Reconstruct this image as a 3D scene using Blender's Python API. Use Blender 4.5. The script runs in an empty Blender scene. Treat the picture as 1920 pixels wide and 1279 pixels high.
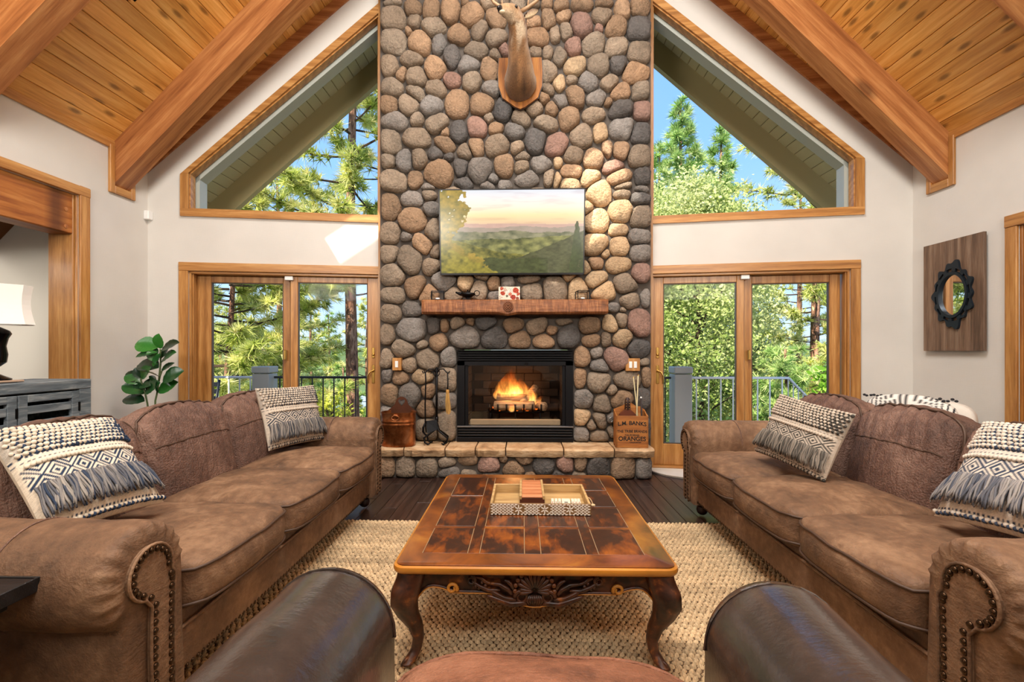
import bpy, math, random
import numpy as np
from mathutils import Vector, Matrix, Euler

random.seed(7)
rng = np.random.default_rng(7)
SC = bpy.context.scene
COL = SC.collection
R = math.radians

# ------------------------------------------------------------------ camera, sky, sun, lights, exposure
FPX, HOR, CAMZ, YAW = 853.0, 658.0, 1.21, R(1.35)       # focal length in px, horizon row, eye height, pan to the left
cam_d = bpy.data.cameras.new('camera')
cam_d.sensor_width = 36.0
cam_d.lens = FPX / 1920.0 * 36.0
cam_d.shift_y = (HOR - 639.5) / 1920.0
cam_d.clip_start = 0.02
cam_d.clip_end = 2000
cam = bpy.data.objects.new('camera', cam_d)
COL.objects.link(cam)
cam.location = (0, 0, CAMZ)
cam.rotation_euler = (R(90), 0, YAW)
SC.camera = cam

SC.view_settings.view_transform = 'Standard'
SC.view_settings.look = 'None'
SC.view_settings.exposure = 0.13
SC.view_settings.gamma = 1.0
SC.view_settings.use_curve_mapping = False
SC.cycles.max_bounces = 8
SC.cycles.transparent_max_bounces = 24
SC.cycles.sample_clamp_indirect = 4.0
SC.cycles.caustics_reflective = False
SC.cycles.caustics_refractive = False

W = bpy.data.worlds.new('sky')
SC.world = W
W.use_nodes = True
nt = W.node_tree
nt.nodes.clear()
_o = nt.nodes.new('ShaderNodeOutputWorld')
_b = nt.nodes.new('ShaderNodeBackground')
_t = nt.nodes.new('ShaderNodeTexCoord')
_s = nt.nodes.new('ShaderNodeSeparateXYZ')
_r = nt.nodes.new('ShaderNodeValToRGB')
nt.links.new(_t.outputs['Generated'], _s.inputs[0])
nt.links.new(_s.outputs['Z'], _r.inputs[0])
_e = _r.color_ramp.elements
_e[0].position, _e[0].color = 0.0, (0.62, 0.80, 1.0, 1)
_e[1].position, _e[1].color = 1.0, (0.10, 0.27, 0.75, 1)
_m = _r.color_ramp.elements.new(0.35); _m.color = (0.26, 0.50, 0.98, 1)
_m = _r.color_ramp.elements.new(0.12); _m.color = (0.45, 0.68, 1.0, 1)
nt.links.new(_r.outputs[0], _b.inputs[0])
nt.links.new(_b.outputs[0], _o.inputs[0])
_b.inputs[1].default_value = 1.35

TO_SUN = Vector((-0.40, -0.60, 0.69)).normalized()
sl = bpy.data.lights.new('sun', 'SUN')
sl.energy = 10.0
sl.angle = R(0.53)
sl.color = (1.0, 0.90, 0.74)
sun = bpy.data.objects.new('sun', sl)
COL.objects.link(sun)
sun.rotation_euler = TO_SUN.to_track_quat('Z', 'Y').to_euler()
sun.location = (-8, -12, 14)


def area(name, loc, target, sx, sy, watt, col=(1, 0.97, 0.92)):
    d = bpy.data.lights.new(name, 'AREA')
    d.shape = 'RECTANGLE'
    d.size, d.size_y = sx, sy
    d.energy = watt
    d.color = col
    o = bpy.data.objects.new(name, d)
    COL.objects.link(o)
    o.location = loc
    o.rotation_euler = (Vector(loc) - Vector(target)).to_track_quat('Z', 'Y').to_euler()
    return o


# added area lights without fixtures: overhead key, back fill, ceiling fills, next-room fill
area('overhead_key_light', (0.0, 1.6, 5.6), (0.0, 2.9, 0), 2.4, 1.8, 300)
area('back_fill_light', (0.0, -1.6, 5.0), (0.0, 3.2, 1.2), 2.6, 1.8, 110)
area('ceiling_fill_left', (-2.2, -0.6, 2.5), (-2.6, 2.6, 4.4), 1.6, 0.5, 95, (1, 0.94, 0.84))  # added pair, aimed up to brighten the ceiling boards and beams
area('ceiling_fill_right', (2.2, -0.6, 2.5), (2.6, 2.6, 4.4), 1.6, 0.5, 95, (1, 0.94, 0.84))
area('next_room_fill', (-4.9, 2.4, 2.3), (-4.7, 3.2, 0.8), 1.0, 1.0, 40)  # added fill so the next room reads bright


# ------------------------------------------------------------------ measuring helpers (pixels of the 1920x1279 photo -> metres)
def ray(px, py):
    u = (px - 960.0) / FPX
    c, s = math.cos(YAW), math.sin(YAW)
    return Vector((u * c - s, u * s + c, -(py - HOR) / FPX))


CAM = Vector((0, 0, CAMZ))


def onY(px, py, Y):
    d = ray(px, py)
    return CAM + d * (Y / d.y)


def onX(px, py, X):
    d = ray(px, py)
    return CAM + d * (X / d.x)


def onZ(px, py, Z):
    d = ray(px, py)
    return CAM + d * ((Z - CAMZ) / d.z)


# ------------------------------------------------------------------ object helpers
def srgb(h):
    h = h.lstrip('#')
    v = [int(h[i:i + 2], 16) / 255 for i in (0, 2, 4)]
    return tuple(x / 12.92 if x <= 0.04045 else ((x + 0.055) / 1.055) ** 2.4 for x in v)


def tag(o, label=None, cat=None, group=None, kind=None):
    if label: o['label'] = label
    if cat: o['category'] = cat
    if group: o['group'] = group
    if kind: o['kind'] = kind
    return o


def empty(name, loc=(0, 0, 0), rz=0.0, parent=None):
    o = bpy.data.objects.new(name, None)
    o.empty_display_size = 0.05
    COL.objects.link(o)
    o.location = loc
    o.rotation_euler = (0, 0, rz)
    if parent: o.parent = parent
    return o


def thing(name, label, cat, loc=(0, 0, 0), rz=0.0, group=None):
    return tag(empty(name, loc, rz), label, cat, group)


def copy_tree(o, parent=None):
    c = o.copy()
    COL.objects.link(c)
    c.parent = parent
    for ch in o.children:
        copy_tree(ch, c)
    return c


def rot(v, ax, a):
    return Matrix.Rotation(a, 3, ax) @ Vector(v)


class MB:
    """collects verts and faces, then builds ONE mesh object"""

    def __init__(self):
        self.v, self.f, self.c, self.mi = [], [], None, []

    def add(self, vs, fs):
        n = len(self.v)
        self.v += [tuple(p) for p in vs]
        self.f += [tuple(i + n for i in f) for f in fs]
        return self

    def box(self, lo, hi, M=None):
        (a, b, c), (d, e, f) = lo, hi
        vs = [(a, b, c), (d, b, c), (d, e, c), (a, e, c), (a, b, f), (d, b, f), (d, e, f), (a, e, f)]
        if M is not None: vs = [tuple(M @ Vector(p)) for p in vs]
        return self.add(vs, [(0, 3, 2, 1), (4, 5, 6, 7), (0, 1, 5, 4), (1, 2, 6, 5), (2, 3, 7, 6), (3, 0, 4, 7)])

    def bbox(self, lo, hi, b=0.006, M=None):
        """box with chamfered edges (44 tris)"""
        (x0, y0, z0), (x1, y1, z1) = lo, hi
        b = min(b, (x1 - x0) * .45, (y1 - y0) * .45, (z1 - z0) * .45)
        vs, idx = [], {}
        for i, (xa, xs) in enumerate(((x0, 1), (x1, -1))):
            for j, (ya, ys) in enumerate(((y0, 1), (y1, -1))):
                for k, (za, zs) in enumerate(((z0, 1), (z1, -1))):
                    idx[i, j, k, 0] = len(vs); vs.append((xa, ya + ys * b, za + zs * b))
                    idx[i, j, k, 1] = len(vs); vs.append((xa + xs * b, ya, za + zs * b))
                    idx[i, j, k, 2] = len(vs); vs.append((xa + xs * b, ya + ys * b, za))
        fs = []

        def q(l, flip):
            fs.append(tuple(reversed(l)) if flip else tuple(l))
        for s in (0, 1):
            q([idx[s, 0, 0, 0], idx[s, 0, 1, 0], idx[s, 1, 1, 0], idx[s, 1, 0, 0]], s == 1)
            q([idx[0, s, 0, 1], idx[1, s, 0, 1], idx[1, s, 1, 1], idx[0, s, 1, 1]], s == 1)
            q([idx[0, 0, s, 2], idx[0, 1, s, 2], idx[1, 1, s, 2], idx[1, 0, s, 2]], s == 1)
        for s in (0, 1):
            for t in (0, 1):
                q([idx[s, t, 0, 0], idx[s, t, 0, 1], idx[s, t, 1, 1], idx[s, t, 1, 0]], (s + t) % 2 == 1)
                q([idx[s, 0, t, 0], idx[s, 1, t, 0], idx[s, 1, t, 2], idx[s, 0, t, 2]], (s + t) % 2 == 1)
                q([idx[0, s, t, 1], idx[0, s, t, 2], idx[1, s, t, 2], idx[1, s, t, 1]], (s + t) % 2 == 1)
        for i in (0, 1):
            for j in (0, 1):
                for k in (0, 1):
                    q([idx[i, j, k, 0], idx[i, j, k, 2], idx[i, j, k, 1]], (i + j + k) % 2 == 1)
        if M is not None: vs = [tuple(M @ Vector(p)) for p in vs]
        return self.add(vs, fs)

    def tube(self, path, rad, seg=8, closed=False, cap=True, flat=None):
        """sweep a circle (or ellipse when flat=(a,b)) along path; rad number or list"""
        P = [Vector(p) for p in path]
        n = len(P)
        rr = rad if hasattr(rad, '__len__') else [rad] * n
        up = None
        rings = []
        for i in range(n):
            if closed: t = P[(i + 1) % n] - P[i - 1]
            else: t = P[min(i + 1, n - 1)] - P[max(i - 1, 0)]
            if t.length < 1e-9: t = Vector((0, 0, 1))
            t.normalize()
            if up is None:
                up = Vector((0, 0, 1)) if abs(t.z) < 0.9 else Vector((0, 1, 0))
            s = t.cross(up)
            if s.length < 1e-6: s = t.cross(Vector((1, 0, 0)))
            s.normalize()
            up = s.cross(t).normalized()
            a, b = flat if flat else (1, 1)
            rings.append([P[i] + s * (math.cos(k * 2 * math.pi / seg) * rr[i] * a) + up * (math.sin(k * 2 * math.pi / seg) * rr[i] * b) for k in range(seg)])
        vs = [p for r in rings for p in r]
        fs = []
        m = n if closed else n - 1
        for i in range(m):
            j = (i + 1) % n
            for k in range(seg):
                l = (k + 1) % seg
                fs.append((i * seg + k, i * seg + l, j * seg + l, j * seg + k))
        if cap and not closed:
            fs.append(tuple(reversed(range(seg))))
            fs.append(tuple(range((n - 1) * seg, n * seg)))
        return self.add(vs, fs)

    def lathe(self, prof, seg=24, c=(0, 0, 0), cap=True, sx=1.0, sy=1.0):
        vs, fs = [], []
        n = len(prof)
        for r, z in prof:
            for k in range(seg):
                a = 2 * math.pi * k / seg
                vs.append((c[0] + r * math.cos(a) * sx, c[1] + r * math.sin(a) * sy, c[2] + z))
        for i in range(n - 1):
            for k in range(seg):
                l = (k + 1) % seg
                fs.append((i * seg + k, i * seg + l, (i + 1) * seg + l, (i + 1) * seg + k))
        if cap:
            fs.append(tuple(reversed(range(seg))))
            fs.append(tuple(range((n - 1) * seg, n * seg)))
        return self.add(vs, fs)

    def prism(self, poly, d0, d1, axis='y', M=None):
        """extrude a 2D polygon; axis y: poly is (x,z); axis z: (x,y); axis x: (y,z)"""
        n = len(poly)
        mk = {'y': lambda p, d: (p[0], d, p[1]), 'z': lambda p, d: (p[0], p[1], d), 'x': lambda p, d: (d, p[0], p[1])}[axis]
        vs = [mk(p, d0) for p in poly] + [mk(p, d1) for p in poly]
        if M is not None: vs = [tuple(M @ Vector(p)) for p in vs]
        fs = [tuple(range(n)), tuple(reversed(range(n, 2 * n)))]
        fs += [(i, i + n, (i + 1) % n + n, (i + 1) % n) for i in range(n)]
        return self.add(vs, fs)

    def ball(self, c, r, seg=8, rings=5, s=(1, 1, 1), M=None):
        vs, fs = [], []
        for i in range(1, rings):
            ph = math.pi * i / rings
            for k in range(seg):
                a = 2 * math.pi * k / seg
                vs.append((math.sin(ph) * math.cos(a) * r * s[0], math.sin(ph) * math.sin(a) * r * s[1], math.cos(ph) * r * s[2]))
        for i in range(rings - 2):
            for k in range(seg):
                l = (k + 1) % seg
                fs.append((i * seg + k, (i + 1) * seg + k, (i + 1) * seg + l, i * seg + l))
        t, b = len(vs), len(vs) + 1
        vs += [(0, 0, r * s[2]), (0, 0, -r * s[2])]
        for k in range(seg):
            l = (k + 1) % seg
            fs.append((t, k, l))
            fs.append((b, (rings - 2) * seg + l, (rings - 2) * seg + k))
        if M is not None: vs = [M @ Vector(p) for p in vs]
        vs = [(p[0] + c[0], p[1] + c[1], p[2] + c[2]) for p in vs]
        return self.add(vs, fs)

    def grid(self, fn, nu, nv, closed_u=False):
        vs = [fn(i / (nu if closed_u else nu - 1), j / (nv - 1)) for j in range(nv) for i in range(nu)]
        fs = []
        for j in range(nv - 1):
            for i in range(nu if closed_u else nu - 1):
                k = (i + 1) % nu
                fs.append((j * nu + i, j * nu + k, (j + 1) * nu + k, (j + 1) * nu + i))
        return self.add(vs, fs)

    def build(self, name, mat=None, parent=None, smooth=False, colors=None, fix=False, loc=None, rz=None):
        me = bpy.data.meshes.new(name)
        me.from_pydata(self.v, [], self.f)
        if fix:
            import bmesh
            bm = bmesh.new(); bm.from_mesh(me)
            bmesh.ops.recalc_face_normals(bm, faces=bm.faces)
            bm.to_mesh(me); bm.free()
        if smooth == 'auto':
            me.polygons.foreach_set('use_smooth', [True] * len(me.polygons))
            me.set_sharp_from_angle(angle=R(38))
        elif smooth:
            me.polygons.foreach_set('use_smooth', [True] * len(me.polygons))
        if colors is not None:
            at = me.color_attributes.new('Col', 'FLOAT_COLOR', 'POINT')
            arr = np.ones((len(me.vertices), 4), dtype=np.float32)
            arr[:, :3] = np.asarray(colors, dtype=np.float32)
            at.data.foreach_set('color', arr.ravel())
        me.update()
        o = bpy.data.objects.new(name, me)
        COL.objects.link(o)
        if mat:
            me.materials.append(mat)
        if parent: o.parent = parent
        if loc is not None: o.location = loc
        if rz is not None: o.rotation_euler = (0, 0, rz)
        return o


def mesh_obj(name, me, parent=None, loc=(0, 0, 0), rot3=(0, 0, 0), scale=(1, 1, 1)):
    o = bpy.data.objects.new(name, me)
    COL.objects.link(o)
    if parent: o.parent = parent
    o.location, o.rotation_euler, o.scale = loc, rot3, scale
    return o


def np_mesh(name, V, Fq, mat, parent=None, smooth=False, colors=None):
    """mesh from numpy arrays, faces all of one size"""
    me = bpy.data.meshes.new(name)
    V = np.asarray(V, dtype=np.float32); Fq = np.asarray(Fq, dtype=np.int32)
    me.vertices.add(len(V)); me.vertices.foreach_set('co', V.ravel())
    k = Fq.shape[1]
    me.loops.add(Fq.size); me.loops.foreach_set('vertex_index', Fq.ravel())
    me.polygons.add(len(Fq))
    me.polygons.foreach_set('loop_start', np.arange(0, Fq.size, k, dtype=np.int32))
    me.polygons.foreach_set('loop_total', np.full(len(Fq), k, dtype=np.int32))
    if smooth: me.polygons.foreach_set('use_smooth', np.ones(len(Fq), dtype=bool))
    me.update(calc_edges=True)
    if colors is not None:
        at = me.color_attributes.new('Col', 'FLOAT_COLOR', 'POINT')
        arr = np.ones((len(V), 4), dtype=np.float32); arr[:, :3] = colors
        at.data.foreach_set('color', arr.ravel())
    me.materials.append(mat)
    o = bpy.data.objects.new(name, me)
    COL.objects.link(o)
    if parent: o.parent = parent
    return o


# value noise in numpy (for shapes and for flat prints)
_perm = rng.random((64, 64))


def vnoise(x, y):
    x = np.asarray(x, dtype=float); y = np.asarray(y, dtype=float)
    xi, yi = np.floor(x).astype(int), np.floor(y).astype(int)
    fx, fy = x - xi, y - yi
    fx, fy = fx * fx * (3 - 2 * fx), fy * fy * (3 - 2 * fy)
    a, b = _perm[xi % 64, yi % 64], _perm[(xi + 1) % 64, yi % 64]
    c, d = _perm[xi % 64, (yi + 1) % 64], _perm[(xi + 1) % 64, (yi + 1) % 64]
    return (a * (1 - fx) + b * fx) * (1 - fy) + (c * (1 - fx) + d * fx) * fy


def fbm(x, y, o=4):
    s, a, t = 0, 0.5, 0
    for i in range(o):
        s = s + a * vnoise(np.asarray(x) * 2 ** i + 17.3 * i, np.asarray(y) * 2 ** i + 5.1 * i); t += a; a *= 0.5
    return s / t


# ------------------------------------------------------------------ materials
class NT:
    def __init__(self, name):
        self.m = bpy.data.materials.new(name)
        self.m.use_nodes = True
        self.t = self.m.node_tree
        self.t.nodes.clear()
        self.out = self.n('OutputMaterial')
        self.bs = self.n('BsdfPrincipled')
        self.l(self.bs.outputs[0], self.out.inputs[0])

    def n(self, typ, **kw):
        nd = self.t.nodes.new('ShaderNode' + typ)
        for k, v in kw.items(): setattr(nd, k, v)
        return nd

    def l(self, a, b): self.t.links.new(a, b)

    def set(self, **kw):
        names = {'rough': 'Roughness', 'metal': 'Metallic', 'spec': 'Specular IOR Level', 'sheen': 'Sheen Weight', 'coat': 'Coat Weight', 'coatr': 'Coat Roughness'}
        for k, v in kw.items():
            self.bs.inputs[names[k]].default_value = v
        return self

    def coords(self, scale=(1, 1, 1), rnd=True, kind='Object'):
        tc = self.n('TexCoord')
        mp = self.n('Mapping')
        mp.inputs['Scale'].default_value = scale
        if rnd:
            oi = self.n('ObjectInfo')
            mu = self.n('VectorMath', operation='SCALE')
            cb = self.n('CombineXYZ')
            for i in range(3): self.l(oi.outputs['Random'], cb.inputs[i])
            self.l(cb.outputs[0], mu.inputs[0]); mu.inputs['Scale'].default_value = 37.0
            ad = self.n('VectorMath', operation='ADD')
            self.l(tc.outputs[kind], ad.inputs[0]); self.l(mu.outputs[0], ad.inputs[1])
            self.l(ad.outputs[0], mp.inputs[0])
        else:
            self.l(tc.outputs[kind], mp.inputs[0])
        return mp.outputs[0]

    def noise(self, co, scale=5, detail=4, rough=0.55, dist=0.0):
        nd = self.n('TexNoise')
        self.l(co, nd.inputs['Vector'])
        nd.inputs['Scale'].default_value = scale
        nd.inputs['Detail'].default_value = detail
        nd.inputs['Roughness'].default_value = rough
        nd.inputs['Distortion'].default_value = dist
        return nd.outputs[0]

    def ramp(self, fac, stops):
        r = self.n('ValToRGB')
        self.l(fac, r.inputs[0])
        e = r.color_ramp.elements
        while len(e) < len(stops): e.new(0.5)
        for el, (p, c) in zip(e, stops):
            el.position = p
            el.color = (*c, 1) if hasattr(c, '__len__') else (c, c, c, 1)
        return r.outputs[0]

    def mix(self, fac, a, b, mode='MIX'):
        m = self.n('Mix', data_type='RGBA', blend_type=mode)
        for s, v in ((m.inputs[0], fac), (m.inputs[6], a), (m.inputs[7], b)):
            if isinstance(v, bpy.types.NodeSocket): self.l(v, s)
            elif hasattr(v, '__len__'): s.default_value = (*v, 1)
            else: s.default_value = v
        return m.outputs[2]

    def math(self, op, a, b=0.0):
        m = self.n('Math', operation=op)
        for s, v in zip(m.inputs, (a, b)):
            if isinstance(v, bpy.types.NodeSocket): self.l(v, s)
            else: s.default_value = v
        return m.outputs[0]

    def col(self, c):
        if isinstance(c, bpy.types.NodeSocket): self.l(c, self.bs.inputs['Base Color'])
        else: self.bs.inputs['Base Color'].default_value = (*c, 1)
        return self

    def bump(self, h, strength=0.3, dist=0.01):
        b = self.n('Bump')
        b.inputs['Strength'].default_value = strength
        b.inputs['Distance'].default_value = dist
        self.l(h, b.inputs['Height'])
        self.l(b.outputs[0], self.bs.inputs['Normal'])
        return self


def wood(name, dark, mid, light, axis='x', rough=0.45, scale=1.0, knots=0.0, var=0.25, coat=0.0, bump=0.15):
    t = NT(name)
    st = {'x': (0.6, 9, 9), 'y': (9, 0.6, 9), 'z': (9, 9, 0.6)}[axis]
    co = t.coords(tuple(s * scale for s in st))
    n1 = t.noise(co, 1.6, 6, 0.62, 1.4)
    wv = t.n('TexWave', wave_type='RINGS', rings_direction=axis.upper())
    t.l(co, wv.inputs['Vector'])
    wv.inputs['Scale'].default_value = 0.55; wv.inputs['Distortion'].default_value = 9.0
    wv.inputs['Detail'].default_value = 4; wv.inputs['Detail Scale'].default_value = 0.8
    f = t.mix(0.16, n1, wv.outputs['Color'])
    n0 = t.noise(t.coords(tuple(s * scale * 5 for s in st)), 2.0, 4, 0.6)
    f = t.mix(0.35, f, n0)
    c = t.ramp(f, [(0.30, dark), (0.5, mid), (0.70, light)])
    if knots:
        vo = t.n('TexVoronoi')
        if axis == 'y': vo.voronoi_dimensions = '2D'
        st2 = {'x': (2.2, 5, 5), 'y': (7, 2.6, 1), 'z': (5, 5, 2.2)}[axis]
        t.l(t.coords(st2), vo.inputs['Vector'])
        vo.inputs['Scale'].default_value = knots
        k = t.ramp(vo.outputs['Distance'], [(0.05, 0.0), (0.13, 1.0)])
        c = t.mix(k, t.mix(0.75, c, tuple(x * 0.35 for x in dark)), c)
    oi = t.n('ObjectInfo')
    hsv = t.n('HueSaturation')
    t.l(c, hsv.inputs['Color'])
    v = t.math('MULTIPLY_ADD', oi.outputs['Random'], var)
    v.node.inputs[2].default_value = 1.0 - var / 2
    t.l(v, hsv.inputs['Value'])
    t.col(hsv.outputs[0]).set(rough=rough, coat=coat, coatr=0.2)
    fine = t.noise(t.coords(tuple(s * scale * 6 for s in st)), 3, 3)
    t.bump(t.mix(0.5, f, fine), bump, 0.01)
    return t.m


def plain(name, c, rough=0.5, metal=0.0, spec=0.5, bump=0.0, bscale=60, var=0.0):
    t = NT(name)
    if var:
        n = t.noise(t.coords(), 4, 5)
        t.col(t.ramp(n, [(0.3, tuple(x * (1 - var) for x in c)), (0.7, tuple(min(1, x * (1 + var)) for x in c))]))
    else: t.col(c)
    t.set(rough=rough, metal=metal, spec=spec)
    if bump: t.bump(t.noise(t.coords(), bscale, 4), bump, 0.004)
    return t.m


def vcol(name, rough=0.7, spec=0.3, bump=0.0, bscale=200, sheen=0.0):
    t = NT(name)
    a = t.n('VertexColor', layer_name='Col')
    t.col(a.outputs[0]).set(rough=rough, spec=spec, sheen=sheen)
    if bump: t.bump(t.noise(t.coords(), bscale, 3), bump, 0.003)
    return t.m


def suede(name, dark, mid, light, rough=0.6, spec=0.35, fine=1.0, crease=(3, 12, 12)):
    t = NT(name)
    co = t.coords()
    n1 = t.noise(co, 3.2, 5, 0.6, 0.6)
    n2 = t.noise(co, 26, 4, 0.6)
    f = t.mix(0.35, n1, n2)
    c = t.ramp(f, [(0.30, dark), (0.5, mid), (0.72, light)])
    t.col(c).set(rough=rough, spec=spec)
    n3 = t.noise(co, 120, 3)
    wr = t.noise(t.coords(crease), 2.2, 4, 0.6, 1.0)
    t.bump(t.mix(0.65, n3, wr), 0.5 * fine, 0.03)
    return t.m


def glass_mat(name, refl=0.05, tint=(1, 1, 1), rough=0.0):
    t = NT(name)
    tr = t.n('BsdfTransparent'); tr.inputs[0].default_value = (*tint, 1)
    gl = t.n('BsdfGlossy'); gl.inputs['Roughness'].default_value = rough
    mx = t.n('MixShader'); mx.inputs[0].default_value = refl
    t.l(tr.outputs[0], mx.inputs[1]); t.l(gl.outputs[0], mx.inputs[2])
    t.l(mx.outputs[0], t.out.inputs[0])
    t.t.nodes.remove(t.bs)
    return t.m


M = {}
# painted wall: fine linen weave in relief
t = NT('wall_paint')
co = t.coords((1, 1, 1), rnd=False)
t.col(t.ramp(t.noise(co, 1.5, 3), [(0.3, srgb('c9c5be')), (0.7, srgb('d3cfc8'))])).set(rough=0.75, spec=0.25)
a = t.noise(t.coords((260, 260, 14), rnd=False), 1, 2)
b = t.noise(t.coords((14, 14, 260), rnd=False), 1, 2)
t.bump(t.mix(0.5, a, b), 0.25, 0.004)
M['wall'] = t.m
M['wall2'] = plain('wall_paint_next_room', srgb('d8d0c2'), 0.8)
M['fir'] = wood('fir_trim_z', srgb('7e5024'), srgb('ab763c'), srgb('cb9a5c'), 'z', 0.38, 1.0, 0, 0.2, 0.15)
M['fir_x'] = wood('fir_trim_x', srgb('7e5024'), srgb('ab763c'), srgb('cb9a5c'), 'x', 0.38, 1.0, 0, 0.2, 0.15)
M['fir_y'] = wood('fir_trim_y', srgb('7e5024'), srgb('ab763c'), srgb('cb9a5c'), 'y', 0.38, 1.0, 0, 0.2, 0.15)
M['board'] = wood('ceiling_pine', srgb('b67a34'), srgb('dca050'), srgb('f2c276'), 'y', 0.4, 0.8, 0.75, 0.3, 0.2, 0.08)
M['beam'] = wood('beam_fir', srgb('7a4420'), srgb('a86c3c'), srgb('cc945c'), 'x', 0.5, 0.7, 0.4, 0.1)
M['header'] = wood('header_cedar', srgb('7a3e16'), srgb('a8662c'), srgb('c88a4a'), 'y', 0.5, 0.8, 0.5, 0.2)
M['soffit'] = plain('soffit_paint', srgb('cbbf8e'), 0.6)
M['barge'] = plain('barge_paint', srgb('ac9f74'), 0.6)
M['ext_frame'] = plain('exterior_frame_paint', srgb('a3a8a0'), 0.5)
M['floor'] = wood('dark_floor', srgb('1c1210'), srgb('33231d'), srgb('4d3a31'), 'y', 0.33, 1.2, 0, 0.5, 0.0, 0.1)
M['glass'] = glass_mat('window_glass', 0.002)
M['fireglass'] = glass_mat('fire_glass', 0.035, (0.92, 0.9, 0.88), 0.03)
M['brass'] = plain('brass', srgb('c9a35a'), 0.3, 1.0)
M['black'] = plain('black_metal', srgb('17171a'), 0.42, 0.7, 0.5, 0.1)
M['iron'] = plain('wrought_iron', srgb('141416'), 0.38, 0.8, 0.5, 0.3, 80)
M['white'] = plain('white_plastic', srgb('e8e8e6'), 0.4)
M['blackp'] = plain('black_plastic', srgb('0c0c0e'), 0.3)
M['mortar'] = plain('mortar', srgb('544d47'), 0.9, 0, 0.2, 0.6, 40, 0.2)

# river stone: each stone carries its own colour
t = NT('river_stone')
oi = t.n('ObjectInfo')
co = t.coords()
n1 = t.noise(co, 6, 6, 0.6, 0.5)
n2 = t.noise(co, 45, 5, 0.65)
f = t.ramp(t.mix(0.5, n1, n2), [(0.30, 0.42), (0.5, 0.98), (0.72, 1.5)])
t.col(t.mix(1.0, oi.outputs['Color'], f, 'MULTIPLY')).set(rough=0.72, spec=0.35)
t.bump(t.mix(0.6, n1, n2), 0.9, 0.05)
M['stone'] = t.m
t = NT('sandstone_slab')
co = t.coords((1, 1, 3))
n1 = t.noise(co, 5, 6, 0.6, 0.6)
t.col(t.ramp(n1, [(0.3, srgb('8a6a4c')), (0.5, srgb('bb9a74')), (0.72, srgb('d9bf9c'))])).set(rough=0.8, spec=0.25)
t.bump(t.noise(co, 30, 5), 0.5, 0.02)
M['slab'] = t.m

# ================================================================== the setting
ZR = 6.76                      # ridge height, 45 degree pitch
HW = 3.68                      # half width of the room
YB = -3.6                      # back wall


def ceil_z(X): return ZR - abs(X)


class Frame:
    """a wall plane: local x along the wall, y outwards, z up"""

    def __init__(self, ox, oy, ex, ey):
        self.o = Vector((ox, oy, 0))
        self.L = math.hypot(ex - ox, ey - oy)
        self.a = math.atan2(ey - oy, ex - ox)
        self.ux = Vector((math.cos(self.a), math.sin(self.a), 0))
        self.uy = Vector((-math.sin(self.a), math.cos(self.a), 0))

    def pl(self, px, py, off=0.0):
        d = ray(px, py)
        p0 = self.o + self.uy * off
        k = (p0 - CAM).dot(self.uy) / d.dot(self.uy)
        p = CAM + d * k
        return (p - self.o).dot(self.ux), p.z

    def X(self, x, y=0.0): return (self.o + self.ux * x + self.uy * y).x

    def ceil(self, x, y=0.0): return ceil_z(self.X(x, y))


CHX0, CHX1 = -1.457, 1.290     # sides of the stone chimney
FL = Frame(-HW, 4.38, CHX0, 4.72)
FR = Frame(CHX1, 4.72, HW, 4.38)


def prowY(X):
    if X < CHX0: return 4.38 + (X + HW) * (4.72 - 4.38) / (CHX0 + HW)
    if X > CHX1: return 4.38 + (HW - X) * (4.72 - 4.38) / (HW - CHX1)
    return 4.72


# ---- floor of planks
fb = MB().box((-6.6, YB, -0.20), (HW + 0.9, 4.95, -0.019)).build('floor', plain('subfloor', srgb('1a120e'), 0.6))
tag(fb, kind='structure')
x = -HW
pw = 0.118
prng = random.Random(3)
while x < HW - 0.02:
    y = YB + prng.uniform(-1.2, 0)
    while y < 4.74:
        l = prng.uniform(1.5, 2.8)
        y0, y1 = max(y, YB), min(y + l, 4.74)
        if y1 - y0 > 0.08:
            o = MB().bbox((-pw / 2 + .0012, -(y1 - y0) / 2 + .001, -0.018), (pw / 2 - .0012, (y1 - y0) / 2 - .001, 0), 0.0025).build('plank', M['floor'], fb)
            o.location = (x + pw / 2, (y0 + y1) / 2, prng.uniform(-.0008, 0))
        y += l
    x += pw

# ---- ceiling: backing deck, boards, beams, skylights
SKY = [(-1.60, -0.70, 1.20, 2.20), (-2.90, -2.42, 2.98, 3.33)]     # skylight openings (x0,x1,y0,y1) in the left slope
LROT, RROT = (0, R(-45), 0), (0, R(45), 0)


def slope_local(X, z, side):
    """world (X,z) -> local (x,z) of an object at the ridge rotated like the slope"""
    a = R(-45) if side < 0 else R(45)
    dx, dz = X, z - ZR
    return dx * math.cos(a) - dz * math.sin(a), dx * math.sin(a) + dz * math.cos(a)


def cut(y0, y1, x0, x1, side):
    iv = [(y0, y1)]
    if side < 0:
        for (a, b, c, d) in SKY:
            if x1 > a and x0 < b:
                iv = [p for (s, e) in iv for p in ((s, min(e, c)), (max(s, d), e)) if p[1] - p[0] > 0.01]
    return iv


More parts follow.
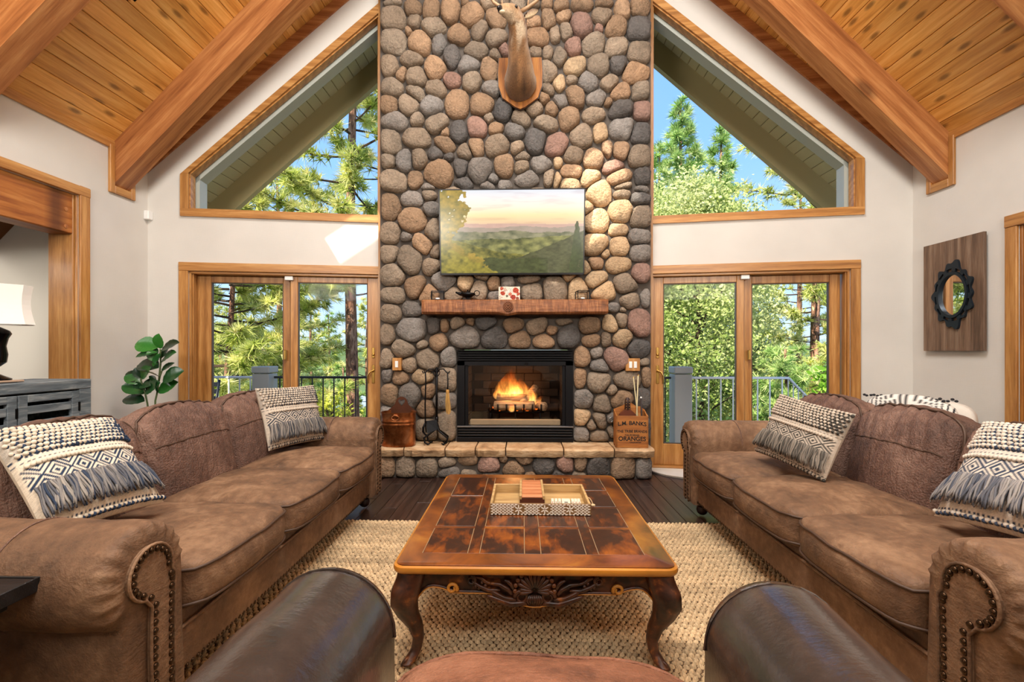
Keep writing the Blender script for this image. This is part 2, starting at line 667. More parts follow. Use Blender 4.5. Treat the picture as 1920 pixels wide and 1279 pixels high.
ceiling = empty('ceiling', (0, 0, ZR))
tag(ceiling, kind='structure')
for side in (-1, 1):
    xs = sorted({0.0, HW + 1.0} | ({-v for s in SKY for v in s[:2]} if side < 0 else set()))
    mb = MB()
    for a, b in zip(xs, xs[1:]):
        x0, x1 = (-b, -a) if side < 0 else (a, b)
        ym = prowY(max(-HW, min(HW, (x0 + x1) / 2)))
        for (s, e) in cut(YB, 5.78 if b > 3 else 5.86, x0, x1, side):
            l0, _ = slope_local(x0, ceil_z(x0), side); l1, _ = slope_local(x1, ceil_z(x1), side)
            mb.box((min(l0, l1), s, 0.021), (max(l0, l1), e, 0.16))
    o = mb.build('roof_deck', plain('roof_deck_wood', srgb('7a4a20'), 0.7), ceiling)
    o.rotation_euler = LROT if side < 0 else RROT
bp = 0.0919
brng = random.Random(11)
for side in (-1, 1):
    for i in range(40):
        xa, xb = HW - bp * (i + 1), HW - bp * i
        if xa < 0: break
        x0, x1 = (-xb, -xa) if side < 0 else (xa, xb)
        xm = (x0 + x1) / 2
        ye = prowY(xm) + 0.03
        for (s, e) in cut(YB, ye, x0, x1, side):
            # a butt joint somewhere along the run
            js = [s]
            if e - s > 3.5: js.append(brng.uniform(s + 1.2, e - 1.0))
            js.append(e)
            for p, q in zip(js, js[1:]):
                w = bp * math.sqrt(2)
                o = MB().bbox((-w / 2 + .0012, -(q - p) / 2 + .0008, 0), (w / 2 - .0012, (q - p) / 2 - .0008, 0.02), 0.0055).build('ceiling_board', M['board'], ceiling)
                o.location = (xm, (p + q) / 2, -abs(xm))
                o.rotation_euler = LROT if side < 0 else RROT
o = MB().bbox((-.09, YB, -.42), (.09, 4.66, .04), .006).build('ridge_beam', M['fir_y'], ceiling)
MB().box((-.14, YB, -.06), (.14, 5.9, .26)).build('ridge_cap', M['barge'], ceiling)
BEAMS = [4.00, 2.77, 1.50, 0.24, -1.02, -2.28, -3.5]
for side in (-1, 1):
    for by in BEAMS:
        d = 0.38
        pts = [slope_local(side * X, z, side) for X, z in ((HW + .06, ZR - HW - .06), (0.0, ZR), (0.0, ZR - d), (HW + .06, ZR - HW - .06 - d))]
        if side > 0: pts = pts[::-1]
        o = MB().prism(pts, by, by + 0.17, 'y').build('beam', M['beam'], ceiling, fix=True)
        o.rotation_euler = LROT if side < 0 else RROT
for n, (a, b, c, d) in enumerate(SKY):
    sk = empty('window_%d' % (n + 3), (0, 0, ZR)); tag(sk, kind='structure')
    sk.rotation_euler = LROT
    l0, _ = slope_local(a, ceil_z(a), -1); l1, _ = slope_local(b, ceil_z(b), -1)
    f = MB()
    f.box((l0 - .03, c - .03, 0.0), (l0, d + .03, .2)); f.box((l1, c - .03, 0.0), (l1 + .03, d + .03, .2))
    f.box((l0, c - .03, 0.0), (l1, c, .2)); f.box((l0, d, 0.0), (l1, d + .03, .2))
    f.build('skylight_frame', M['white'], sk)
    MB().box((l0, c, .17), (l1, d, .176)).build('pane', M['glass'], sk)

# ---- gable (prow) walls with door and trapezoid window openings
WT = 0.18
OPEN = {}
for key, fr in (('left', FL), ('right', FR)):
    if key == 'left':
        dx0, dx1 = fr.pl(354, 600)[0], fr.L - 0.012
        dz = fr.pl(440, 510)[1]
        wx0, wz0 = fr.pl(355, 392)
        p1, p2 = fr.pl(355, 326), fr.pl(700, 36)
        wx1 = fr.L - 0.012
        wz0b = wz0
    else:
        dx0, dx1 = 0.012, fr.pl(1594, 600)[0]
        dz = fr.pl(1500, 507)[1]
        wx1, wz0 = fr.pl(1603, 389)
        p1, p2 = fr.pl(1603, 297), fr.pl(1235, 14)
        wx0 = 0.012
    sl_ = (p2[1] - p1[1]) / (p2[0] - p1[0])
    wtop = (lambda p, s: (lambda x: p[1] + s * (x - p[0])))(p1, sl_)
    OPEN[key] = dict(dx0=dx0, dx1=dx1, dz=dz, wx0=wx0, wx1=wx1, wz0=wz0, wtop=wtop, sl=sl_)
    xs = sorted({0.0, fr.L, dx0, dx1, wx0, wx1})
    mb = MB()
    for a, b in zip(xs, xs[1:]):
        m = (a + b) / 2
        z = []
        base = dz if dx0 < m < dx1 else 0.0
        if wx0 < m < wx1:
            z = [((base, base), (wz0, wz0)), ((wtop(a), wtop(b)), (fr.ceil(a), fr.ceil(b)))]
        else:
            z = [((base, base), (fr.ceil(a), fr.ceil(b)))]
        for (l0, l1), (h0, h1) in z:
            mb.prism([(a, l0), (b, l1), (b, h1), (a, h0)], 0, WT, 'y')
    o = mb.build('wall_prow_' + key, M['wall'], fix=True)
    o.location = fr.o; o.rotation_euler = (0, 0, fr.a)
    tag(o, kind='structure')

ntrim = [0]


def trim_root(loc=(0, 0, 0), rz=0.0):
    ntrim[0] += 1
    e = empty('trim_%d' % ntrim[0], loc, rz)
    tag(e, kind='structure')
    return e


# ---- windows and sliding doors
for n, (key, fr) in enumerate((('left', FL), ('right', FR))):
    O = OPEN[key]
    w = empty('window_%d' % (n + 1), fr.o, fr.a); tag(w, kind='structure')
    tw = 0.075
    s, wt, sn = O['sl'], O['wtop'], math.sqrt(1 + O['sl'] ** 2)
    x0, x1, z0 = O['wx0'], O['wx1'], O['wz0']
    dzv = tw * sn
    if key == 'left':
        MB().prism([(x0 - tw, z0 - tw), (x1, z0 - tw), (x1, z0), (x0 - tw, z0)], -.022, 0.0, 'y').build('sill_casing', M['fir_x'], w, fix=True)
        MB().prism([(x0 - tw, z0), (x0, z0), (x0, wt(x0)), (x0 - tw, wt(x0 - tw) + dzv * .55)], -.022, 0.0, 'y').build('side_casing', M['fir'], w, fix=True)
        MB().prism([(x0 - tw, wt(x0 - tw) + dzv * .55), (x0, wt(x0)), (x1, wt(x1)), (x1, wt(x1) + dzv)], -.024, 0.0, 'y').build('rake_casing', M['fir_x'], w, fix=True)
        far, near = x0, x1
    else:
        MB().prism([(x0, z0 - tw), (x1 + tw, z0 - tw), (x1 + tw, z0), (x0, z0)], -.022, 0.0, 'y').build('sill_casing', M['fir_x'], w, fix=True)
        MB().prism([(x1, z0), (x1 + tw, z0), (x1 + tw, wt(x1 + tw) + dzv * .55), (x1, wt(x1))], -.022, 0.0, 'y').build('side_casing', M['fir'], w, fix=True)
        MB().prism([(x0, wt(x0)), (x1, wt(x1)), (x1 + tw, wt(x1 + tw) + dzv * .55), (x0, wt(x0) + dzv)], -.024, 0.0, 'y').build('rake_casing', M['fir_x'], w, fix=True)
        far, near = x1, x0
    # jamb liners inside the opening: wood indoors, grey paint outdoors
    sg = 1 if far == x0 else -1
    for y0, y1, mat, nm, k in ((0, .085, M['fir_x'], 'jamb', .012), (.1, .24, M['ext_frame'], 'outer_frame', .045)):
        MB().prism([(far, z0), (far + sg * k, z0), (far + sg * k, wt(far + sg * k)), (far, wt(far))], y0, y1, 'y').build(nm, mat, w, fix=True)
        MB().prism([(x0, wt(x0) - k * sn), (x1, wt(x1) - k * sn), (x1, wt(x1)), (x0, wt(x0))], y0, y1, 'y').build(nm, mat, w, fix=True)
        MB().prism([(x0, z0), (x1, z0), (x1, z0 + k * .8), (x0, z0 + k * .8)], y0, y1, 'y').build(nm, mat if nm != 'jamb' else M['fir_x'], w, fix=True)
    MB().prism([(x0, z0), (x1, z0), (x1, wt(x1)), (x0, wt(x0))], .088, .094, 'y').build('pane', M['glass'], w, fix=True)

    d = empty('door_%d' % (n + 1), fr.o, fr.a); tag(d, kind='structure')
    x0, x1, dz = O['dx0'], O['dx1'], O['dz']
    cw = 0.085
    if key == 'left':
        MB().bbox((x0 - cw, -.022, 0), (x0, 0, dz), .004).build('casing', M['fir'], d)
        MB().bbox((x0 - cw, -.024, dz), (x1, 0, dz + cw), .004).build('casing', M['fir_x'], d)
        MB().bbox((x0, 0, 0), (x0 + .02, .17, dz), .004).build('jamb', M['fir'], d)
        MB().bbox((x0 + .02, .02, 0), (x0 + .035, .06, dz - .02), .003).build('door_stop', M['fir'], d)
        panels = [((371, 546), (398, 532.5), .125), ((546, 710), (559.5, 690), .075)]
    else:
        MB().bbox((x1, -.022, 0), (x1 + cw, 0, dz), .004).build('casing', M['fir'], d)
        MB().bbox((x0, -.024, dz), (x1 + cw, 0, dz + cw), .004).build('casing', M['fir_x'], d)
        MB().bbox((x1 - .02, 0, 0), (x1, .17, dz), .004).build('jamb', M['fir'], d)
        MB().bbox((x1 - .035, .02, 0), (x1 - .02, .06, dz - .02), .003).build('door_stop', M['fir'], d)
        panels = [((1223, 1394), (1243, 1380), .075), ((1393, 1573), (1408, 1553), .125)]
    MB().bbox((x0, 0, dz - .025), (x1, .17, dz), .004).build('jamb', M['fir_x'], d)
    MB().bbox((x0, -.01, -.01), (x1, .17, .028), .006).build('threshold', M['fir_x'], d)
    for k, ((a0, a1), (g0, g1), off) in enumerate(panels):
        ax0, ax1 = fr.pl(a0, 650, off)[0], fr.pl(a1, 650, off)[0]
        gx0, gx1 = fr.pl(g0, 650, off)[0], fr.pl(g1, 650, off)[0]
        ax0, ax1 = max(ax0, x0 + .018 if key == 'right' or k else x0 + .02), min(ax1, x1 - .018)
        gt = fr.pl((g0 + g1) / 2, 531, off)[1]
        gb = fr.pl(1300, 833, off)[1] if key == 'right' else 0.235
        t0, t1, b0 = off - .022, off + .022, .03
        top = dz - .027
        p = MB()
        p.bbox((ax0, t0, b0), (gx0, t1, top), .004); p.bbox((gx1, t0, b0), (ax1, t1, top), .004)
        p.bbox((gx0, t0 + .001, gt), (gx1, t1 - .001, top), .004); p.bbox((gx0, t0 + .001, b0), (gx1, t1 - .001, gb), .004)
        po = p.build('door_panel', M['fir'], d)
        MB().box((gx0 - .004, off - .004, gb - .004), (gx1 + .004, off + .004, gt + .004)).build('pane', M['glass'], po)
        bead = MB()
        bw = .009
        for lo, hi in (((gx0, gb), (gx0 + bw, gt)), ((gx1 - bw, gb), (gx1, gt)), ((gx0, gb), (gx1, gb + bw)), ((gx0, gt - bw), (gx1, gt))):
            bead.box((lo[0], off - .016, lo[1]), (hi[0], off + .016, hi[1]))
        bead.build('glazing_bead', plain('bead_%d%d' % (n, k), srgb('4a3a2a'), 0.5), po)
        slide = (key == 'left') == (k == 1)
        if slide:
            hx = (gx1 + ax1) / 2 + .004 if key == 'left' else (ax0 + gx0) / 2 - .004
            h = MB()
            h.bbox((hx - .015, t0 - .007, 1.135), (hx + .015, t0, 1.245), .003)
            h.ball((hx, t0 - .012, 1.17), .013, 8, 5)
            h.build('door_lock', M['brass'], po, smooth='auto')
            h = MB()
            h.bbox((hx - .016, t0 - .007, .87), (hx + .016, t0, 1.06), .003)
            sg = -1 if key == 'left' else 1
            h.tube([(hx, t0 - .01, 1.0), (hx, t0 - .035, 1.005), (hx + sg * .03, t0 - .04, .99), (hx + sg * .05, t0 - .04, .95), (hx + sg * .052, t0 - .036, .90), (hx + sg * .045, t0 - .034, .87)], [.009, .009, .009, .008, .008, .006], 8)
            h.build('door_handle', M['brass'], po, smooth='auto')
        else:
            mx = (gx1 + ax1) / 2 if key == 'left' else (ax0 + gx0) / 2
            MB().bbox((mx - .013, .038, 1.12), (mx + .013, .046 + .03, 1.22), .003).build('latch_plate', M['brass'], po)
    # the thin upright strip against the stone
    tr = trim_root(fr.o, fr.a)
    xe = fr.L if key == 'left' else 0.0
    MB().box((xe - .046 if key == 'left' else xe, -.026, 0), (xe if key == 'left' else xe + .046, 0.02, fr.ceil(xe) - .2)).build('corner_strip', M['fir'], tr)
    xa_, xb_ = (fr.L - .06, fr.L + .004) if key == 'left' else (-.004, .06)
    MB().box((xa_, 0.021, 0), (xb_, .17, fr.ceil(xe) - .3)).build('stone_side_jamb', M['fir'], tr)
    # gable trim under the ceiling
    tr = trim_root(fr.o, fr.a)
    h = .125
    MB().prism([(0, fr.ceil(0) - h), (fr.L, fr.ceil(fr.L) - h), (fr.L, fr.ceil(fr.L)), (0, fr.ceil(0))], -.02, 0, 'y').build('rake_trim', M['beam'], tr, fix=True)

# ---- side walls, back wall
LO = (1.30, 3.68, 2.50)        # opening in the left wall
mb = MB()
zt = ZR - HW + .03
mb.box((-HW - .22, YB, 0), (-HW, LO[0], zt)); mb.box((-HW - .22, LO[1], 0), (-HW, 4.40, zt)); mb.box((-HW - .22, LO[0], LO[2]), (-HW, LO[1], zt))
tag(mb.build('wall_left', M['wall']), kind='structure')
RO = (2.35, 3.46, 2.14)
mb = MB()
mb.box((HW, YB, 0), (HW + .16, RO[0], zt)); mb.box((HW, RO[1], 0), (HW + .16, 4.40, zt)); mb.box((HW, RO[0], RO[2]), (HW + .16, RO[1], zt))
tag(mb.build('wall_right', M['wall']), kind='structure')
o = MB().prism([(-HW, 0), (HW, 0), (HW, zt), (0, ZR), (-HW, zt)], YB - .15, YB, 'y').build('wall_back', M['wall'], fix=True)
tag(o, kind='structure')
# next room on the left
tag(MB().box((-6.5, 3.9, 0), (-3.9, 4.0, 2.6)).build('wall_hall_far', M['wall2']), kind='structure')
tag(MB().box((-6.6, 0.2, 0), (-6.5, 4.0, 2.6)).build('wall_hall_left', M['wall2']), kind='structure')
tag(MB().box((-6.5, 0.2, 0), (-3.9, 0.3, 2.6)).build('wall_hall_near', M['wall2']), kind='structure')
tag(MB().box((-6.6, 0.2, 2.6), (-3.9, 4.0, 2.7)).build('ceiling_hall', M['wall2']), kind='structure')

# casing of the opening in the left wall
tr = trim_root()
X = -HW
MB().bbox((X, 3.68, 0), (X + .022, 3.768, 2.58), .004).build('casing', M['fir'], tr)
MB().bbox((X, 1.2, 2.5), (X + .026, 3.768, 2.575), .004).build('casing', M['fir_y'], tr)
MB().bbox((X, 1.2, 0), (X + .022, 1.3, 2.5), .004).build('casing', M['fir'], tr)
MB().bbox((X - .23, 3.655, 0), (X - .02, 3.69, 2.5), .006).build('jamb', M['fir'], tr)
MB().bbox((X - .02, 3.668, 0), (X, 3.684, 2.5), .006).build('jamb_bead', M['fir'], tr)
MB().bbox((X - .23, 1.29, 0), (X - .01, 1.325, 2.5), .006).build('jamb', M['fir'], tr)
MB().bbox((X - .20, 1.32, 2.17), (X - .022, 3.66, 2.5), .008).build('header_beam', M['header'], tr)
for z in (2.22, 2.36):
    MB().lathe([(0.0, 0), (.016, 0), (.016, .004), (0.0, .006)], 10).build('peg', M['beam'], tr).matrix_local = Matrix.Translation((X - .022, 3.6, z)) @ Matrix.Rotation(R(90), 4, 'Y')
# doorway in the right wall with its oak door
d3 = empty('door_3', (HW, 0, 0)); tag(d3, kind='structure')
MB().bbox((-.022, RO[1], 0), (0, RO[1] + .085, RO[2]), .004).build('casing', M['fir'], d3)
MB().bbox((-.026, RO[0] - .085, RO[2]), (0, RO[1] + .085, RO[2] + .09), .004).build('casing', M['fir_y'], d3)
MB().bbox((-.022, RO[0] - .085, 0), (0, RO[0], RO[2]), .004).build('casing', M['fir'], d3)
oak = wood('oak_door', srgb('5e3413'), srgb('8f5a26'), srgb('a8702f'), 'z', 0.4, 1.4, 0, 0.1)
MB().bbox((0, RO[1] - .02, 0), (.16, RO[1], RO[2]), .004).build('jamb', oak, d3)
MB().bbox((0, RO[0], 0), (.16, RO[0] + .02, RO[2]), .004).build('jamb', oak, d3)
leaf = MB().bbox((.055, RO[0] + .02, .01), (.10, RO[1] - .02, RO[2] - .01), .004).build('door_leaf', oak, d3)
for (z0, z1) in ((.2, .95), (1.1, 1.95)):
    MB().bbox((.045, RO[0] + .15, z0), (.058, RO[1] - .15, z1), .008).build('door_panel', oak, leaf)
# eave trims and beam pockets
for side in (-1, 1):
    tr = trim_root()
    x0, x1 = sorted((side * HW, side * (HW - .02)))
    MB().bbox((x0, YB, zt - .09), (x1, 4.36, zt - .02), .004).build('eave_trim', M['fir_y'], tr)
    for by in BEAMS[:3]:
        tr = trim_root()
        xx = sorted((side * HW, side * (HW - .025)))
        zb = ZR - HW - .38
        MB().bbox((xx[0], by - .05, zb - .075), (xx[1], by, zt - .06), .004).build('pocket_casing', M['fir'], tr)
        MB().bbox((xx[0], by + .17, zb - .075), (xx[1], by + .215, zt - .06), .004).build('pocket_casing', M['fir'], tr)
        MB().bbox((xx[0], by, zb - .075), (xx[1], by + .17, zb - .005), .004).build('pocket_casing', M['fir_y'], tr)

# ---- roof overhang outside: soffit boards and barge boards
ov = empty('ceiling_overhang', (0, 0, 0)); tag(ov, kind='structure')
for side in (-1, 1):
    for i in range(-10, 40):
        xa, xb = HW - bp * (i + 1), HW - bp * i
        if xa < 1.0: break
        x0, x1 = (-xb, -xa) if side < 0 else (xa, xb)
        xm = (x0 + x1) / 2
        ys = prowY(max(-HW, min(HW, xm))) + WT - .05
        if abs(xm) > HW: ys -= (abs(xm) - HW) * .145
        ye = ys + 1.02
        w_ = bp * math.sqrt(2)
        o = MB().bbox((-w_ / 2 + .002, -(ye - ys) / 2, 0), (w_ / 2 - .002, (ye - ys) / 2, .02), .006).build('soffit_board', M['soffit'], ov)
        o.location = (xm, (ys + ye) / 2, ceil_z(xm)); o.rotation_euler = LROT if side < 0 else RROT
    fr = FL if side < 0 else FR
    xa, xb = (-1.0, fr.L + 1.44) if side < 0 else (-1.27, fr.L + 1.0)
    for y0, y1, hh in ((1.02, 1.09, .34),):
        pts = []
        vs = []
        for y in (y0, y1):
            for xx in (xa, xb):
                for hz in (-hh, 0.03):
                    vs.append((xx, y, fr.ceil(xx, y) + hz))
        b = MB().add(vs, [(0, 1, 3, 2), (4, 6, 7, 5), (0, 2, 6, 4), (1, 5, 7, 3), (0, 4, 5, 1), (2, 3, 7, 6)]).build('barge_board', M['barge'], ov, fix=True)
        b.location = fr.o; b.rotation_euler = (0, 0, fr.a)
    # painted frieze board where the wall meets the soffit
    vs = []
    for y in (WT, WT + .03):
        for xx in (0.0, fr.L):
            for hz in (-.17, 0.0):
                vs.append((xx, y, fr.ceil(xx, y) + hz))
    b = MB().add(vs, [(0, 1, 3, 2), (4, 6, 7, 5), (0, 2, 6, 4), (1, 5, 7, 3), (0, 4, 5, 1), (2, 3, 7, 6)]).build('frieze_board', M['ext_frame'], ov, fix=True)
    b.location = fr.o; b.rotation_euler = (0, 0, fr.a)

# ---- small devices on the walls
o = MB().bbox((0, -.03, 0), (.05, .03, .085), .006).build('motion_sensor', M['white'])
p = onX(278, 414, -HW); o.location = (-HW, p.y - .03, p.z); tag(o, 'small white motion sensor high in the left corner of the room', 'sensor')
for key, fr, px, lab in (('left', FL, 542, 'white door contact sensor above the middle stile of the left sliding door'), ('right', FR, 1397, 'white door contact sensor above the middle stile of the right sliding door')):
    x_, z_ = fr.pl(px, 518, .03)
    o = MB().bbox((-.04, -.02, -.02), (.04, .02, .022), .005).build('contact_sensor', M['white'])
    q = fr.o + fr.ux * x_ + fr.uy * .035
    o.location = (q.x, q.y, OPEN[key]['dz'] - .05); o.rotation_euler = (0, 0, fr.a)
    tag(o, lab, 'sensor')

# ================================================================== stone chimney and fireplace
YF = 4.62                       # mortar plane of the chimney face
STC = {'t': '93826f', 'b': '957a60', 'o': 'aa8a6c', 'g': '878079', 'd': '605c59', 'p': '9a7a6c', 'l': 'c0a380', 'k': '4e4a48'}

# outlines read off the photo: crop centre x, y, width, height, tilt, colour
C1 = """135,112,150,160,0,t 130,8,140,44,0,t 265,55,115,100,20,b 270,140,90,110,0,t 232,203,42,55,0,o 385,60,120,120,0,b 515,70,140,165,10,b
400,178,180,120,0,t 610,18,55,40,0,b 655,105,170,155,0,o 810,120,125,150,-20,b 570,230,155,145,0,o 707,195,110,160,20,t 815,255,145,135,0,t
140,280,160,172,0,t 305,282,155,165,10,o 437,295,92,145,10,g 525,372,110,205,0,d 680,330,198,118,-5,t 812,360,90,72,20,t 868,330,70,95,0,p
250,385,168,112,5,t 408,450,132,162,0,o 632,432,162,115,-25,g 112,430,108,168,-10,t 185,487,62,132,5,o 287,515,132,148,-10,t 520,530,132,108,0,p
655,537,126,148,0,t 768,460,112,160,5,o 780,587,128,105,25,g 130,578,142,132,20,t 280,617,152,95,35,t 420,590,162,112,5,t 110,690,108,122,0,b
235,688,142,148,20,t 390,705,158,128,-15,g 553,690,167,212,0,o 722,692,157,172,0,b 860,735,128,168,10,d 770,782,66,66,0,t 148,808,182,112,0,g
290,795,100,88,0,t 425,818,177,145,-10,t 565,872,132,172,0,d 690,847,142,168,-15,p 815,850,107,97,0,b 480,880,60,72,0,o 120,947,122,168,0,t
290,917,207,142,5,t 475,952,178,110,30,b 685,977,112,148,-15,b 830,967,188,150,-30,t 985,787,138,122,25,t 940,877,142,132,15,g 955,977,97,92,-30,t
205,1070,108,198,5,g 305,1062,108,152,0,t 412,1022,107,78,0,d 500,1045,67,52,0,d 610,1010,97,122,-15,t 100,1072,88,92,0,t 140,1197,168,162,0,t
277,1187,97,132,10,b 435,1150,202,188,0,b 580,1107,97,152,-10,d 708,1132,178,162,0,g 872,1100,132,157,0,b 992,1040,118,57,0,t 990,1108,107,82,0,t
1120,1092,158,108,0,g 365,1257,107,72,0,g 605,1217,158,78,5,d 795,1185,72,62,0,g 1025,1187,218,92,0,g 880,1240,92,72,0,g 760,1240,112,62,0,g
1075,150,117,78,-5,o 1165,132,107,118,0,b 1100,242,158,138,0,o 1270,105,108,82,-35,o 1250,32,118,82,0,b 1390,30,158,82,0,b 1535,14,112,62,0,b
1530,102,162,118,-10,t 1660,62,102,152,5,o 1775,45,118,102,0,b 1390,162,158,192,0,p 1503,186,57,52,0,p 1620,167,152,152,0,b 1765,187,148,162,0,d
1212,222,78,142,15,t 1280,207,92,132,10,t 1245,372,87,218,0,t 1160,347,72,108,0,t 1085,345,82,72,0,t 1335,307,102,138,0,p 1470,292,158,158,0,t
1620,312,158,142,-10,t 1765,342,148,152,0,t 1350,432,148,138,0,l 1495,439,158,158,10,t 1635,427,118,122,0,d 1740,480,188,132,-5,o 1160,472,112,172,-10,t
1240,542,77,158,5,l 1325,528,82,57,0,t 1435,542,142,142,5,g 1575,542,138,108,-15,t 1160,597,92,78,30,t 1645,607,148,112,-20,o 1775,607,112,122,0,t
1345,642,138,158,10,b 1490,647,158,112,-20,g 1255,672,122,87,20,g 1567,677,62,52,0,b 1130,652,92,92,20,b 1070,712,142,122,10,t 1187,722,92,102,0,b
1300,792,148,168,0,b 1470,767,168,102,-20,t 1645,727,172,132,-25,d 1785,732,112,142,0,p 1150,822,188,128,15,t 1385,902,142,178,0,t 1515,882,92,192,15,l
1665,852,188,148,-20,g 1775,882,142,148,0,d 1090,937,152,192,-10,d 1215,962,188,162,-20,p 1332,1027,132,118,0,t 1465,1057,128,152,5,o 1562,987,67,168,0,b
1652,1000,107,132,0,o 1770,1042,142,152,0,t 1230,1080,62,82,0,l 1320,1142,158,102,5,o 1600,1102,188,87,-25,p 1635,1182,228,97,-10,o 1450,1182,148,107,-20,l
1790,1167,112,122,-15,d 1172,1182,82,122,0,t 1225,1192,62,132,10,l 1310,1227,132,102,0,l 1660,1257,152,77,-10,t 1785,1267,92,62,0,g
960,20,130,70,0,t 1065,15,100,60,0,t 1160,22,90,70,0,b 880,15,70,60,0,t 960,140,110,110,0,t 960,300,110,140,0,b 965,480,170,170,0,t 960,640,150,120,0,t 770,20,110,70,0,t"""
C2 = """1510,107,168,172,15,l 1650,95,152,108,-15,t 1765,130,128,122,0,d 1425,205,62,85,0,l 150,197,118,172,0,b 285,150,158,92,0,g 390,105,97,112,0,t
405,212,102,97,0,g 290,282,178,168,0,b 150,372,122,148,0,t 243,392,78,57,0,g 420,352,102,152,0,t 350,437,112,178,-15,o 140,502,108,122,0,t 265,547,165,218,-5,t
435,492,62,102,0,t 410,582,122,112,-30,t 165,637,162,142,5,t 305,717,152,152,-10,b 480,682,192,112,5,g 630,692,112,92,0,l 165,774,158,108,0,t
390,765,122,132,0,o 550,767,112,87,0,t 720,732,112,142,0,t 815,702,92,112,0,b 905,697,97,82,0,g 820,772,82,72,0,g 935,765,110,80,0,t 1060,752,158,108,0,t
1045,665,192,62,0,t 1215,737,168,162,0,t 1360,742,132,172,-5,l 1300,660,112,42,0,l 150,892,132,122,0,t 280,862,132,97,0,g 1640,227,162,148,0,l
1485,287,158,168,0,l 1765,262,132,152,20,t 1625,347,132,82,-5,l 1755,392,138,112,0,g 1480,447,172,152,-10,l 1630,457,132,128,-10,l 1760,497,132,118,10,g
1540,502,57,52,0,l 1480,562,102,87,0,o 1625,572,188,112,0,l 1765,622,118,122,10,p 1420,592,52,92,0,l 1485,667,158,112,-10,l 1665,697,202,122,15,t
1535,742,178,112,-5,l 1795,792,57,148,0,g 1700,812,122,108,0,t 1595,852,78,57,0,g 1655,868,42,32,0,t 740,650,110,60,0,t
560,150,160,140,0,t 740,160,170,150,0,g 920,150,160,130,0,b 1100,160,170,140,0,t 1270,170,150,150,0,t 560,320,170,160,0,g 740,330,160,150,0,t 920,320,170,160,0,t 1100,330,160,150,0,d 1270,340,150,150,0,o
560,500,160,150,0,b 740,510,170,150,0,t 920,500,160,160,0,g 1100,510,170,150,0,t 1270,510,150,150,0,t"""
C3 = """285,202,213,148,0,g 425,182,92,112,0,d 497,180,60,82,0,b 585,162,87,72,0,t 670,152,52,47,0,b 770,162,152,82,0,d 955,177,142,92,0,b
1110,182,168,92,-15,t 1285,155,162,42,0,t 1200,207,82,52,0,b 630,247,212,142,0,g 825,257,178,132,0,d 993,267,152,107,0,b 1148,277,152,82,0,b 1315,247,152,142,0,d
1450,182,128,117,0,b 128,237,92,142,0,t 228,327,182,102,10,t 353,302,82,52,0,t 460,287,122,132,-10,b 527,382,117,138,0,g 388,397,162,142,0,t
122,392,72,142,10,t 270,437,107,92,0,t 125,507,67,92,0,g 210,522,118,92,0,b 350,512,152,97,0,l 515,527,130,162,0,t 145,632,112,152,0,b 265,642,152,192,15,g
390,607,87,97,0,b 505,667,160,112,0,g 378,722,107,117,0,b 515,837,136,190,0,t 385,862,132,152,0,t 120,742,72,72,0,g 200,852,152,152,0,g 110,860,60,120,0,t
1400,387,112,132,0,b 1497,357,77,77,0,g 1465,272,128,92,0,b 1560,267,77,92,0,t 1595,167,102,112,15,l 1660,142,82,97,20,t 1670,257,162,112,-25,l 1770,157,142,202,0,p
1770,327,138,128,0,d 1617,392,162,152,10,p 1525,447,142,108,25,g 1810,417,62,52,0,t 1515,537,168,178,-15,t 1388,522,92,142,-10,b 1695,532,202,112,5,t 1820,517,57,152,0,b
1595,599,82,62,0,t 1405,657,138,127,0,g 1655,657,152,102,-15,b 1800,652,82,142,0,d 1535,692,112,148,-10,t 1395,777,124,107,0,l 1465,827,72,62,0,t 1520,797,102,138,-25,t
1395,892,110,97,0,g 1520,902,138,87,5,t 1590,872,52,72,0,t 1700,852,162,182,0,t 1820,862,57,162,0,d 1590,785,70,60,0,g"""


def parse(txt, ox, oy, s, Y):
    out = []
    for w_ in txt.split():
        a = w_.split(',')
        cx, cy, ww, hh, an = map(float, a[:5])
        p = onY(ox + cx * s, oy + cy * s, Y)
        k = s * p.y / FPX * 1.0
        out.append(dict(x=p.x, z=p.z, w=ww * k, h=hh * k, a=-R(an), c=a[5]))
    return out


def stone_radius(st, ang):
    """superellipse radius of a stone in direction ang"""
    a = ang - st['a']
    p = 3.0
    return 1.0 / ((abs(math.cos(a)) / (st['w'] / 2)) ** p + (abs(math.sin(a)) / (st['h'] / 2)) ** p) ** (1 / p)


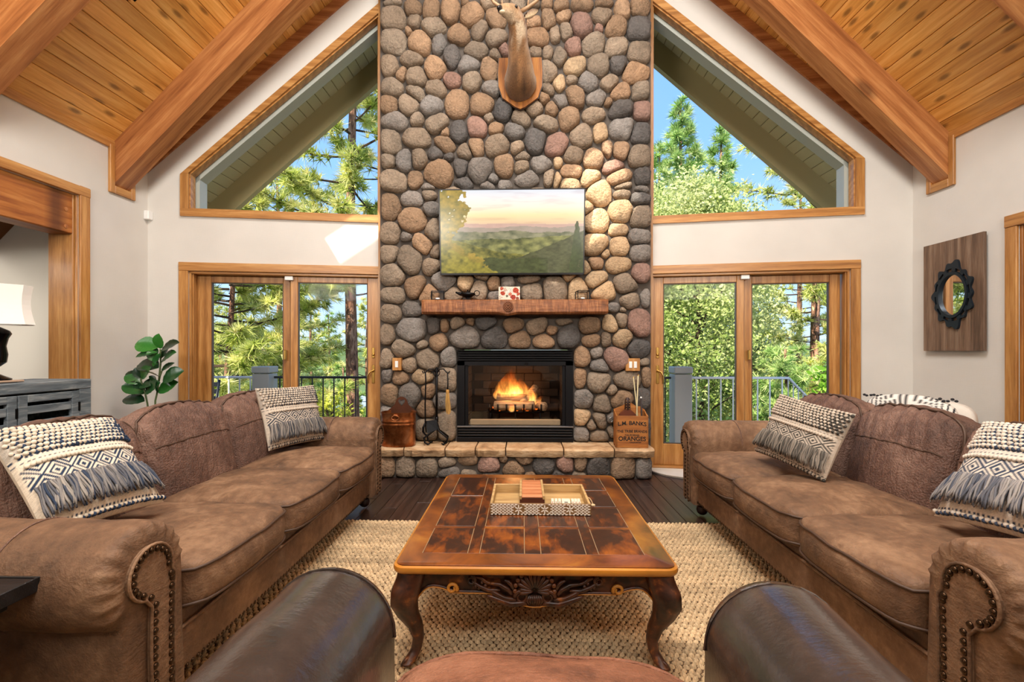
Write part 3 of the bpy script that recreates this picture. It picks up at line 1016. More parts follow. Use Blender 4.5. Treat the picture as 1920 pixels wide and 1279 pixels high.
def build_stones(stones, parent, y0, bulge, lim, srng, gap=0.0035, grow=1.22):
    n = len(stones)
    for i, s in enumerate(stones):
        K = 20
        out = []
        nb = [t_ for t_ in stones if t_ is not s and math.hypot(t_['x'] - s['x'], t_['z'] - s['z']) < (max(s['w'], s['h']) + max(t_['w'], t_['h'])) * .75]
        ph = srng.uniform(0, 6.28)
        for k in range(K):
            an = 2 * math.pi * k / K
            r = stone_radius(s, an) * grow * (1 + .05 * math.sin(3 * an + ph) + .03 * math.sin(5 * an + 2 * ph))
            dx, dz = math.cos(an), math.sin(an)
            for t_ in nb:
                vx, vz = t_['x'] - s['x'], t_['z'] - s['z']
                d = math.hypot(vx, vz)
                if d < 1e-4: continue
                ax = math.atan2(vz, vx)
                ri, rj = stone_radius(s, ax), stone_radius(t_, ax + math.pi)
                cutd = d * ri / (ri + rj) - gap
                c = (dx * vx + dz * vz) / d
                if c > 0.05: r = min(r, max(.012, cutd / c))
            x, z = s['x'] + dx * r, s['z'] + dz * r
            x = min(max(x, lim[0]), lim[1]); z = max(z, lim[2]) if lim[2] is not None else z
            for (hx0, hx1, hz0, hz1) in lim[3]:
                if hx0 < x < hx1 and hz0 < z < hz1:
                    # pull the point out of the opening along the stone's own radius
                    for q in range(20):
                        f_ = 1 - q * .05
                        xx, zz = s['x'] + dx * r * f_, s['z'] + dz * r * f_
                        if not (hx0 < xx < hx1 and hz0 < zz < hz1): break
                    x, z = xx, zz
            out.append((x, z))
        # smooth the outline a little
        sm = []
        for k in range(K):
            a, b, c = out[k - 1], out[k], out[(k + 1) % K]
            sm.append(((a[0] + 2 * b[0] + c[0]) / 4, (a[1] + 2 * b[1] + c[1]) / 4))
        cx = sum(p[0] for p in sm) / K; cz = sum(p[1] for p in sm) / K
        size = min(s['w'], s['h'])
        bl = bulge * (0.7 + 0.5 * min(1, size / .22)) * srng.uniform(.85, 1.15)
        vs, fs = [], []
        tx, tz = srng.uniform(-.18, .18), srng.uniform(-.18, .18)
        for (sc_, dp) in ((1.0, -.015), (1.0, .30), (.93, .62), (.76, .86), (.45, .99)):
            for k, (px_, pz_) in enumerate(sm):
                j = 1 + srng.uniform(-.03, .03)
                lx, lz = (px_ - cx) * sc_ * j, (pz_ - cz) * sc_ * j
                dep = bl * dp if dp > 0 else dp
                if dp > .5: dep += (tx * lx + tz * lz) + bl * srng.uniform(-.09, .09)
                vs.append((lx, -dep, lz))
        vs.append((0, -bl, 0))
        for ring in range(4):
            for k in range(K):
                l = (k + 1) % K
                fs.append((ring * K + k, ring * K + l, (ring + 1) * K + l, (ring + 1) * K + k))
        for k in range(K):
            fs.append((4 * K + k, 4 * K + (k + 1) % K, 5 * K))
        o = MB().add(vs, fs).build('stone', M['stone'], parent, smooth=True)
        o.location = (cx, y0, cz)
        h = srgb(STC[s['c']])
        v = srng.uniform(.82, 1.18); q = srng.uniform(-.03, .03)
        o.color = (max(0, h[0] * v * (1 + q)), h[1] * v, max(0, h[2] * v * (1 - q)), 1)


srng = random.Random(21)
chim = empty('wall_chimney', (0, 0, 0)); tag(chim, kind='structure')
FX0, FX1, FZ0, FZ1 = -0.666, 0.510, 0.295, 1.222       # firebox opening
mb = MB()
mb.box((CHX0, YF, 0), (FX0, 5.2, 6.75)); mb.box((FX1, YF, 0), (CHX1, 5.2, 6.75)); mb.box((FX0, YF, FZ1), (FX1, 5.2, 6.75)); mb.box((FX0, YF, 0), (FX1, 5.2, FZ0 - .01))
mb.build('mortar', M['mortar'], chim)
stones = parse(C1, 700, 0, 530 / 1883, YF - .04) + parse(C2, 690, 330, 550 / 1901, YF - .04) + parse(C3, 690, 560, 550 / 1920, YF - .04)
# a further course above the frame
for i in range(11):
    stones.append(dict(x=CHX0 + .13 + i * .25, z=4.93 + srng.uniform(-.03, .03), w=.24, h=.22, a=0, c=srng.choice('tbogd')))
for s in stones: s['x'] = min(max(s['x'], CHX0 + .03), CHX1 - .03)
build_stones(stones, chim, YF, .075, (CHX0 + .004, CHX1 - .004, .30, [(FX0 - .004, FX1 + .004, .2, FZ1 + .006)]), srng)

# raised hearth
hearth = empty('hearth', (0, 0, 0)); tag(hearth, 'raised stone hearth with thick sandstone slabs in front of the fireplace', 'hearth')
HX0, HX1, HYF = -1.41, 1.215, 4.33
MB().box((HX0 + .02, HYF, 0), (HX1 - .02, YF, .21)).build('hearth_core', M['mortar'], hearth)
HS = """110,1112,132,132,0,b 240,1112,130,132,0,t 385,1117,142,122,0,t 515,1077,112,62,0,t 530,1142,152,72,0,g 655,1062,122,57,0,b 795,1095,142,102,0,p 885,1054,52,42,0,b
960,1112,172,82,0,b 1010,1060,152,52,0,b 1150,1102,142,92,0,d 1295,1087,112,92,0,p 1392,1082,92,102,0,b 1500,1112,152,132,0,d 1675,1117,147,152,0,b 1812,1120,112,132,0,g
650,1155,102,52,0,t 800,1170,122,42,0,g 1065,1165,100,40,0,b 1250,1165,110,50,0,d 1385,1165,100,50,0,t"""
hst = parse(HS, 690, 560, 550 / 1920, HYF - .03)
for s in hst: s['z'] = max(s['z'], s['h'] * .45)
build_stones(hst, hearth, HYF, .05, (HX0, HX1, .003, []), srng)
cuts = [20, 230, 500, 700, 900, 1283, 1617, 1886]
for a, b in zip(cuts, cuts[1:]):
    xa = onY(690 + a * 550 / 1920, 842, 4.25).x; xb = onY(690 + b * 550 / 1920, 842, 4.25).x
    nx = 14
    y0 = 4.25
    top, bot = [], []
    for i in range(nx + 1):
        f = i / nx
        xx = xa + .006 + (xb - xa - .012) * f
        e = .02 * (abs(2 * f - 1) ** 6)
        yy = y0 + srng.uniform(-.008, .008) + e
        top.append((xx, yy)); bot.append((xx, yy + srng.uniform(0, .02)))
    vs, fs = [], []
    for i in range(nx + 1):
        x_, y_ = top[i]; xb_, yb_ = bot[i]
        vs += [(x_, YF + .005, .292), (x_, y_ + .02, .292 + srng.uniform(-.003, .003)), (x_, y_, .275), (xb_, yb_ - .004, .245 + srng.uniform(-.006, .006)), (xb_, yb_ + .012, .212), (xb_, YF + .005, .212)]
    for i in range(nx):
        for k in range(6):
            fs.append((i * 6 + k, i * 6 + (k + 1) % 6, (i + 1) * 6 + (k + 1) % 6, (i + 1) * 6 + k))
    fs += [tuple(range(6)), tuple(reversed(range(nx * 6, nx * 6 + 6)))]
    MB().add(vs, fs).build('slab', M['slab'], hearth, smooth='auto', fix=True)

# fireplace insert
fire = thing('fireplace_insert', 'black metal fireplace insert with louvered top and burning logs', 'fireplace', ((FX0 + FX1) / 2, YF, FZ0))
fw, fh = (FX1 - FX0) / 2 - .003, FZ1 - FZ0 - .004
YI = -.035
mb = MB()
mb.box((-fw, YI, .155), (-fw + .075, YI + .05, fh - .115)); mb.box((fw - .075, YI, .155), (fw, YI + .05, fh - .115))
mb.box((-fw, YI, fh - .155), (fw, YI + .05, fh - .115))
mb.build('face_frame', M['black'], fire)
mb = MB(); mb.bbox((-fw, YI - .02, fh - .012), (fw, YI + .05, fh), .003); mb.bbox((-fw, YI + .03, fh - .115), (fw, YI + .05, fh), .002); mb.build('top_grille', M['black'], fire)
for k in range(4):
    MB().bbox((-fw + .01, YI - .012, fh - .035 - k * .024), (fw - .01, YI + .03, fh - .021 - k * .024), .003).build('louver', M['black'], fire)
MB().bbox((-fw, YI + .03, 0), (fw, YI + .05, .155), .002).build('bottom_grille', M['black'], fire)
MB().bbox((-fw, YI - .022, 0), (fw, YI + .05, .045), .003).build('bottom_rail', M['black'], fire)
for k in range(3):
    MB().bbox((-fw + .01, YI - .014, .056 + k * .026), (fw - .01, YI + .03, .072 + k * .026), .003).build('louver', plain('louver_steel%d' % k, srgb('3a3a3c'), .3, .9), fire)
MB().bbox((-fw, YI - .018, .143), (fw, YI + .04, .158), .003).build('bottom_lip', plain('lip_steel', srgb('8a8a8c'), .3, .9), fire)
# the box itself
brick = plain('firebrick', srgb('352c26'), .85, 0, .2, .5, 50, .35)
soot = plain('firebox_soot', srgb('17120f'), .9, 0, .2, .3, 30)
gx, gz0, gz1, dep = fw - .075, .158, fh - .155, .46
mb = MB()
mb.box((-gx, dep, .1), (gx, dep + .02, fh - .1)); mb.box((-gx, .02, .1), (gx, dep, .155)); mb.box((-gx, .02, fh - .13), (gx, dep, fh - .1))
mb.box((-gx - .02, .02, .1), (-gx, dep, fh - .1)); mb.box((gx, .02, .1), (gx + .02, dep, fh - .1))
mb.build('firebox', soot, fire)
bm0 = MB().bbox((-.09, -.012, -.04), (.09, .012, .04), .004).build('brick', brick, fire)
first = True
for r_ in range(7):
    for c_ in range(6):
        z_ = .20 + r_ * .085
        x_ = -.46 + c_ * .187 + (.09 if r_ % 2 else 0)
        if abs(x_) > gx - .1: continue
        o = bm0 if first else mesh_obj('brick', bm0.data, fire)
        first = False
        o.location = (x_, dep - .012, z_)
    for sgn in (-1, 1):
        for c_ in range(2):
            o = mesh_obj('brick', bm0.data, fire, (sgn * (gx - .012 - (.1 - .1 * c_) * 0), .12 + c_ * .187 + (.05 if r_ % 2 else 0), z_), (0, 0, R(90)))
MB().bbox((-gx + .05, .01, .158), (gx - .05, .06, .215), .006).build('ash_ledge', plain('ash_ledge', srgb('a8987e'), .8, 0, .3, .3), fire)
MB().box((-gx, -.006, gz0), (gx, -.002, gz1)).build('glass_door', M['fireglass'], fire)
for x_ in (-gx, 0.0, gx):
    pass
MB().bbox((-gx, -.012, gz0), (-gx + .035, .03, gz1), .003).build('door_stile', M['black'], fire)
MB().bbox((gx - .035, -.012, gz0), (gx, .03, gz1), .003).build('door_stile', M['black'], fire)
MB().tube([(.115 + .016 * math.cos(a), YI - .012, gz1 + .012 + .016 * math.sin(a)) for a in np.linspace(0, 6.0, 12)], .003, 6).build('pull_ring', M['iron'], fire)
# grate
gr = MB()
for k in range(7):
    x_ = -.27 + k * .09
    gr.tube([(x_, .10, .36), (x_, .10, .30), (x_, .13, .285), (x_, .33, .285), (x_, .36, .31)], .010, 6)
gr.tube([(-.30, .14, .275), (.30, .14, .275)], .011, 6); gr.tube([(-.30, .32, .275), (.30, .32, .275)], .011, 6)
for x_ in (-.26, 0, .26):
    gr.tube([(x_, .14, .275), (x_, .14, .155)], .009, 6); gr.tube([(x_, .32, .275), (x_, .32, .155)], .009, 6)
gr.build('log_grate', M['iron'], fire, smooth=True)
bark = wood('log_bark', srgb('4a3422'), srgb('a38462'), srgb('d8c0a0'), 'x', .85, 2.0, 0, .3, 0, .4)
for (p, q, rr) in (((-.22, .16, .345), (.20, .15, .34), .052), ((-.18, .28, .35), (.27, .27, .345), .055), ((-.20, .22, .42), (.12, .20, .41), .048), ((.05, .14, .33), (.22, .30, .53), .038), ((.30, .13, .335), (.20, .30, .335), .045)):
    P, Q = Vector(p), Vector(q)
    pts = [P.lerp(Q, k / 6) + Vector((0, srng.uniform(-.006, .006), srng.uniform(-.006, .006))) for k in range(7)]
    MB().tube([tuple(v - P) for v in pts], [rr * srng.uniform(.9, 1.08) for _ in pts], 10).build('log', bark, fire, smooth=True, loc=p)
ember = NT('ember')
n = ember.noise(ember.coords(), 40, 4)
em = ember.ramp(n, [(.42, (0.02, .004, .001)), (.6, (1.0, .16, .01))])
ember.l(em, ember.bs.inputs['Emission Color']); ember.bs.inputs['Emission Strength'].default_value = 3.0
ember.col((.02, .015, .012)); ember.set(rough=.9)
mb = MB()
for k in range(40):
    mb.ball((srng.uniform(-.26, .28), srng.uniform(.12, .33), srng.uniform(.292, .315)), srng.uniform(.012, .024), 6, 4)
tag(mb.build('embers', ember.m, fire), kind='stuff')


def flame_mat(name, strength):
    t = NT(name)
    t.t.nodes.remove(t.bs)
    tc = t.n('TexCoord')
    sp = t.n('SeparateXYZ'); t.l(tc.outputs['Generated'], sp.inputs[0])
    mp = t.n('Mapping'); mp.inputs['Scale'].default_value = (14, 14, 5); t.l(tc.outputs['Object'], mp.inputs[0])
    nz = t.noise(mp.outputs[0], 1.0, 4, .6, 1.2)
    # hot near the base and in the core, thin towards the tip
    col = t.ramp(t.math('ADD', sp.outputs['Z'], t.math('MULTIPLY', t.math('SUBTRACT', nz, .5), .5)), [(0.0, (1, .55, .18)), (.35, (1, .38, .06)), (.7, (1, .15, .01)), (1.0, (.6, .04, .0))])
    fall = t.ramp(sp.outputs['Z'], [(0.0, .8), (.25, 1.0), (.75, .25), (1.0, .03)])
    den = t.ramp(nz, [(.38, .02), (.62, 1.0)])
    st = t.math('MULTIPLY', t.math('MULTIPLY', fall, den), strength)
    e = t.n('Emission'); t.l(col, e.inputs[0]); t.l(st, e.inputs[1])
    t.l(e.outputs[0], t.out.inputs['Volume'])
    return t.m


fm, fm2 = flame_mat('flame_core', 95.0), flame_mat('flame_outer', 34.0)
for (x_, y_, z_, w_, h_, lean, mt) in ((-.06, .22, .36, .15, .42, .0, fm2), (-.03, .2, .38, .085, .25, .02, fm), (.02, .21, .40, .07, .25, .03, fm), (.17, .2, .36, .085, .27, -.09, fm2), (.185, .19, .36, .045, .20, -.05, fm),
                                       (-.17, .2, .40, .075, .18, -.01, fm2), (-.13, .19, .41, .05, .12, 0, fm), (-.04, .1, .28, .04, .12, .0, fm), (.10, .24, .42, .07, .26, -.04, fm2), (.24, .2, .34, .04, .13, .02, fm2)):
    vs, fs = [], []
    K, NR = 12, 11
    ph = srng.uniform(0, 6)
    for r_ in range(NR):
        f = r_ / (NR - 1)
        rad = w_ * (math.sin(math.pi * min(1, f * 1.0 + .12)) ** .8) * (1 - f) ** .35 + .002
        ox = lean * f + .025 * math.sin(f * 5 + ph) * f
        for k in range(K):
            a = 2 * math.pi * k / K
            rr = rad * (1 + .18 * math.sin(3 * a + ph + f * 4))
            vs.append((ox + rr * math.cos(a), rr * .55 * math.sin(a), f * h_))
    for r_ in range(NR - 1):
        for k in range(K):
            fs.append((r_ * K + k, r_ * K + (k + 1) % K, (r_ + 1) * K + (k + 1) % K, (r_ + 1) * K + k))
    fs += [tuple(reversed(range(K))), tuple(range((NR - 1) * K, NR * K))]
    MB().add(vs, fs).build('flame', mt, fire, smooth=True, loc=(x_, y_, z_))
pl_ = bpy.data.lights.new('fire_glow', 'POINT'); pl_.energy = 6; pl_.color = (1, .45, .15); pl_.shadow_soft_size = .09
po = bpy.data.objects.new('fire_glow', pl_); COL.objects.link(po); po.parent = fire; po.location = (0, .14, .55)

# mantel: a hewn beam with a knot
t = NT('mantel_wood')
co = t.coords((1.5, 12, 12))
n1 = t.noise(co, 1.5, 6, .6, 1.2); n2 = t.noise(t.coords((40, 6, 6)), 1.5, 4)
c = t.ramp(t.mix(.45, n1, n2), [(.32, srgb('48260f')), (.5, srgb('84502c')), (.68, srgb('b88050'))])
t.col(c).set(rough=.5); t.bump(t.mix(.5, n1, n2), .6, .02)
M['mantel'] = t.m
p0 = onY(790, 562, 4.40); p1 = onY(1141, 562, 4.40)
ml = p1.x - p0.x
mant = empty('mantel', (p0.x, 4.40, p0.z - .135)); tag(mant, 'rough hewn wooden mantel beam with a knot across the stone chimney', 'mantel')
vs, fs = [], []
NX = 60
for i in range(NX + 1):
    f = i / NX
    xx = f * ml
    kb = .022 * math.exp(-((f - .462) / .035) ** 2)
    j = lambda s: srng.uniform(-s, s)
    prof = [(.26, 0.0), (.012, .0 - kb + j(.003)), (-.004 - kb * .5, .016 - kb), (-.004 - kb * .8 + j(.003), .05 - kb * .5 + j(.004)), (-.002 + j(.003), .09 + j(.004)), (-.002 + j(.002), .125), (.01, .135), (.26, .135)]
    sh = .012 if i in (0, NX) else 0
    for (y_, z_) in prof: vs.append((xx, y_ + sh * (1 if y_ < .2 else 0), z_))
for i in range(NX):
    for k in range(8):
        fs.append((i * 8 + k, i * 8 + (k + 1) % 8, (i + 1) * 8 + (k + 1) % 8, (i + 1) * 8 + k))
fs += [tuple(range(8)), tuple(reversed(range(NX * 8, NX * 8 + 8)))]
MB().add(vs, fs).build('beam_body', M['mantel'], mant, smooth='auto', fix=True)
mb = MB()
for rr, d in ((.042, .0), (.028, .004), (.014, .008)):
    mb.tube([(ml * .466 + rr * math.cos(a), -.022 - d, .066 + rr * 1.05 * math.sin(a)) for a in np.linspace(0, 2 * math.pi, 18)[:-1]], .0075, 6, closed=True)
mb.ball((ml * .466, -.02, .066), .012, 8, 5)
mb.build('knot', plain('knot_wood', srgb('6e4228'), .6, 0, .4, .4), mant, smooth=True)
MZ = mant.location.z + .135

# light switches set in wooden plates on the stone
for (px, py, wd, n_, lab) in ((744, 683, .088, 1, 'wooden switch plate with one white rocker on the stone left of the fire'), (1186.5, 684, .14, 2, 'wooden switch plate with two white rockers on the stone right of the fire')):
    p = onY(px, py, YF - .085)
    e = thing('switch_plate', lab, 'switch', tuple(p))
    MB().bbox((-wd / 2, -.008, -.063), (wd / 2, .06, .063), .003).build('plate', M['fir'], e)
    for k in range(n_):
        x_ = (k - (n_ - 1) / 2) * .047
        MB().bbox((x_ - .015, -.013, -.032), (x_ + .015, -.004, .032), .002).build('rocker', M['white'], e)

# ================================================================== furniture
M['sofa'] = suede('sofa_suede', srgb('49372a'), srgb('735741'), srgb('a08063'), .62, .3, .6)
M['sofa_back'] = suede('sofa_back_suede', srgb('3f2d26'), srgb('6b5044'), srgb('947666'), .58, .35, 1.5, (16, 16, 2.5))
M['leather'] = suede('dark_leather', srgb('221b18'), srgb('382d28'), srgb('50443e'), .22, .7, .18)
for _n in M['leather'].node_tree.nodes:
    if _n.type == 'BSDF_PRINCIPLED':
        _n.inputs['Coat Weight'].default_value = .45
        _n.inputs['Coat Roughness'].default_value = .22
M['chair_seat'] = suede('chair_suede', srgb('59392a'), srgb('8a5c44'), srgb('a8775c'), .6, .3)
M['piping'] = plain('piping_cord', srgb('4a3527'), .6)
M['nail'] = plain('nailhead_bronze', srgb('4a3828'), .28, .9)
M['bun'] = plain('bun_foot_wood', srgb('2c1810'), .35)


def smap(p, e):
    x, y, z = p
    k = (abs(x) ** e + abs(y) ** e + abs(z) ** e) ** (1 / e)
    return (x / k, y / k, z / k)


def cushion(w, d, h, e=5.0, n=16, crown=.25, sag=0.0, wr=0.0, seed=0, pleat=0.0, belly=.05):
    """a stuffed box: returns MB and the surface function used"""
    r_ = random.Random(seed)
    o1, o2, o3 = r_.uniform(0, 40), r_.uniform(0, 40), r_.uniform(.7, 1.3)

    def fn(p):
        x, y, z = smap(p, e)
        k = (1 - x * x) * (1 - y * y)
        zz = z * h / 2 + (crown * h / 2 * k * (1 if z > 0 else .35) * abs(z))
        xx, yy = x * w / 2, y * d / 2
        kz = (1 - z * z)
        yy += kz * (1 - x * x) * belly * d * (1 if y > 0 else -1) * abs(y)
        if wr:
            a = math.sin(xx * 21 * o3 + 9 * math.sin(yy * 6 + o1) + o2) * .5 + math.sin(xx * 37 + yy * 23 + o1) * .3 + math.sin(yy * 31 * o3 + xx * 9 + o2) * .2
            zz += wr * a * (1 if z > -.3 else .3)
            yy += wr * .8 * a * kz
        if pleat:
            a = abs(math.sin(xx * 42 + 1.5 * math.sin(zz * 14 + o1) + o2))
            yy += pleat * (a - .5) * max(0, z * .7 + .45) * (1 if y > 0 else .2)
            zz += pleat * .8 * (a - .5) * max(0, z)
        return (xx, yy, zz)
    m = MB()
    idx = {}

    def vid(p):
        k = tuple(round(c * 1000) for c in p)
        if k not in idx:
            idx[k] = len(m.v); m.v.append(fn(p))
        return idx[k]
    L = [-1 + 2 * i / n for i in range(n + 1)]
    for ax in range(3):
        for s in (-1, 1):
            for i in range(n):
                for j in range(n):
                    q = []
                    for (a, b) in ((L[i], L[j]), (L[i + 1], L[j]), (L[i + 1], L[j + 1]), (L[i], L[j + 1])):
                        p = [0, 0, 0]; p[ax] = s; p[(ax + 1) % 3] = a; p[(ax + 2) % 3] = b
                        q.append(vid(tuple(p)))
                    m.f.append(tuple(q) if s > 0 else tuple(reversed(q)))
    return m, fn


def cord(fn, level, axis='z', rad=.0055, n=14, grow=1.01):
    """piping loop round a cushion at a level of one axis"""
    P = []
    L = [-1 + 2 * i / n for i in range(n)]
    sq = [(l, -1) for l in L] + [(1, l) for l in L] + [(-l, 1) for l in L] + [(-1, -l) for l in L]
    for a, b in sq:
        p = {'z': (a, b, level), 'y': (a, level, b)}[axis]
        q = fn(p)
        P.append(tuple(c * grow for c in q))
    return MB().tube(P, rad, 5, closed=True)


def arm_profile(o, rr=.155, cz=.525, body=.255, zb=.10):
    """outline (x outwards, z) of a rolled arm whose inner face is x=0"""
    pts = [(0, zb), (0, cz - .05), (0, cz)]
    for k in range(1, 48):
        a = math.pi - k * (math.pi * 1.25) / 47
        pts.append((rr + rr * math.cos(a), cz + rr * math.sin(a)))
    pts += [(body - .012, cz - rr * .80), (body - .012, cz - rr - .06), (body - .02, zb)]
    return [(x, z) for x, z in pts]


def rolled_arm(sgn, x_in, y0, y1, mat, parent, name='arm', pleats=True, seed=0):
    """arm from back y0 to front y1; inner face at x_in; sgn outward direction"""
    pr = arm_profile(0)
    m = MB()
    ys = list(np.linspace(y0, y1 - .09, 12)) + [y1 - .065, y1 - .04, y1 - .02, y1 - .008, y1]
    sc_ = [1.0] * 12 + [.997, .985, .95, .88, .72]
    cx, cz = .155, .525
    rr = random.Random(seed)
    ph = rr.uniform(0, 6)
    vs, fs = [], []
    n = len(pr)
    for y, s in zip(ys, sc_):
        for i, (x, z) in enumerate(pr):
            if z > cz - .155:
                dx, dz = x - cx, z - cz
                k = s
                wv = 1 + .012 * math.sin(y * 23 + ph + z * 9) + .008 * math.sin(y * 51 + ph * 2 + x * 20)
                if s < 1 and pleats:
                    wv += (1 - s) * .5 * math.sin(math.atan2(dz, dx) * 19)
                x2, z2 = cx + dx * k * wv, cz + dz * k * wv
            else:
                bx = .12
                x2, z2 = bx + (x - bx) * (s * .35 + .65), z
            vs.append((x_in + sgn * x2, y, z2))
    for j in range(len(ys) - 1):
        for i in range(n):
            k = (i + 1) % n
            fs.append((j * n + i, j * n + k, (j + 1) * n + k, (j + 1) * n + i))
    fs += [tuple(reversed(range(n))), tuple(range((len(ys) - 1) * n, len(ys) * n))]
    m.add(vs, fs)
    arm = m.build(name, mat, parent, smooth='auto', fix=True)
    return arm


def scroll_panel(sgn, x_in, y1, mat, arm):
    """keyhole front panel with welt and nailheads"""
    cx, cz, r_ = .160, .535, .080
    out = []
    # up the inner side, round the scroll, down the outer side
    xi0, xi1 = .080, .160
    for z in np.linspace(.11, .495, 14):
        f = (z - .11) / .385
        out.append((xi0 - .012 + .004 * math.sin(f * 3) + .0 * f, z))
    a0, a1 = math.radians(195), math.radians(-75)
    for k in range(18):
        a = a0 + (a1 - a0) * k / 17
        out.append((cx + r_ * math.cos(a), cz + r_ * math.sin(a)))
    for z in np.linspace(.43, .11, 13):
        out.append((xi1 - .004 + .006 * math.sin((z - .11) * 8), z))
    poly = [(x_in + sgn * x, z) for x, z in out]
    p = MB().prism(poly, y1 - .01, y1 + .012, 'y').build('front_panel', mat, arm, fix=True)
    MB().tube([(x, y1 + .012, z) for x, z in poly], .005, 6).build('welt', mat, arm, smooth=True)
    m = MB()
    # evenly spaced nails just inside the outline
    cxm = sum(q[0] for q in poly) / len(poly)
    P = [Vector((x, 0, z)) for x, z in poly]
    acc, step = 0.0, .0265
    for a, b in zip(P, P[1:]):
        L = (b - a).length
        t_ = (b - a).normalized()
        nrm = Vector((t_.z, 0, -t_.x)) * (1 if sgn > 0 else -1)
        while acc < L:
            c = a + t_ * acc + nrm * .014
            m.ball((c.x, y1 + .013, c.z), .0102, 8, 5, (1, .75, 1))
            acc += step
        acc -= L
    tag(m.build('nailhead_trim', M['nail'], arm, smooth=True), kind='stuff')


def make_sofa(label, W_, loc, rz, seed):
    s = thing('sofa', label, 'sofa', loc, rz, 'matching sofas')
    aw = .31
    inn = W_ / 2 - aw
    D = .95
    # base and rails
    MB().bbox((-W_ / 2 + .2, -D + .02, .10), (W_ / 2 - .2, -.012, .32), .012).build('base', M['sofa'], s)
    m, fn = cushion(W_ - 2 * .24, .05, .15, 8, 10, 0, 0, 0, seed)
    o = m.build('front_rail', M['sofa'], s, smooth=True); o.location = (0, -.012, .185)
    MB().tube([(-W_ / 2 + .24, .013, .268), (W_ / 2 - .24, .013, .268)], .006, 6).build('piping', M['sofa'], s)
    m = MB()
    x = -W_ / 2 + .25
    while x < W_ / 2 - .25:
        m.ball((x, .012, .122), .0085, 8, 4, (1, .7, 1)); x += .026
    tag(m.build('nailhead_trim', M['nail'], s, smooth=True), kind='stuff')
    # back frame with rolled top
    m, fn = cushion(W_ - .16, .2, .69, 6, 14, .1, 0, .004, seed + 5)
    o = m.build('back_frame', M['sofa_back'], s, smooth=True); o.location = (0, -D + .11, .44)
    for sg in (-1, 1):
        arm = rolled_arm(sg, sg * inn, -D + .03, .035, M['sofa'], s, seed=seed + sg)
        scroll_panel(sg, sg * inn, .035, M['sofa'], arm)
        MB().tube([(sg * inn + sg * (.155 + .156 * math.cos(a)), -.30, .525 + .1575 * math.sin(a)) for a in np.linspace(math.pi, -.9, 20)], .003, 5).build('seam', M['sofa_back'], arm)
    cw = 2 * inn / 3
    for k in range(3):
        xc = -inn + cw * (k + .5)
        m, fn = cushion(cw - .004, .70, .18, 9, 22, .34, 0, .006, seed * 3 + k)
        o = m.build('seat_cushion', M['sofa'], s, smooth=True); o.location = (xc, -.285, .40)
        cord(fn, .66).build('piping', M['piping'], o, smooth=True)
        cord(fn, -.72).build('piping', M['piping'], o, smooth=True)
        m, fn = cushion(cw - .006, .26, .53, 5.2, 28, .18, 0, .005, seed * 7 + k, .014, .16)
        o = m.build('back_cushion', M['sofa_back'], s, smooth=True)
        o.location = (xc, -.715, .608); o.rotation_euler = (R(13), 0, R(random.Random(seed + k).uniform(-2, 2)))
        c = cord(fn, .55, 'y', .006, 18, 1.012).build('piping', M['piping'], o, smooth=True)
        # stitched seam across the cushion
        P = [fn((a, 1, .38)) for a in np.linspace(-.98, .98, 24)]
        MB().tube([(p[0], p[1] + .001, p[2]) for p in P], .0035, 5).build('stitched_seam', M['piping'], o)
    for sx in (-1, 1):
        for yy in (-.06, -D + .1):
            MB().lathe([(.02, 0), (.034, .012), (.040, .035), (.034, .058), (.024, .064), (.03, .072), (.042, .08), (.042, .104)], 16, (sx * (W_ / 2 - .2), yy, 0)).build('foot', M['bun'], s, smooth='auto')
    return s


sofaL = make_sofa('brown suede sofa on the left with navy and cream pillows, sideboard behind it', 2.49, (-1.16, 2.435, .012), R(-90), 3)
sofaR = make_sofa('brown suede sofa on the right under the oval mirror panel', 2.46, (1.255, 2.34, .012), R(90), 9)

# ---- armchair in the foreground
ch = thing('armchair', 'dark leather armchair with brown suede seat in the foreground, seen from behind', 'armchair', (.055, 1.06, .012), R(-2.4))
aw, inn, D = .31, .355, 1.0
MB().bbox((-inn - .1, -D + .05, .1), (inn + .1, -.02, .32), .012).build('base', M['chair_seat'], ch)
for sg in (-1, 1):
    arm = rolled_arm(sg, sg * inn, -D + .06, .03, M['leather'], ch, pleats=False, seed=40 + sg)
    scroll_panel(sg, sg * inn, .03, M['leather'], arm)
    MB().tube([(sg * inn + sg * (.155 + .1555 * math.cos(a)), -.012, .525 + .1555 * math.sin(a)) for a in np.linspace(math.pi, -.9, 20)], .003, 5).build('seam', M['leather'], arm)
m, fn = cushion(2 * inn - .01, .72, .19, 5.0, 18, .38, 0, .003, 77)
o = m.build('seat_cushion', M['chair_seat'], ch, smooth=True); o.location = (0, -.33, .395)
cord(fn, .66).build('piping', M['chair_seat'], o, smooth=True)
m, fn = cushion(2 * inn + .1, .16, .72, 5, 14, .1, 0, .003, 78)
o = m.build('back_frame', M['chair_seat'], ch, smooth=True); o.location = (0, -D + .06, .44)
m, fn = cushion(2 * inn - .02, .18, .40, 4, 16, .15, 0, .004, 79, .01)
o = m.build('back_cushion', M['chair_seat'], ch, smooth=True); o.location = (0, -.80, .62); o.rotation_euler = (R(10), 0, 0)
for sx in (-1, 1):
    for yy in (-.07, -D + .12):
        MB().lathe([(.02, 0), (.034, .012), (.040, .035), (.034, .058), (.024, .064), (.03, .072), (.042, .08), (.042, .104)], 16, (sx * (inn + .07), yy, 0)).build('foot', M['bun'], ch, smooth='auto')

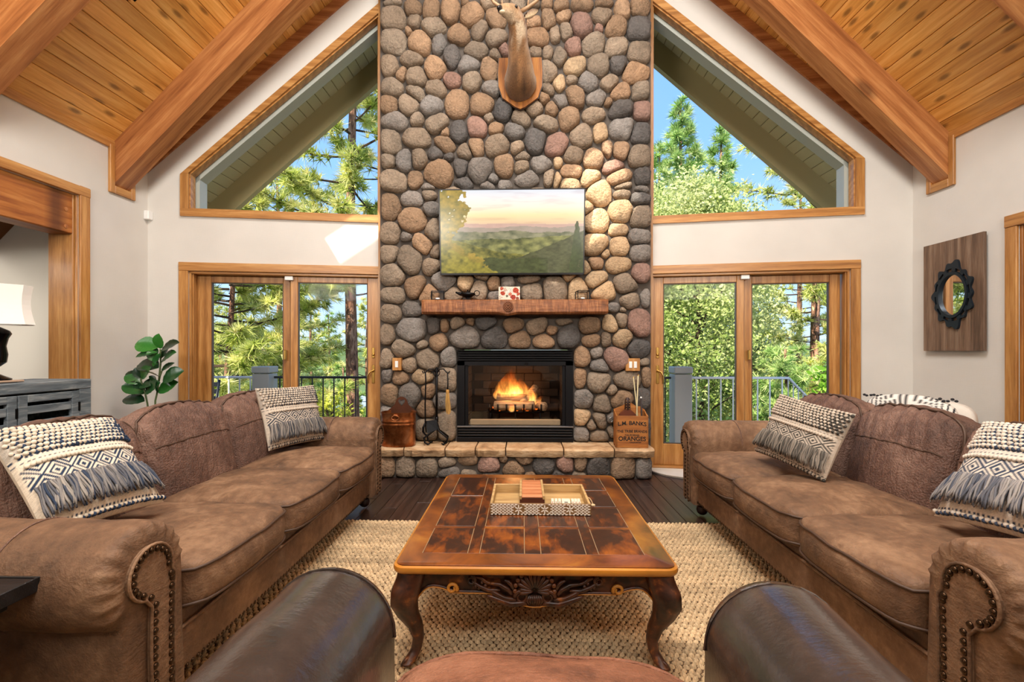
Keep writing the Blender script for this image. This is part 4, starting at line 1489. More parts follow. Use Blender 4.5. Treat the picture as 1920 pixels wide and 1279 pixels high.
# ---- jute rug of braided rows
rug = thing('jute_rug', 'large natural jute rug woven in thick braided rows under the table', 'rug', (0, 0, 0))
RX0, RX1, RY0, RY1 = -1.62, 1.78, .25, 3.215
MB().bbox((RX0, RY0, .001), (RX1, RY1, .006), .002).build('rug_backing', plain('jute_back', srgb('54402a'), .9), rug)
t = NT('jute_fibre')
a = t.n('VertexColor', layer_name='Col')
n1 = t.noise(t.coords((200, 60, 60)), 1, 3)
t.col(t.mix(1.0, a.outputs[0], t.ramp(n1, [(.3, .62), (.7, 1.25)]), 'MULTIPLY')).set(rough=.9, spec=.15)
t.bump(n1, .6, .006)
rp, cp = .0215, .027
rows = int((RY1 - RY0) / rp); colsn = int((RX1 - RX0) / cp)
jj, ii = np.meshgrid(np.arange(rows), np.arange(colsn), indexing='ij')
jj, ii = jj.ravel(), ii.ravel()
bx = RX0 + (ii + .5 + .5 * (jj % 2)) * cp + rng.uniform(-.003, .003, ii.size)
by_ = RY0 + (jj + .5) * rp + rng.uniform(-.0015, .0015, ii.size)
keep = (bx < RX1 - .01) & ~((by_ < 1.0) & (np.abs(bx) < .5))
bx, by_, jj = bx[keep], by_[keep], jj[keep]
nb_ = bx.size
ang = np.where(jj % 2 == 0, .5, -.5) + rng.uniform(-.25, .25, nb_)
# low dome: ring of 6, ring of 6, apex
tmpl = []
for rr_, zz_ in ((1.0, 0.0), (.72, .75)):
    for k in range(6):
        tmpl.append((rr_ * math.cos(k * math.pi / 3) * .0165, rr_ * math.sin(k * math.pi / 3) * .0104, zz_ * .012))
tmpl.append((0, 0, .0145))
T = np.array(tmpl)
tf = []
for k in range(6):
    l = (k + 1) % 6
    tf += [(k, l, 6 + l), (k, 6 + l, 6 + k), (6 + k, 6 + l, 12)]
tf = np.array(tf)
ca, sa = np.cos(ang)[:, None], np.sin(ang)[:, None]
hgt = rng.uniform(.8, 1.25, nb_)[:, None]
V = np.stack([bx[:, None] + T[None, :, 0] * ca - T[None, :, 1] * sa, by_[:, None] + T[None, :, 0] * sa + T[None, :, 1] * ca, .004 + T[None, :, 2] * hgt], axis=2).reshape(-1, 3)
Fc = (tf[None] + (np.arange(nb_) * 13)[:, None, None]).reshape(-1, 3)
rowv = fbm(by_ * 14, by_ * 0 + 3, 3) * .8 + fbm(bx * 1.2, by_ * 14, 3) * .5
base = np.array(srgb('c2a985'))[None] * (.5 + .95 * rowv[:, None]) * rng.uniform(.85, 1.15, nb_)[:, None]
tag(np_mesh('braid', V, Fc, t.m, rug, True, np.repeat(base, 13, axis=0)), kind='stuff')

# ---- coffee table
TX, TY, TW, TL, TZ = .045, 2.29, 1.065, 1.26, .42
tab = thing('coffee_table', 'carved dark wooden coffee table with worn orange top and cabriole legs', 'table', (TX, TY, .012))
TZ -= .012
t = NT('worn_tabletop')
co = t.coords(rnd=False)
n1 = t.noise(t.coords((3, 2, 3), rnd=False), 1.5, 5, .6, .8)
n2 = t.noise(t.coords((14, 5, 14), rnd=False), 2, 4, .6, .5)
c = t.ramp(t.mix(.4, n1, n2), [(.30, srgb('22140f')), (.48, srgb('3a2014')), (.56, srgb('6e3814')), (.70, srgb('a05a1c'))])
t.col(c).set(rough=.3, spec=.5, coat=.25, coatr=.15)
t.bump(n2, .08, .01)
M['ttop'] = t.m
t = NT('worn_frame')
n1 = t.noise(t.coords((2.4, 2.4, 2.4), rnd=False), 1.7, 5, .6, .6)
t.col(t.ramp(n1, [(.30, srgb('341a0f')), (.42, srgb('603112')), (.55, srgb('864a18')), (.75, srgb('aa7028'))])).set(rough=.28, coat=.3, coatr=.15)
M['tframe'] = t.m
t = NT('carved_walnut')
n1 = t.noise(t.coords((8, 8, 8), rnd=False), 2.5, 4, .6, .4)
t.col(t.ramp(n1, [(.35, srgb('21120b')), (.58, srgb('4c2816')), (.76, srgb('9a5a22'))])).set(rough=.36, spec=.5)
M['carved'] = t.m
M['goldwood'] = plain('worn_gold_edge', srgb('b4762a'), .3, 0, .5, .1, 40, .35)


M['groove'] = plain('groove_line', srgb('8f7a5c'), .6)


def rrect(w, d, r_, n=7):
    P = []
    for cx, cy, a0 in ((w / 2 - r_, d / 2 - r_, 0), (-w / 2 + r_, d / 2 - r_, 90), (-w / 2 + r_, -d / 2 + r_, 180), (w / 2 - r_, -d / 2 + r_, 270)):
        for k in range(n):
            a = R(a0 + 90 * k / (n - 1))
            P.append((cx + r_ * math.cos(a), cy + r_ * math.sin(a)))
    return P


def rings(prof, w, d, r_):
    vs, fs = [], []
    for off, z in prof:
        P = rrect(w + 2 * off, d + 2 * off, max(.01, r_ + off))
        n = len(P)
        vs += [(x, y, z) for x, y in P]
    for j in range(len(prof) - 1):
        for k in range(n):
            l = (k + 1) % n
            fs.append((j * n + k, j * n + l, (j + 1) * n + l, (j + 1) * n + k))
    fs.append(tuple(reversed(range(n)))); fs.append(tuple(range((len(prof) - 1) * n, len(prof) * n)))
    return MB().add(vs, fs)


rings([(-.03, TZ - .036), (-.012, TZ - .036), (-.004, TZ - .030), (0, TZ - .02), (-.003, TZ - .009), (-.012, TZ - .005), (-.014, TZ - .006)], TW, TL, .05).build('edge_molding', M['goldwood'], tab, smooth='auto')
rings([(-.014, TZ - .02), (-.014, TZ - .002), (-.018, TZ)], TW, TL, .05).build('tabletop', M['tframe'], tab, smooth='auto')
# inlaid panels of the top, each bordered by a fine groove
cols4 = [(-.435, -.262), (-.212, -.04), (.028, .2), (.252, .425)]
rows4 = [(-.52, -.27), (-.245, .0), (.025, .27), (.295, .535)]
for i, (a, b) in enumerate(cols4):
    rr4 = rows4 if i % 2 else [(-.52, -.27), (-.245, .16), (.185, .535)]
    for (c, d) in rr4:
        MB().bbox((a, c, TZ - .006), (b, d, TZ + .0012), .0012).build('top_panel', M['ttop'], tab)
        for lo, hi in (((a - .0028, c), (a - .0003, d)), ((b + .0003, c), (b + .0028, d))):
            MB().box((lo[0], lo[1], TZ - .003), (hi[0], hi[1], TZ + .0006)).build('groove_line', M['groove'], tab)
for (a, b) in ((-.262, -.212), (-.04, .028), (.2, .252)):
    MB().bbox((a + .004, -.52, TZ - .006), (b - .004, .535, TZ + .0008), .0008).build('top_panel', M['ttop'], tab)


# apron with a scalloped lower edge
def scallop(f):
    """f in -1..1 -> drop of lower edge below the underside"""
    a = abs(f)
    if a > .84: return .064 + ((a - .84) / .16) ** 2 * .07
    b = .086 + .050 * (math.cos(min(a / .42, 1) * math.pi) * .5 + .5)
    if a > .66: b -= .022 * math.sin((a - .66) / .18 * math.pi / 2)
    return b


ZU = TZ - .034
for k, (half, yy, rz_) in enumerate(((TW / 2 - .075, -TL / 2 + .05, 0), (TW / 2 - .075, -TL / 2 + .05, 180), (TL / 2 - .075, -TW / 2 + .05, 90), (TL / 2 - .075, -TW / 2 + .05, -90))):
    n = 48
    lo = [(-half + 2 * half * i / n, ZU - scallop(-1 + 2 * i / n)) for i in range(n + 1)]
    poly = lo + [(half, ZU), (-half, ZU)]
    ap = empty('apron', (0, 0, 0), R(rz_), tab)
    MB().prism(poly, yy, yy + .022, 'y').build('apron_board', M['carved'], ap, fix=True)
    MB().tube([(x, yy - .002, z + .004) for x, z in lo], .0065, 6).build('apron_bead', M['carved'], ap, smooth=True)
    MB().tube([(x, yy - .006, z + .001) for x, z in lo], .003, 5).build('worn_edge', M['goldwood'], ap, smooth=True)
    if k == 0:
        # shell
        sh = MB()
        for i in range(13):
            a = R(-10 + 200 * i / 12)
            dx, dz = math.cos(a), math.sin(a)
            L = .070 if 1 < i < 11 else .058
            P = [(dx * L * f, yy - .004 - .012 * math.sin(math.pi * min(1, f * .8 + .1)), ZU - .072 + dz * L * f) for f in np.linspace(.12, 1.0, 6)]
            sh.tube(P, [.0035, .005, .0062, .0075, .0085, .006], 6)
        sh.build('shell_carving', M['carved'], ap, smooth=True)
        rim = MB()
        for i in range(12):
            a = R(-2 + 184 * (i + .0) / 11)
            rim.ball((.074 * math.cos(a), yy - .010, ZU - .072 + .074 * math.sin(a)), .0095, 8, 5, (1, .7, 1))
        rim.build('shell_rim', plain('shell_rim_wood', srgb('5a3014'), .35, 0, .5, 0, 10, .3), ap, smooth=True)
        tas = MB()
        for i in range(7):
            a = R(245 + 50 * i / 6)
            tas.tube([(.006 * (i - 3), yy - .008, ZU - .088), (.012 * (i - 3) * .8, yy - .014, ZU - .108), (.006 * (i - 3), yy - .008, ZU - .128)], [.004, .006, .003], 6)
        tas.build('tassel_carving', M['carved'], ap, smooth=True)
        for sg in (-1, 1):
            lf = MB()
            # c-scroll beside the shell, acanthus sprays, end scrolls
            lf.tube([(sg * (.05 + .026 * (1 - f * .55) * math.cos(f * 8)), yy - .008, ZU - .098 + .026 * (1 - f * .55) * math.sin(f * 8)) for f in np.linspace(0, 1, 22)], [.0035 + .005 * (1 - f) for f in np.linspace(0, 1, 22)], 6)
            for (P, r0) in (([(.03, -.118), (.09, -.122), (.14, -.105), (.18, -.092)], .010), ([(.07, -.108), (.115, -.10), (.15, -.082), (.175, -.066)], .009), ([(.085, -.088), (.10, -.068), (.13, -.05), (.17, -.046)], .008), ([(.13, -.072), (.17, -.072), (.205, -.058), (.235, -.04)], .007), ([(.08, -.07), (.088, -.05), (.10, -.038), (.115, -.034)], .007), ([(.16, -.05), (.185, -.04), (.2, -.026), (.22, -.024)], .006)):
                Q = []
                for f in np.linspace(0, 1, 10):
                    g_ = f * (len(P) - 1); i0 = min(int(g_), len(P) - 2); h_ = g_ - i0
                    Q.append((sg * (P[i0][0] * (1 - h_) + P[i0 + 1][0] * h_), yy - .007 - .004 * math.sin(f * 3.1), ZU + P[i0][1] * (1 - h_) + P[i0 + 1][1] * h_))
                lf.tube(Q, [r0 * (.55 + .6 * math.sin(math.pi * (.15 + .8 * f))) for f in np.linspace(0, 1, 10)], 6)
            lf.tube([(sg * (.238 + .018 * (1 - f * .6) * math.cos(1.5 + f * 8)), yy - .008, ZU - .036 + .018 * (1 - f * .6) * math.sin(1.5 + f * 8)) for f in np.linspace(0, 1, 18)], [.003 + .004 * (1 - f) for f in np.linspace(0, 1, 18)], 6)
            for q in range(4):
                lf.ball((sg * (.185 + .012 * q), yy - .008, ZU - .055 + .012 * math.sin(q * 2)), .0075, 6, 4)
            lf.build('acanthus_carving', M['carved'], ap, smooth=True)
            MB().tube([(sg * (.31 + .020 * (1 - f * .6) * math.cos(3.6 - f * 7.5)), yy - .009, ZU - .068 + .020 * (1 - f * .6) * math.sin(3.6 - f * 7.5)) for f in np.linspace(0, 1, 20)], [.0045 + .003 * (1 - f) for f in np.linspace(0, 1, 20)], 6).build('scroll_carving', M['goldwood'], ap, smooth=True)
for sx in (-1, 1):
    for sy in (-1, 1):
        ctrl = [(.0, .0, ZU + .002, .052), (.004, .006, ZU - .03, .053), (.020, .020, ZU - .075, .055), (.026, .026, ZU - .115, .049), (.014, .014, ZU - .17, .037), (-.008, -.008, ZU - .225, .027), (-.018, -.018, ZU - .275, .021), (-.012, -.012, ZU - .315, .020), (.004, .004, ZU - .343, .023), (.018, .018, .018, .022)]
        vs, fs = [], []
        K = 12
        P = []
        # smooth interpolation of the control rings
        for i in range(len(ctrl) - 1):
            for f in (0, .33, .66):
                a, b = ctrl[i], ctrl[i + 1]
                P.append(tuple(a[k] * (1 - f) + b[k] * f for k in range(4)))
        P.append(ctrl[-1])
        bx0, by0 = sx * (TW / 2 - .068), sy * (TL / 2 - .068)
        for (ox, oy, z, r_) in P:
            for k in range(K):
                a = 2 * math.pi * k / K + math.pi / 4
                q = 1 / (abs(math.cos(a)) ** 4 + abs(math.sin(a)) ** 4) ** .25
                vs.append((bx0 + sx * ox + r_ * q * math.cos(a), by0 + sy * oy + r_ * q * math.sin(a), z))
        for j in range(len(P) - 1):
            for k in range(K):
                fs.append((j * K + k, j * K + (k + 1) % K, (j + 1) * K + (k + 1) % K, (j + 1) * K + k))
        fs += [tuple(range(K)), tuple(reversed(range((len(P) - 1) * K, len(P) * K)))]
        leg = MB().add(vs, fs).build('leg', M['carved'], tab, smooth=True, fix=True)
        ft = MB()
        ft.tube([(bx0 + sx * (.012 + .018 * (1 - f * .5) * math.cos(3 - f * 6)), by0 + sy * (.012 + .018 * (1 - f * .5) * math.cos(3 - f * 6)), .022 + .016 * (1 - f * .5) * math.sin(3 - f * 6)) for f in np.linspace(0, 1, 14)], .0065, 6)
        ft.build('scroll_foot', M['carved'], leg, smooth=True)

# ---- pillows
fab = vcol('pillow_weave', .9, .15, .5, 260)


def make_pillow(label, BL, BR, TR, TL, dark, light, seed, flip=1):
    BL, BR, TR, TL = map(Vector, (BL, BR, TR, TL))
    c = (BL + BR + TR + TL) / 4
    ux = ((BR - BL) + (TR - TL)) / 2; uz = ((TL - BL) + (TR - BR)) / 2
    w, h = ux.length, uz.length
    ux.normalize(); uz = (uz - ux * uz.dot(ux)).normalized()
    n = ux.cross(uz)                # towards the viewer
    uy = -n
    th = .075
    e = thing('throw_pillow', label, 'pillow', tuple(c), 0, 'textured throw pillows')
    e.matrix_world = Matrix(((ux.x, uy.x, uz.x, c.x), (ux.y, uy.y, uz.y, c.y), (ux.z, uy.z, uz.z, c.z), (0, 0, 0, 1)))
    r_ = np.random.default_rng(seed)
    D_, L_ = np.array(srgb(dark)), np.array(srgb(light))

    def surf(u, v):
        """u, v in -1..1 -> x, z and half thickness"""
        q = (1 - np.abs(u) ** 3.2) * (1 - np.abs(v) ** 3.2)
        t_ = th * np.power(np.clip(q, 0, 1), .55)
        x = u * w / 2 * (1 - .05 * (1 - v * v)); z = v * h / 2 * (1 - .05 * (1 - u * u))
        return x, z, t_
    N = 110
    uu, vv = np.meshgrid(np.linspace(-1, 1, N), np.linspace(-1, 1, N))
    x, z, t_ = surf(uu, vv)
    F_ = np.stack([x, -t_, z], -1).reshape(-1, 3); B_ = np.stack([x, t_, z], -1).reshape(-1, 3)
    s_ = (1 - vv) / 2                # 0 top .. 1 bottom
    dash = (np.floor(uu * 30) % 2 == 0)
    pat = np.zeros_like(uu)
    band = (s_ > .44) & (s_ < .63)
    vb = (s_ - .535) / .19 * 2
    cell = uu * 2.5
    dd = np.abs((cell % 1) - .5) * 2 + np.abs(vb) * .95
    pat = np.where(band, ((dd * 2.3) % 1 < .5) & (np.abs(uu) < .97), pat)
    pat = np.where((s_ > .335) & (s_ < .35) & dash, 1, pat)
    pat = np.where((s_ > .38) & (s_ < .392) & dash, 1, pat)
    pat = np.where((s_ > .93) & (s_ < .945) & dash, 1, pat)
    pat = np.where(s_ < .33, .35, pat)
    nz = .85 + .3 * r_.random(uu.shape)
    colr = (L_[None, None] * (1 - pat[..., None]) + D_[None, None] * pat[..., None]) * nz[..., None]
    idx = np.arange(N * N).reshape(N, N)
    q1 = np.stack([idx[:-1, :-1], idx[:-1, 1:], idx[1:, 1:], idx[1:, :-1]], -1).reshape(-1, 4)
    V_ = np.concatenate([F_, B_]); Fq = np.concatenate([q1, q1[:, ::-1] + N * N])
    np_mesh('cover', V_, Fq, fab, e, True, np.concatenate([colr.reshape(-1, 3), np.tile(L_, (N * N, 1))]))
    # bobble rows
    m = MB(); cc = []
    for rows_ in ([(.03 + .041 * k) for k in range(8)], [.965]):
        for k, s0 in enumerate(rows_):
            nb = 24
            for i in range(nb):
                u = -1 + 2 * (i + .5 + .5 * (k % 2)) / nb
                if abs(u) > .985: continue
                v = 1 - 2 * s0
                xx, zz, tt = surf(np.float64(u), np.float64(v))
                jx = r_.uniform(-.002, .002)
                n0 = len(m.v)
                m.ball((float(xx) + jx, -float(tt) - .003, float(zz)), .0108 * r_.uniform(.85, 1.15), 6, 4, (.88, .85, .8))
                dk = (i + k) % 2 == 0 and r_.random() < .8
                cc += [D_ * r_.uniform(.8, 1.3) if dk and False else L_ * r_.uniform(.8, 1.1)] * (len(m.v) - n0)
                n0 = len(m.v)
                m.ball((float(xx) + w / nb / 2 + jx, -float(tt) - .001, float(zz) - .004), .0092 * r_.uniform(.8, 1.2), 6, 4, (1, .95, .9))
                cc += [D_ * r_.uniform(.7, 1.3)] * (len(m.v) - n0)
    for i in range(30):
        u = -1 + 2 * (i + .5) / 30
        if abs(u) > .96: continue
        xx, zz, tt = surf(np.float64(u), np.float64(1 - 2 * .425))
        n0 = len(m.v)
        m.ball((float(xx), -float(tt) - .003, float(zz)), .0085, 6, 4)
        cc += [L_ * r_.uniform(.9, 1.1)] * (len(m.v) - n0)
    tag(m.build('bobbles', fab, e, True, np.array(cc)), kind='stuff')
    # fringe
    m = MB(); cc = []
    for lay in range(3):
        for i in range(58):
            u = -.97 + 1.94 * (i + r_.random()) / 58
            P = []
            ln = r_.uniform(.25, .30)
            sw = r_.uniform(-.05, .05)
            for f in np.linspace(0, 1, 6):
                s0 = .62 + ln * f
                xx, zz, tt = surf(np.clip(np.float64(u + sw * f), -.99, .99), np.float64(1 - 2 * s0))
                dy = .006 + .004 * lay + .016 * f
                P.append((float(xx) * (1 + .07 * f) + .004 * math.sin(f * 6 + i), -float(tt) - dy, float(zz)))
            n0 = len(m.v)
            m.tube(P, [.0035, .0042, .0042, .004, .0038, .0025], 5)
            k_ = r_.random()
            cc += [(D_ * (1 - k_ * .5) + L_ * k_ * .5)] * (len(m.v) - n0)
    tag(m.build('fringe', fab, e, True, np.array(cc)), kind='stuff')
    return e


make_pillow('navy and cream fringed pillow on the near end of the left sofa', (-1.56, 1.50, .63), (-1.46, 1.84, .56), (-1.78, 1.90, .95), (-1.84, 1.46, .90), '2c3a50', 'd8cdba', 1)
make_pillow('charcoal and beige fringed pillow on the far end of the left sofa', (-1.66, 2.95, .545), (-1.50, 3.42, .545), (-1.62, 3.46, .94), (-1.80, 3.0, .965), '3b3f48', 'c2b6a6', 2)
make_pillow('grey and beige fringed pillow leaning at the far end of the right sofa', (1.46, 2.88, .57), (1.56, 2.40, .535), (1.735, 2.40, .87), (1.60, 2.86, .955), '45433f', 'bfb2a2', 3)
make_pillow('blue grey fringed pillow on the near end of the right sofa', (1.58, 1.82, .56), (1.64, 1.41, .62), (1.90, 1.36, .94), (1.84, 1.82, .94), '3c4658', 'd4cabc', 4)

# ================================================================== things on and around the fireplace
# ---- television, tilted forward over the mantel
tvx0, tvx1 = -.815, .603
tv = thing('television', 'wide flat screen television showing a sunset valley, hung on the stones', 'television', ((tvx0 + tvx1) / 2, 4.44, 2.368))
tv.rotation_euler = (R(7.0), 0, 0)
w_, h_ = (tvx1 - tvx0) / 2, .41
MB().bbox((-w_, 0, -h_), (w_, .035, h_), .006).build('tv_body', M['blackp'], tv)
MB().bbox((-.35, .035, -.25), (.35, .06, .2), .01).build('rear_housing', M['blackp'], tv)
fr_ = MB()
b_ = .011
fr_.box((-w_, -.006, h_ - b_), (w_, 0, h_)); fr_.box((-w_, -.006, -h_), (w_, 0, -h_ + .018)); fr_.box((-w_, -.006, -h_), (-w_ + b_, 0, h_)); fr_.box((w_ - b_, -.006, -h_), (w_, 0, h_))
fr_.build('bezel', M['blackp'], tv)
MB().bbox((-.2, .06, -.15), (.2, .10, .15), .004).build('wall_bracket', M['black'], tv)
NXs, NYs = 300, 170
U, V_ = np.meshgrid(np.linspace(0, 1, NXs), np.linspace(0, 1, NYs))      # V up
S = lambda h: np.array(srgb(h))


def lerp3(t, stops):
    t = np.asarray(t)
    out = np.zeros(t.shape + (3,))
    for k in range(3):
        out[..., k] = np.interp(t, [p for p, _ in stops], [c[k] for _, c in stops])
    return out


img = lerp3(V_, [(0.55, S('e3bfa6')), (.62, S('f2d0a4')), (.70, S('ffe6ae')), (.80, S('fff4dc')), (.92, S('f6f0ee')), (1, S('e2e6ee'))])
cl = fbm(U * 5, V_ * 26, 4)
img = img * (1 - .16 * np.clip((cl - .55) * 5, 0, 1)[..., None] * np.array([.6, .9, .8]))
lay = [(.60, .02, 3, 'd8b4a2', 'cfa898'), (.555, .035, 4, 'b9a595', 'a99a88'), (.50, .06, 5, 'a39c7a', '64684e'), (.42, .07, 4, 'a39f60', '4c5234'), (.30, .10, 3, 'a3984a', '3f4726')]
for i, (bz, am, fq, c1, c2) in enumerate(lay):
    rid = bz + am * (fbm(U * fq + i * 7.7, U * 0 + i * 3.1, 4) - .5) * 2
    if i == 4: rid = .44 - .40 * U + .03 * (fbm(U * 9, U * 0, 3) - .5) * 2
    mask = V_ < rid
    sh = np.clip(.5 + 1.7 * (fbm(U * 22 + V_ * 10, V_ * 20 - U * 9 + i * 5, 4) - .5), 0, 1)
    cc = S(c1) * sh[..., None] + S(c2) * (1 - sh[..., None])
    img = np.where(mask[..., None], cc, img)
rid = .08 + .42 * np.clip((U - .38) / .62, 0, 1) ** 1.1 + .02 * fbm(U * 30, U * 0, 3)
sh = fbm(U * 40, V_ * 40, 3)
img = np.where((V_ < rid)[..., None], S('5e5f3e') * (.45 + .9 * sh[..., None]), img)
val = (V_ < .16 + .05 * fbm(U * 8, U * 0 + 9, 3)) & (U > .3) & (U < .75)
img = np.where(val[..., None], S('4d5330') * (.5 + sh[..., None]), img)
nd = fbm(U * 34 + 3, V_ * 26, 3)
edge = .135 + .06 * np.sin(V_ * 9 + .6) + .12 * (1 - V_) ** 2 + .10 * (fbm(V_ * 9, V_ * 0 + 4, 3) - .5)
tree = (U < edge + .05 * (nd - .5) * 3) & (nd > .22)
tc = S('a98a3a') * nd[..., None] * 1.5 + S('4c5a2a') * (1 - nd[..., None])
img = np.where(tree[..., None], tc, img)
low = (V_ < .34 - .85 * U + .14 * (nd - .5)) & (U < .5)
img = np.where(low[..., None], S('a7963c') * nd[..., None] * 1.3 + S('39431f') * (1 - nd[..., None]), img)
tr2 = (np.abs(U - .955) < .05 * (1.15 - V_ * 1.6).clip(0, 1) + .012 * (nd - .5)) & (V_ < .63) & (nd > .3)
img = np.where(tr2[..., None], S('4a5230') * (.5 + nd[..., None]), img)
xs_ = (U - .5) * 2 * (w_ - b_); zs_ = -h_ + .018 + V_ * (2 * h_ - b_ - .018)
Vx = np.stack([xs_, np.full_like(xs_, -.0025), zs_], -1).reshape(-1, 3)
idx = np.arange(NXs * NYs).reshape(NYs, NXs)
fq = np.stack([idx[:-1, :-1], idx[:-1, 1:], idx[1:, 1:], idx[1:, :-1]], -1).reshape(-1, 4)
t = NT('screen')
a = t.n('VertexColor', layer_name='Col')
t.col((.01, .01, .01)).set(rough=.2, spec=.4)
t.l(a.outputs[0], t.bs.inputs['Emission Color']); t.bs.inputs['Emission Strength'].default_value = 1.0
np_mesh('screen', Vx, fq, t.m, tv, False, np.clip(img, 0, 1).reshape(-1, 3))

# ---- mantel ornaments
for px, lab in ((820, 'left open wire candle holder on the mantel'), (1093, 'right open wire candle holder on the mantel')):
    p = onY(px, 558, 4.45)
    e = thing('candle_holder', lab, 'candle holder', (p.x, 4.47, MZ + .001), R(8), 'wire candle holders')
    a_ = .058
    for z in (.004, .085):
        MB().tube([(-a_, -.045, z), (a_, -.045, z), (a_, .045, z), (-a_, .045, z)], .0045, 6, closed=True).build('hoop', M['iron'], e)
    for x_ in (-a_, a_):
        for y_ in (-.045, .045):
            MB().tube([(x_, y_, 0), (x_ * 1.06, y_, .045), (x_, y_, .085)], .004, 6).build('upright', M['iron'], e)
    MB().lathe([(.02, .006), (.022, .008), (.022, .022), (.018, .024)], 12).build('tealight', M['white'], e)
p = onY(877, 558, 4.46)
e = thing('oil_lamp', 'black antique oil lamp with ring handle on the mantel', 'oil lamp', (p.x, 4.46, MZ + .001))
MB().lathe([(.035, 0), (.035, .006), (.012, .014), (.012, .022), (.04, .035), (.062, .055), (.058, .068), (.03, .074), (.012, .078)], 20, sx=1.25, sy=.8).build('lamp_body', M['iron'], e, smooth='auto')
MB().tube([(-.05, 0, .06), (-.08, 0, .062), (-.105, 0, .072), (-.118, 0, .078)], [.022, .016, .011, .009], 10).build('spout', M['iron'], e, smooth=True)
MB().lathe([(.02, .072), (.018, .082), (.006, .088), (.008, .096), (.002, .104)], 12).build('lid', M['iron'], e, smooth='auto')
MB().tube([(.09 + .026 * math.cos(a), 0, .068 + .026 * math.sin(a)) for a in np.linspace(0, 2 * math.pi, 20)[:-1]], .004, 6, closed=True).build('ring_handle', M['iron'], e)
MB().tube([(.06, 0, .005), (.064, 0, .03), (.066, 0, .05)], .002, 5).build('snuffer_wire', M['iron'], e)
p = onY(955, 558, 4.50)
e = thing('rose_canvas', 'small canvas print of red roses leaning on the mantel', 'picture', (p.x, 4.47, MZ + .001))
e.rotation_euler = (R(-6), 0, 0)
MB().bbox((-.105, 0, 0), (.105, .02, .135), .002).build('stretcher', plain('canvas_edge', srgb('d8cbbd'), .8), e)
N1, N2 = 90, 60
U, V_ = np.meshgrid(np.linspace(0, 1, N1), np.linspace(0, 1, N2))
img = np.ones(U.shape + (3,)) * S('d9c9b8') * (.8 + .3 * fbm(U * 6, V_ * 6, 3)[..., None])
for (cx, cy, rr, c) in ((.2, .5, .17, 'a8432f'), (.8, .72, .2, 'b0442f'), (.68, .22, .18, 'a03c2c'), (.45, .6, .13, 'e6ddd2'), (.55, .82, .1, 'd9cfc4'), (.15, .85, .12, 'b85a44'), (.4, .3, .1, '6a6a58'), (.3, .75, .12, 'c9a898'), (.92, .45, .13, 'b5563e'), (.55, .45, .12, 'c4705a'), (.1, .2, .14, 'd8bfb0'), (.88, .1, .12, '8a4a38')):
    d = np.hypot((U - cx) * 1.5, V_ - cy)
    petal = .8 + .45 * np.sin(d * 45 + 3 * np.arctan2(V_ - cy, U - cx)); d = d + .05 * (fbm(U * 9 + cx * 20, V_ * 9, 3) - .5) * 2
    img = np.where((d < rr)[..., None], S(c) * petal[..., None], img)
Vx = np.stack([(U - .5) * .21, np.full_like(U, -.0012), V_ * .135], -1).reshape(-1, 3)
idx = np.arange(N1 * N2).reshape(N2, N1)
fq = np.stack([idx[:-1, :-1], idx[:-1, 1:], idx[1:, 1:], idx[1:, :-1]], -1).reshape(-1, 4)
np_mesh('print', Vx, fq, vcol('canvas_print', .8), e, False, np.clip(img, 0, 1).reshape(-1, 3))

HZ = .293
# ---- copper coal bucket with heart back plate
t = NT('copper')
n1 = t.noise(t.coords(), 9, 4, .6, .5)
t.col(t.ramp(n1, [(.3, srgb('5e3218')), (.5, srgb('9c5a30')), (.72, srgb('c98a5c'))])).set(rough=.34, metal=.85)
t.bump(t.noise(t.coords(), 14, 3), .25, .02)
M['copper'] = t.m
e = thing('copper_bucket', 'copper coal bucket with a heart cut in its tall back plate', 'bucket', (-1.205, 4.392, HZ + .001))
sx, sy, hh = .162, .105, .325
vs, fs = [], []
K = 36
prof = [(.97, 0), (1.0, .008), (1.0, .20), (1.02, .206), (1.02, .212), (1.0, .218), (1.0, .23), (1.02, .236), (1.02, .242), (1.0, .248), (1.0, hh - .01), (1.03, hh - .004), (1.03, hh + .002), (.97, hh), (.96, .02)]
for k_, z in prof:
    for k in range(K):
        a = 2 * math.pi * k / K
        q = 1 / (abs(math.cos(a)) ** 2.6 + abs(math.sin(a)) ** 2.6) ** (1 / 2.6)
        vs.append((sx * k_ * q * math.cos(a), sy * k_ * q * math.sin(a), z))
for j in range(len(prof) - 1):
    for k in range(K):
        l = (k + 1) % K
        fs.append((j * K + k, j * K + l, (j + 1) * K + l, (j + 1) * K + k))
fs += [tuple(reversed(range(K))), tuple(range((len(prof) - 1) * K, len(prof) * K))]
MB().add(vs, fs).build('tub', M['copper'], e, smooth='auto')
# back plate: outer outline minus heart, as a strip between matched rings
n = 64


def outline(a):
    x, z = math.cos(a), math.sin(a)
    # bell shape
    best = None
    r_ = .02
    while r_ < .3:
        X_, Z_ = r_ * x, r_ * z + .075
        wlim = .062 if Z_ > .07 else (.062 + (.07 - Z_) ** 1.6 * 7.0)
        top = .125
        inside = abs(X_) < min(wlim, .155) and Z_ > -.02 and (Z_ < top - .062 or math.hypot(X_, Z_ - (top - .062)) < .062)
        if not inside: break
        r_ += .002
    return (r_ * x, r_ * z + .075)


_tt = np.linspace(0, 2 * math.pi, 400)
_hx = 16 * np.sin(_tt) ** 3 * .0021
_hz = (13 * np.cos(_tt) - 5 * np.cos(2 * _tt) - 2 * np.cos(3 * _tt) - np.cos(4 * _tt)) * .0021
_ha = np.mod(np.arctan2(_hz, _hx), 2 * math.pi); _o = np.argsort(_ha)
_ha, _hr = _ha[_o], np.hypot(_hx, _hz)[_o]


def heart(a):
    r_ = float(np.interp(a % (2 * math.pi), _ha, _hr))
    return (r_ * math.cos(a), r_ * math.sin(a) + .078)


